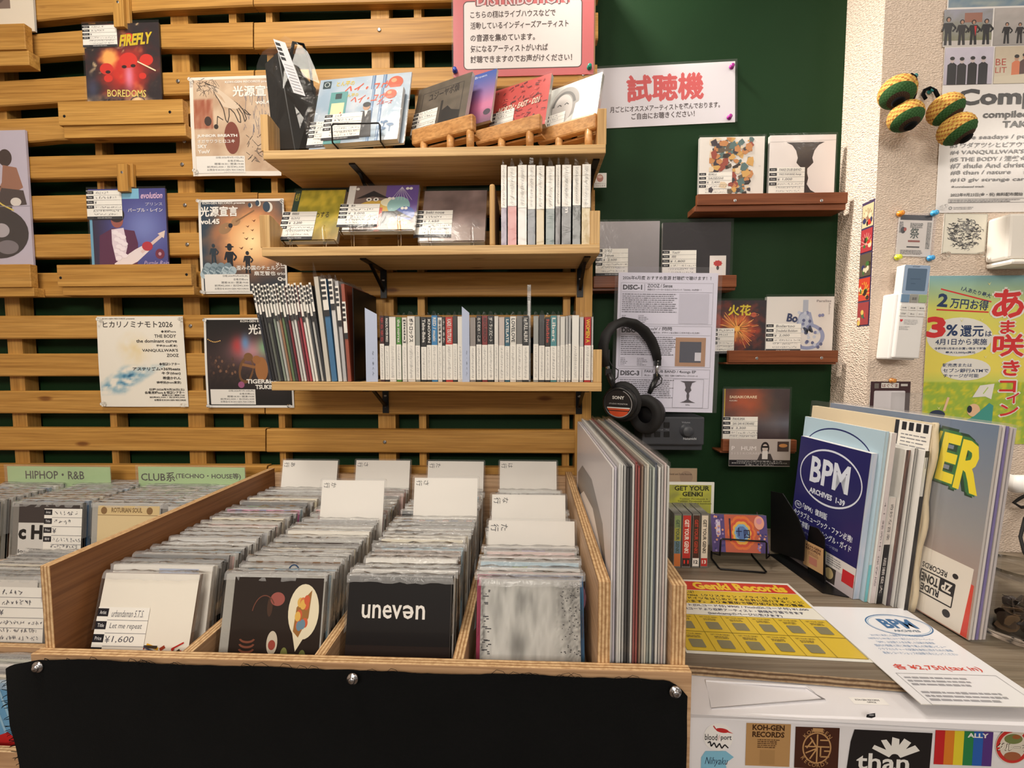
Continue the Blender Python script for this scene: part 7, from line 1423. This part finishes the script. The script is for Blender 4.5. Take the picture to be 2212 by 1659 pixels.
for i, (c, t) in enumerate((((214, 208, 206), 'white record sleeve edge right behind the record with yellow letters'), ((110, 96, 160), 'purple record sleeve edge in the leaning stack by the jar'), ((206, 196, 190), 'cream record sleeve edge rearmost but one in the leaning stack by the jar'), ((190, 184, 186), 'grey record sleeve edge rearmost in the leaning stack by the jar'))): lp_stand(.0055*(i+1), 1-.004*i, c, t)
# ---------------------------------------------------------------- black bookend with the shop's sticker
def bookend():
    z = ZB+.0005; n = TB.cross(uB).normalized(); n = n if n.y < 0 else -n; h_ = V((n.x, n.y, 0)).normalized(); p1 = A+V((0, 0, 0)); B1 = P(1842, 1294, Z=z)
    org = B1-uB*.05; r = empty('bookend', V((org.x, org.y, z)), 'tall black bookend with angled plates beside the dark blue magazine', 'bookend'); org = V((org.x, org.y, z))
    def plate(pts, off, nm):
        m = MB(); o = B1+h_*off; q = [on_plane(x, y, o, h_) for x, y in pts]
        for p in q: p.z = max(p.z, z+.0012)
        m.prism(q, -h_*.002, 'black_metal'); m.build(nm, r, org)
    plate([(1665, 1061), (1690, 1066), (1722, 1116), (1738, 1160), (1735, 1212), (1664, 1199)], .022, 'plate')
    plate([(1749, 1136), (1766, 1141), (1780, 1160), (1781, 1280), (1760, 1268), (1744, 1259), (1744, 1168)], .012, 'plate')
    m = MB(); e0 = B1+h_*.003; f = [e0-uB*.17+h_*.032, e0-uB*.17, e0-uB*.004, e0-uB*.02+h_*.034, e0-uB*.05+h_*.034]; m.prism(f, (0, 0, .0012), 'black_metal'); m.build('base', r, org)
    m = MB(); o = B1+h_*.0135; q = [on_plane(x, y, o, h_) for x, y in ((1736, 1165), (1779, 1186), (1778, 1250), (1735, 1218))]; a = Art(m, q[0], q[1]-q[0], q[3]-q[0], 60, 84, 'print'); a.n = h_; a.rect(0, 0, 60, 84, (186, 150, 108)); a.text('KOH-GEN', 8, 8, 8, (84, 50, 40), w=44, bold=.05); a.text('RECORDS', 8, 18, 8, (84, 50, 40), w=44, bold=.05); a.lines(16, 30, 30, 4, 3.4, (130, 96, 76), .5); a.rect(18, 46, 24, 24, (176, 116, 100)); tag(m.build('shop_sticker', org=q[2]), 'kraft sticker on the black bookend', 'sticker')
bookend()
# ---------------------------------------------------------------- jar of picks
def jar():
    c = P(2192, 1368, Z=ZB+.0008); Rr = .043; zt = P(2192, 1222, Y=c.y).z-c.z; r = empty('glass_jar', c, 'round glass jar of dark picks at the right edge of the board', 'jar'); m = MB()
    m.lathe(c, (0, 0, 1), [(0, 0), (Rr*.92, 0), (Rr, .006), (Rr, zt*.80), (Rr*.93, zt*.86), (Rr*.93, zt), (Rr*.90, zt), (Rr*.90, zt*.86), (Rr*.96, zt*.79), (Rr*.96, .008), (Rr*.88, .004), (0, .004)], 'acrylic', seg=40); m.build('jar_body', r, c)
    m = MB(); m.lathe(c, (0, 0, 1), [(Rr*.945, zt*.90), (Rr*.96, zt*.915), (Rr*.945, zt*.93), (Rr*.96, zt*.945), (Rr*.945, zt*.96)], 'clear_plastic', seg=40); m.build('screw_rim', r, c); rn = random.Random(9)
    for k in range(26):
        t = rn.uniform(0, 6.28); q = rn.uniform(0, .55)*Rr; p = c+V((q*math.cos(t), q*math.sin(t), .010+.0016*k)); e1 = V((rn.uniform(-1, 1), rn.uniform(-1, 1), rn.uniform(-.35, .8))).normalized(); e2 = e1.cross(V((rn.uniform(-1, 1), rn.uniform(-1, 1), rn.uniform(-1, 1)))).normalized(); nn = e1.cross(e2); m = MB(); s_ = .0125
        m.prism([p+e1*s_*math.cos(a)*(1.15 if abs(a) < .1 else 1)+e2*s_*.85*math.sin(a) for a in (0, .5, 1.5, 2.2, 2.9, 3.4, 4.1, 4.8, 5.8)], nn*.0009, 'gloss', rn.choice(((70, 56, 46), (96, 80, 66), (44, 38, 36), (150, 140, 130), (120, 96, 70)))); tag(m.build('pick', org=p), 'dark flat pick lying in the glass jar', 'pick', 'picks in the glass jar')
jar()
# ================================================================= stepped rack of CDs on the left
XW = -1.55
def rack():
    xr = XL-.006; org = V(((XW+xr)/2, .75, 0)); r = empty('stepped_rack', org, 'stepped wooden CD rack at the left edge behind the plywood bin', 'CD rack')
    def bd(nm, p0, p1, mat='ply_face_x', mats=None): b = MB(); b.box(p0, p1, mat, (236, 226, 214), mats=mats); b.build(nm, r, org, bevel=.0006)
    z3, z2, z1 = P(40, 1378, Y=.67).z, P(40, 1610, Y=.565).z, 0
    bd('tier_board', (XW, .80, ZA-.012), (xr, .985, ZA)); bd('tier_board', (XW, .665, ZBt-.012), (xr, .795, ZBt)); bd('tier_board', (XW, .56, ZCt-.012), (xr, .66, ZCt))
    bd('front_rail', (XW, .648, ZBt), (xr, .658, z3), mats={'c+': 'ply_edge_y'}); bd('front_rail', (XW, .552, ZCt-.10), (xr, .562, z2+.002), mats={'c+': 'ply_edge_y'}); bd('front_rail', (XW, .797, ZA-.0), (xr, .803, ZA+.02))
    bd('front_panel', (XW, .556, 0), (xr, .566, ZCt-.1001), 'pallet_wood_x'); bd('back_panel', (XW, .985, 0), (xr, .995, ZA+.05)); bd('side_panel', (xr, .57, 0), (xr+.004, .985, ZBt-.02), 'ply_face_y')
ZA = P(250, 1085, Y=.83).z-.126; ZBt = P(40, 1250, Y=.675).z-.128; ZCt = P(40, 1480, Y=.575).z-.15
rack()
def rackcd(x, y, z, w, kind, label, group, draw=None, nm='grey', col=(150, 148, 146), h=.124, lean=.10):
    put((x, y, z), -lean, kind, nm, col, w, h, label, group, draw)
def art_hip(a):
    a.rect(0, 0, 100, 100, (206, 204, 200)); a.rect(0, 0, 100, 30, (60, 54, 54)); a.text('c Hip', 1, 34, 30, (24, 24, 26), w=60, bold=.06); a.text('lop Mastered', 1, 74, 8, (50, 50, 54), w=64, bold=.02); a.rect(0, 84, 100, 16, (60, 44, 42)); price(a, 42, 6, 62, 88)
def art_cream(a): a.rect(0, 0, 100, 100, (212, 190, 146)); a.rect(0, 0, 100, 14, (206, 182, 134)); a.text('ROTURIAN SOUL', 22, 3, 8, (120, 96, 64), w=50, bold=.03); a.ell(10, 8, 5, 6, (130, 100, 66)); a.ell(84, 8, 5, 6, (130, 100, 66)); a.rect(0, 15, 100, .8, (130, 100, 66)); a.lines(42, 50, 30, 2, 4, (150, 120, 84), .4)
def art_wtag(a): a.rect(0, 0, 100, 100, (206, 202, 196)); price(a, 30, 10, 80, 84)
def art_redtag(a): a.rect(0, 0, 100, 100, (110, 108, 106)); a.rect(0, 0, 100, 30, (196, 46, 40)); a.text('電気グルーヴ', 10, 4, 10, (226, 214, 206), w=80, bold=.03); a.text('フラッシュ', 14, 16, 10, (226, 214, 206), w=60, bold=.03); a.rect(44, 50, 56, 50, (214, 206, 206)); a.text('12', 56, 56, 18, (196, 46, 60), w=30, bold=.06); a.lines(52, 80, 40, 4, 5, (70, 70, 74), .6)
RP = [('white', (216, 212, 204)), ('grey', (150, 148, 146)), ('pale grey', (186, 184, 180)), ('cream', (204, 192, 164)), ('black', (40, 38, 40)), ('blue', (84, 120, 160)), ('brown', (110, 84, 70)), ('pale blue', (150, 170, 190))]
def col_of(x0px, yfront, z, n, what, first=None, lab0=None, lean=.10, pitch=.0137, w=.139):
    x = P(x0px, 1100, Y=yfront).x
    for i in range(n):
        nm, c = RP[(i*3+int(x0px)) % len(RP)]
        rackcd(x+RN.uniform(-.0015, .0015), yfront+.004+i*pitch, z+.0006, w, 'jewel' if i == 0 or RN.random() < .6 else 'sleeve', lab0 if i == 0 and lab0 else f'bagged CD, {nm} cover, {ordn(i)} from front {what}', f'CDs {what}', first if i == 0 else None, nm, c, lean=lean)
col_of(-96, .812, ZA, 12, 'at the left edge of the rack'); col_of(90, .812, ZA, 12, 'below the first green rack card', art_hip, 'bagged CD with heavy black lettering below the first green rack card'); col_of(262, .812, ZA, 12, 'below the second green rack card', art_cream, 'cream bagged CD with brown title line below the second green rack card'); col_of(402, .812, ZA, 12, 'nearest the plywood bin', w=.112)
col_of(-30, .672, ZBt, 8, 'on the middle step at the left edge', art_wtag, 'white bagged CD with a price card on the middle step at the edge', pitch=.0137); col_of(138, .672, ZBt, 8, 'on the middle step beside the plywood bin', art_redtag, 'grey CD with a red band on the middle step beside the plywood bin', pitch=.0137)
def art_stripes2(a):
    a.rect(0, 0, 100, 100, (96, 150, 190))
    for i in range(16): a.line([(-6+i*8, 0), (14+i*8, 60)], 2, (140, 180, 206))
    a.poly([(30, 62), (60, 48), (84, 70), (100, 58), (100, 100), (30, 100)], (190, 40, 40)); a.poly([(60, 100), (70, 78), (84, 100)], (120, 160, 190)); a.line([(48, 96), (90, 92)], 4, (60, 40, 60))
x = P(-20, 1500, Y=.575).x
for i in range(6):
    nm, c = [('blue and red', (100, 150, 190)), ('cream', (200, 192, 170)), ('black', (44, 42, 44)), ('white', (206, 202, 196)), ('grey green', (140, 146, 126)), ('dark grey', (70, 70, 68)), ('cream', (196, 186, 160)), ('white', (210, 206, 200)), ('grey', (130, 128, 124))][i]
    rackcd(x, .577+i*.0108, ZCt+.0006, .178, 'sleeve', 'single sleeve with a blue striped and red picture at the lower left edge' if i == 0 else f'{nm} single sleeve, {ordn(i)} from the front on the lowest rack step', 'singles on the lowest rack step', art_stripes2 if i == 0 else None, nm, c, h=.146, lean=.06)
def rackcard(x0, x1, y0, y1, text, tx, label):
    Y = .958; O, U, D = flat(x0, y0, x1, y1, Y); b = MB(); b.obox(O+V((0, .0012, 0)), U, V((0, 0, ZA+.02-O.z)), V((0, -.001, 0)), 'print', (176, 206, 150)); a = Art(b, O, U, D, x1-x0, y1-y0, 'laminate'); a.rect(0, 0, x1-x0, y1-y0, (176, 206, 150))
    for t, x, y, h, w in tx: a.text(t, x-x0, y-y0, h, (62, 60, 52), w=w, bold=.03)
    r = tag(b.build('rack_card', org=O+U*.5+D), label, 'rack card', 'green genre cards on the stepped rack'); f = MB(); f.box((O.x-.004, Y-.003, ZA+.02), (O.x+U.x+.004, Y-.0015, O.z+.005), 'clear_plastic'); f.build('clear_holder', r, O+U*.5+D)
rackcard(15, 240, 1007, 1058, '', [('HIPHOP・R&B', 55, 1017, 18, 128)], 'green genre card for hip hop on the stepped rack')
rackcard(298, 530, 1008, 1058, '', [('CLUB系', 304, 1020, 21, 74), ('(TECHNO・HOUSE等)', 380, 1021, 15, 141)], 'green genre card for club music on the stepped rack')
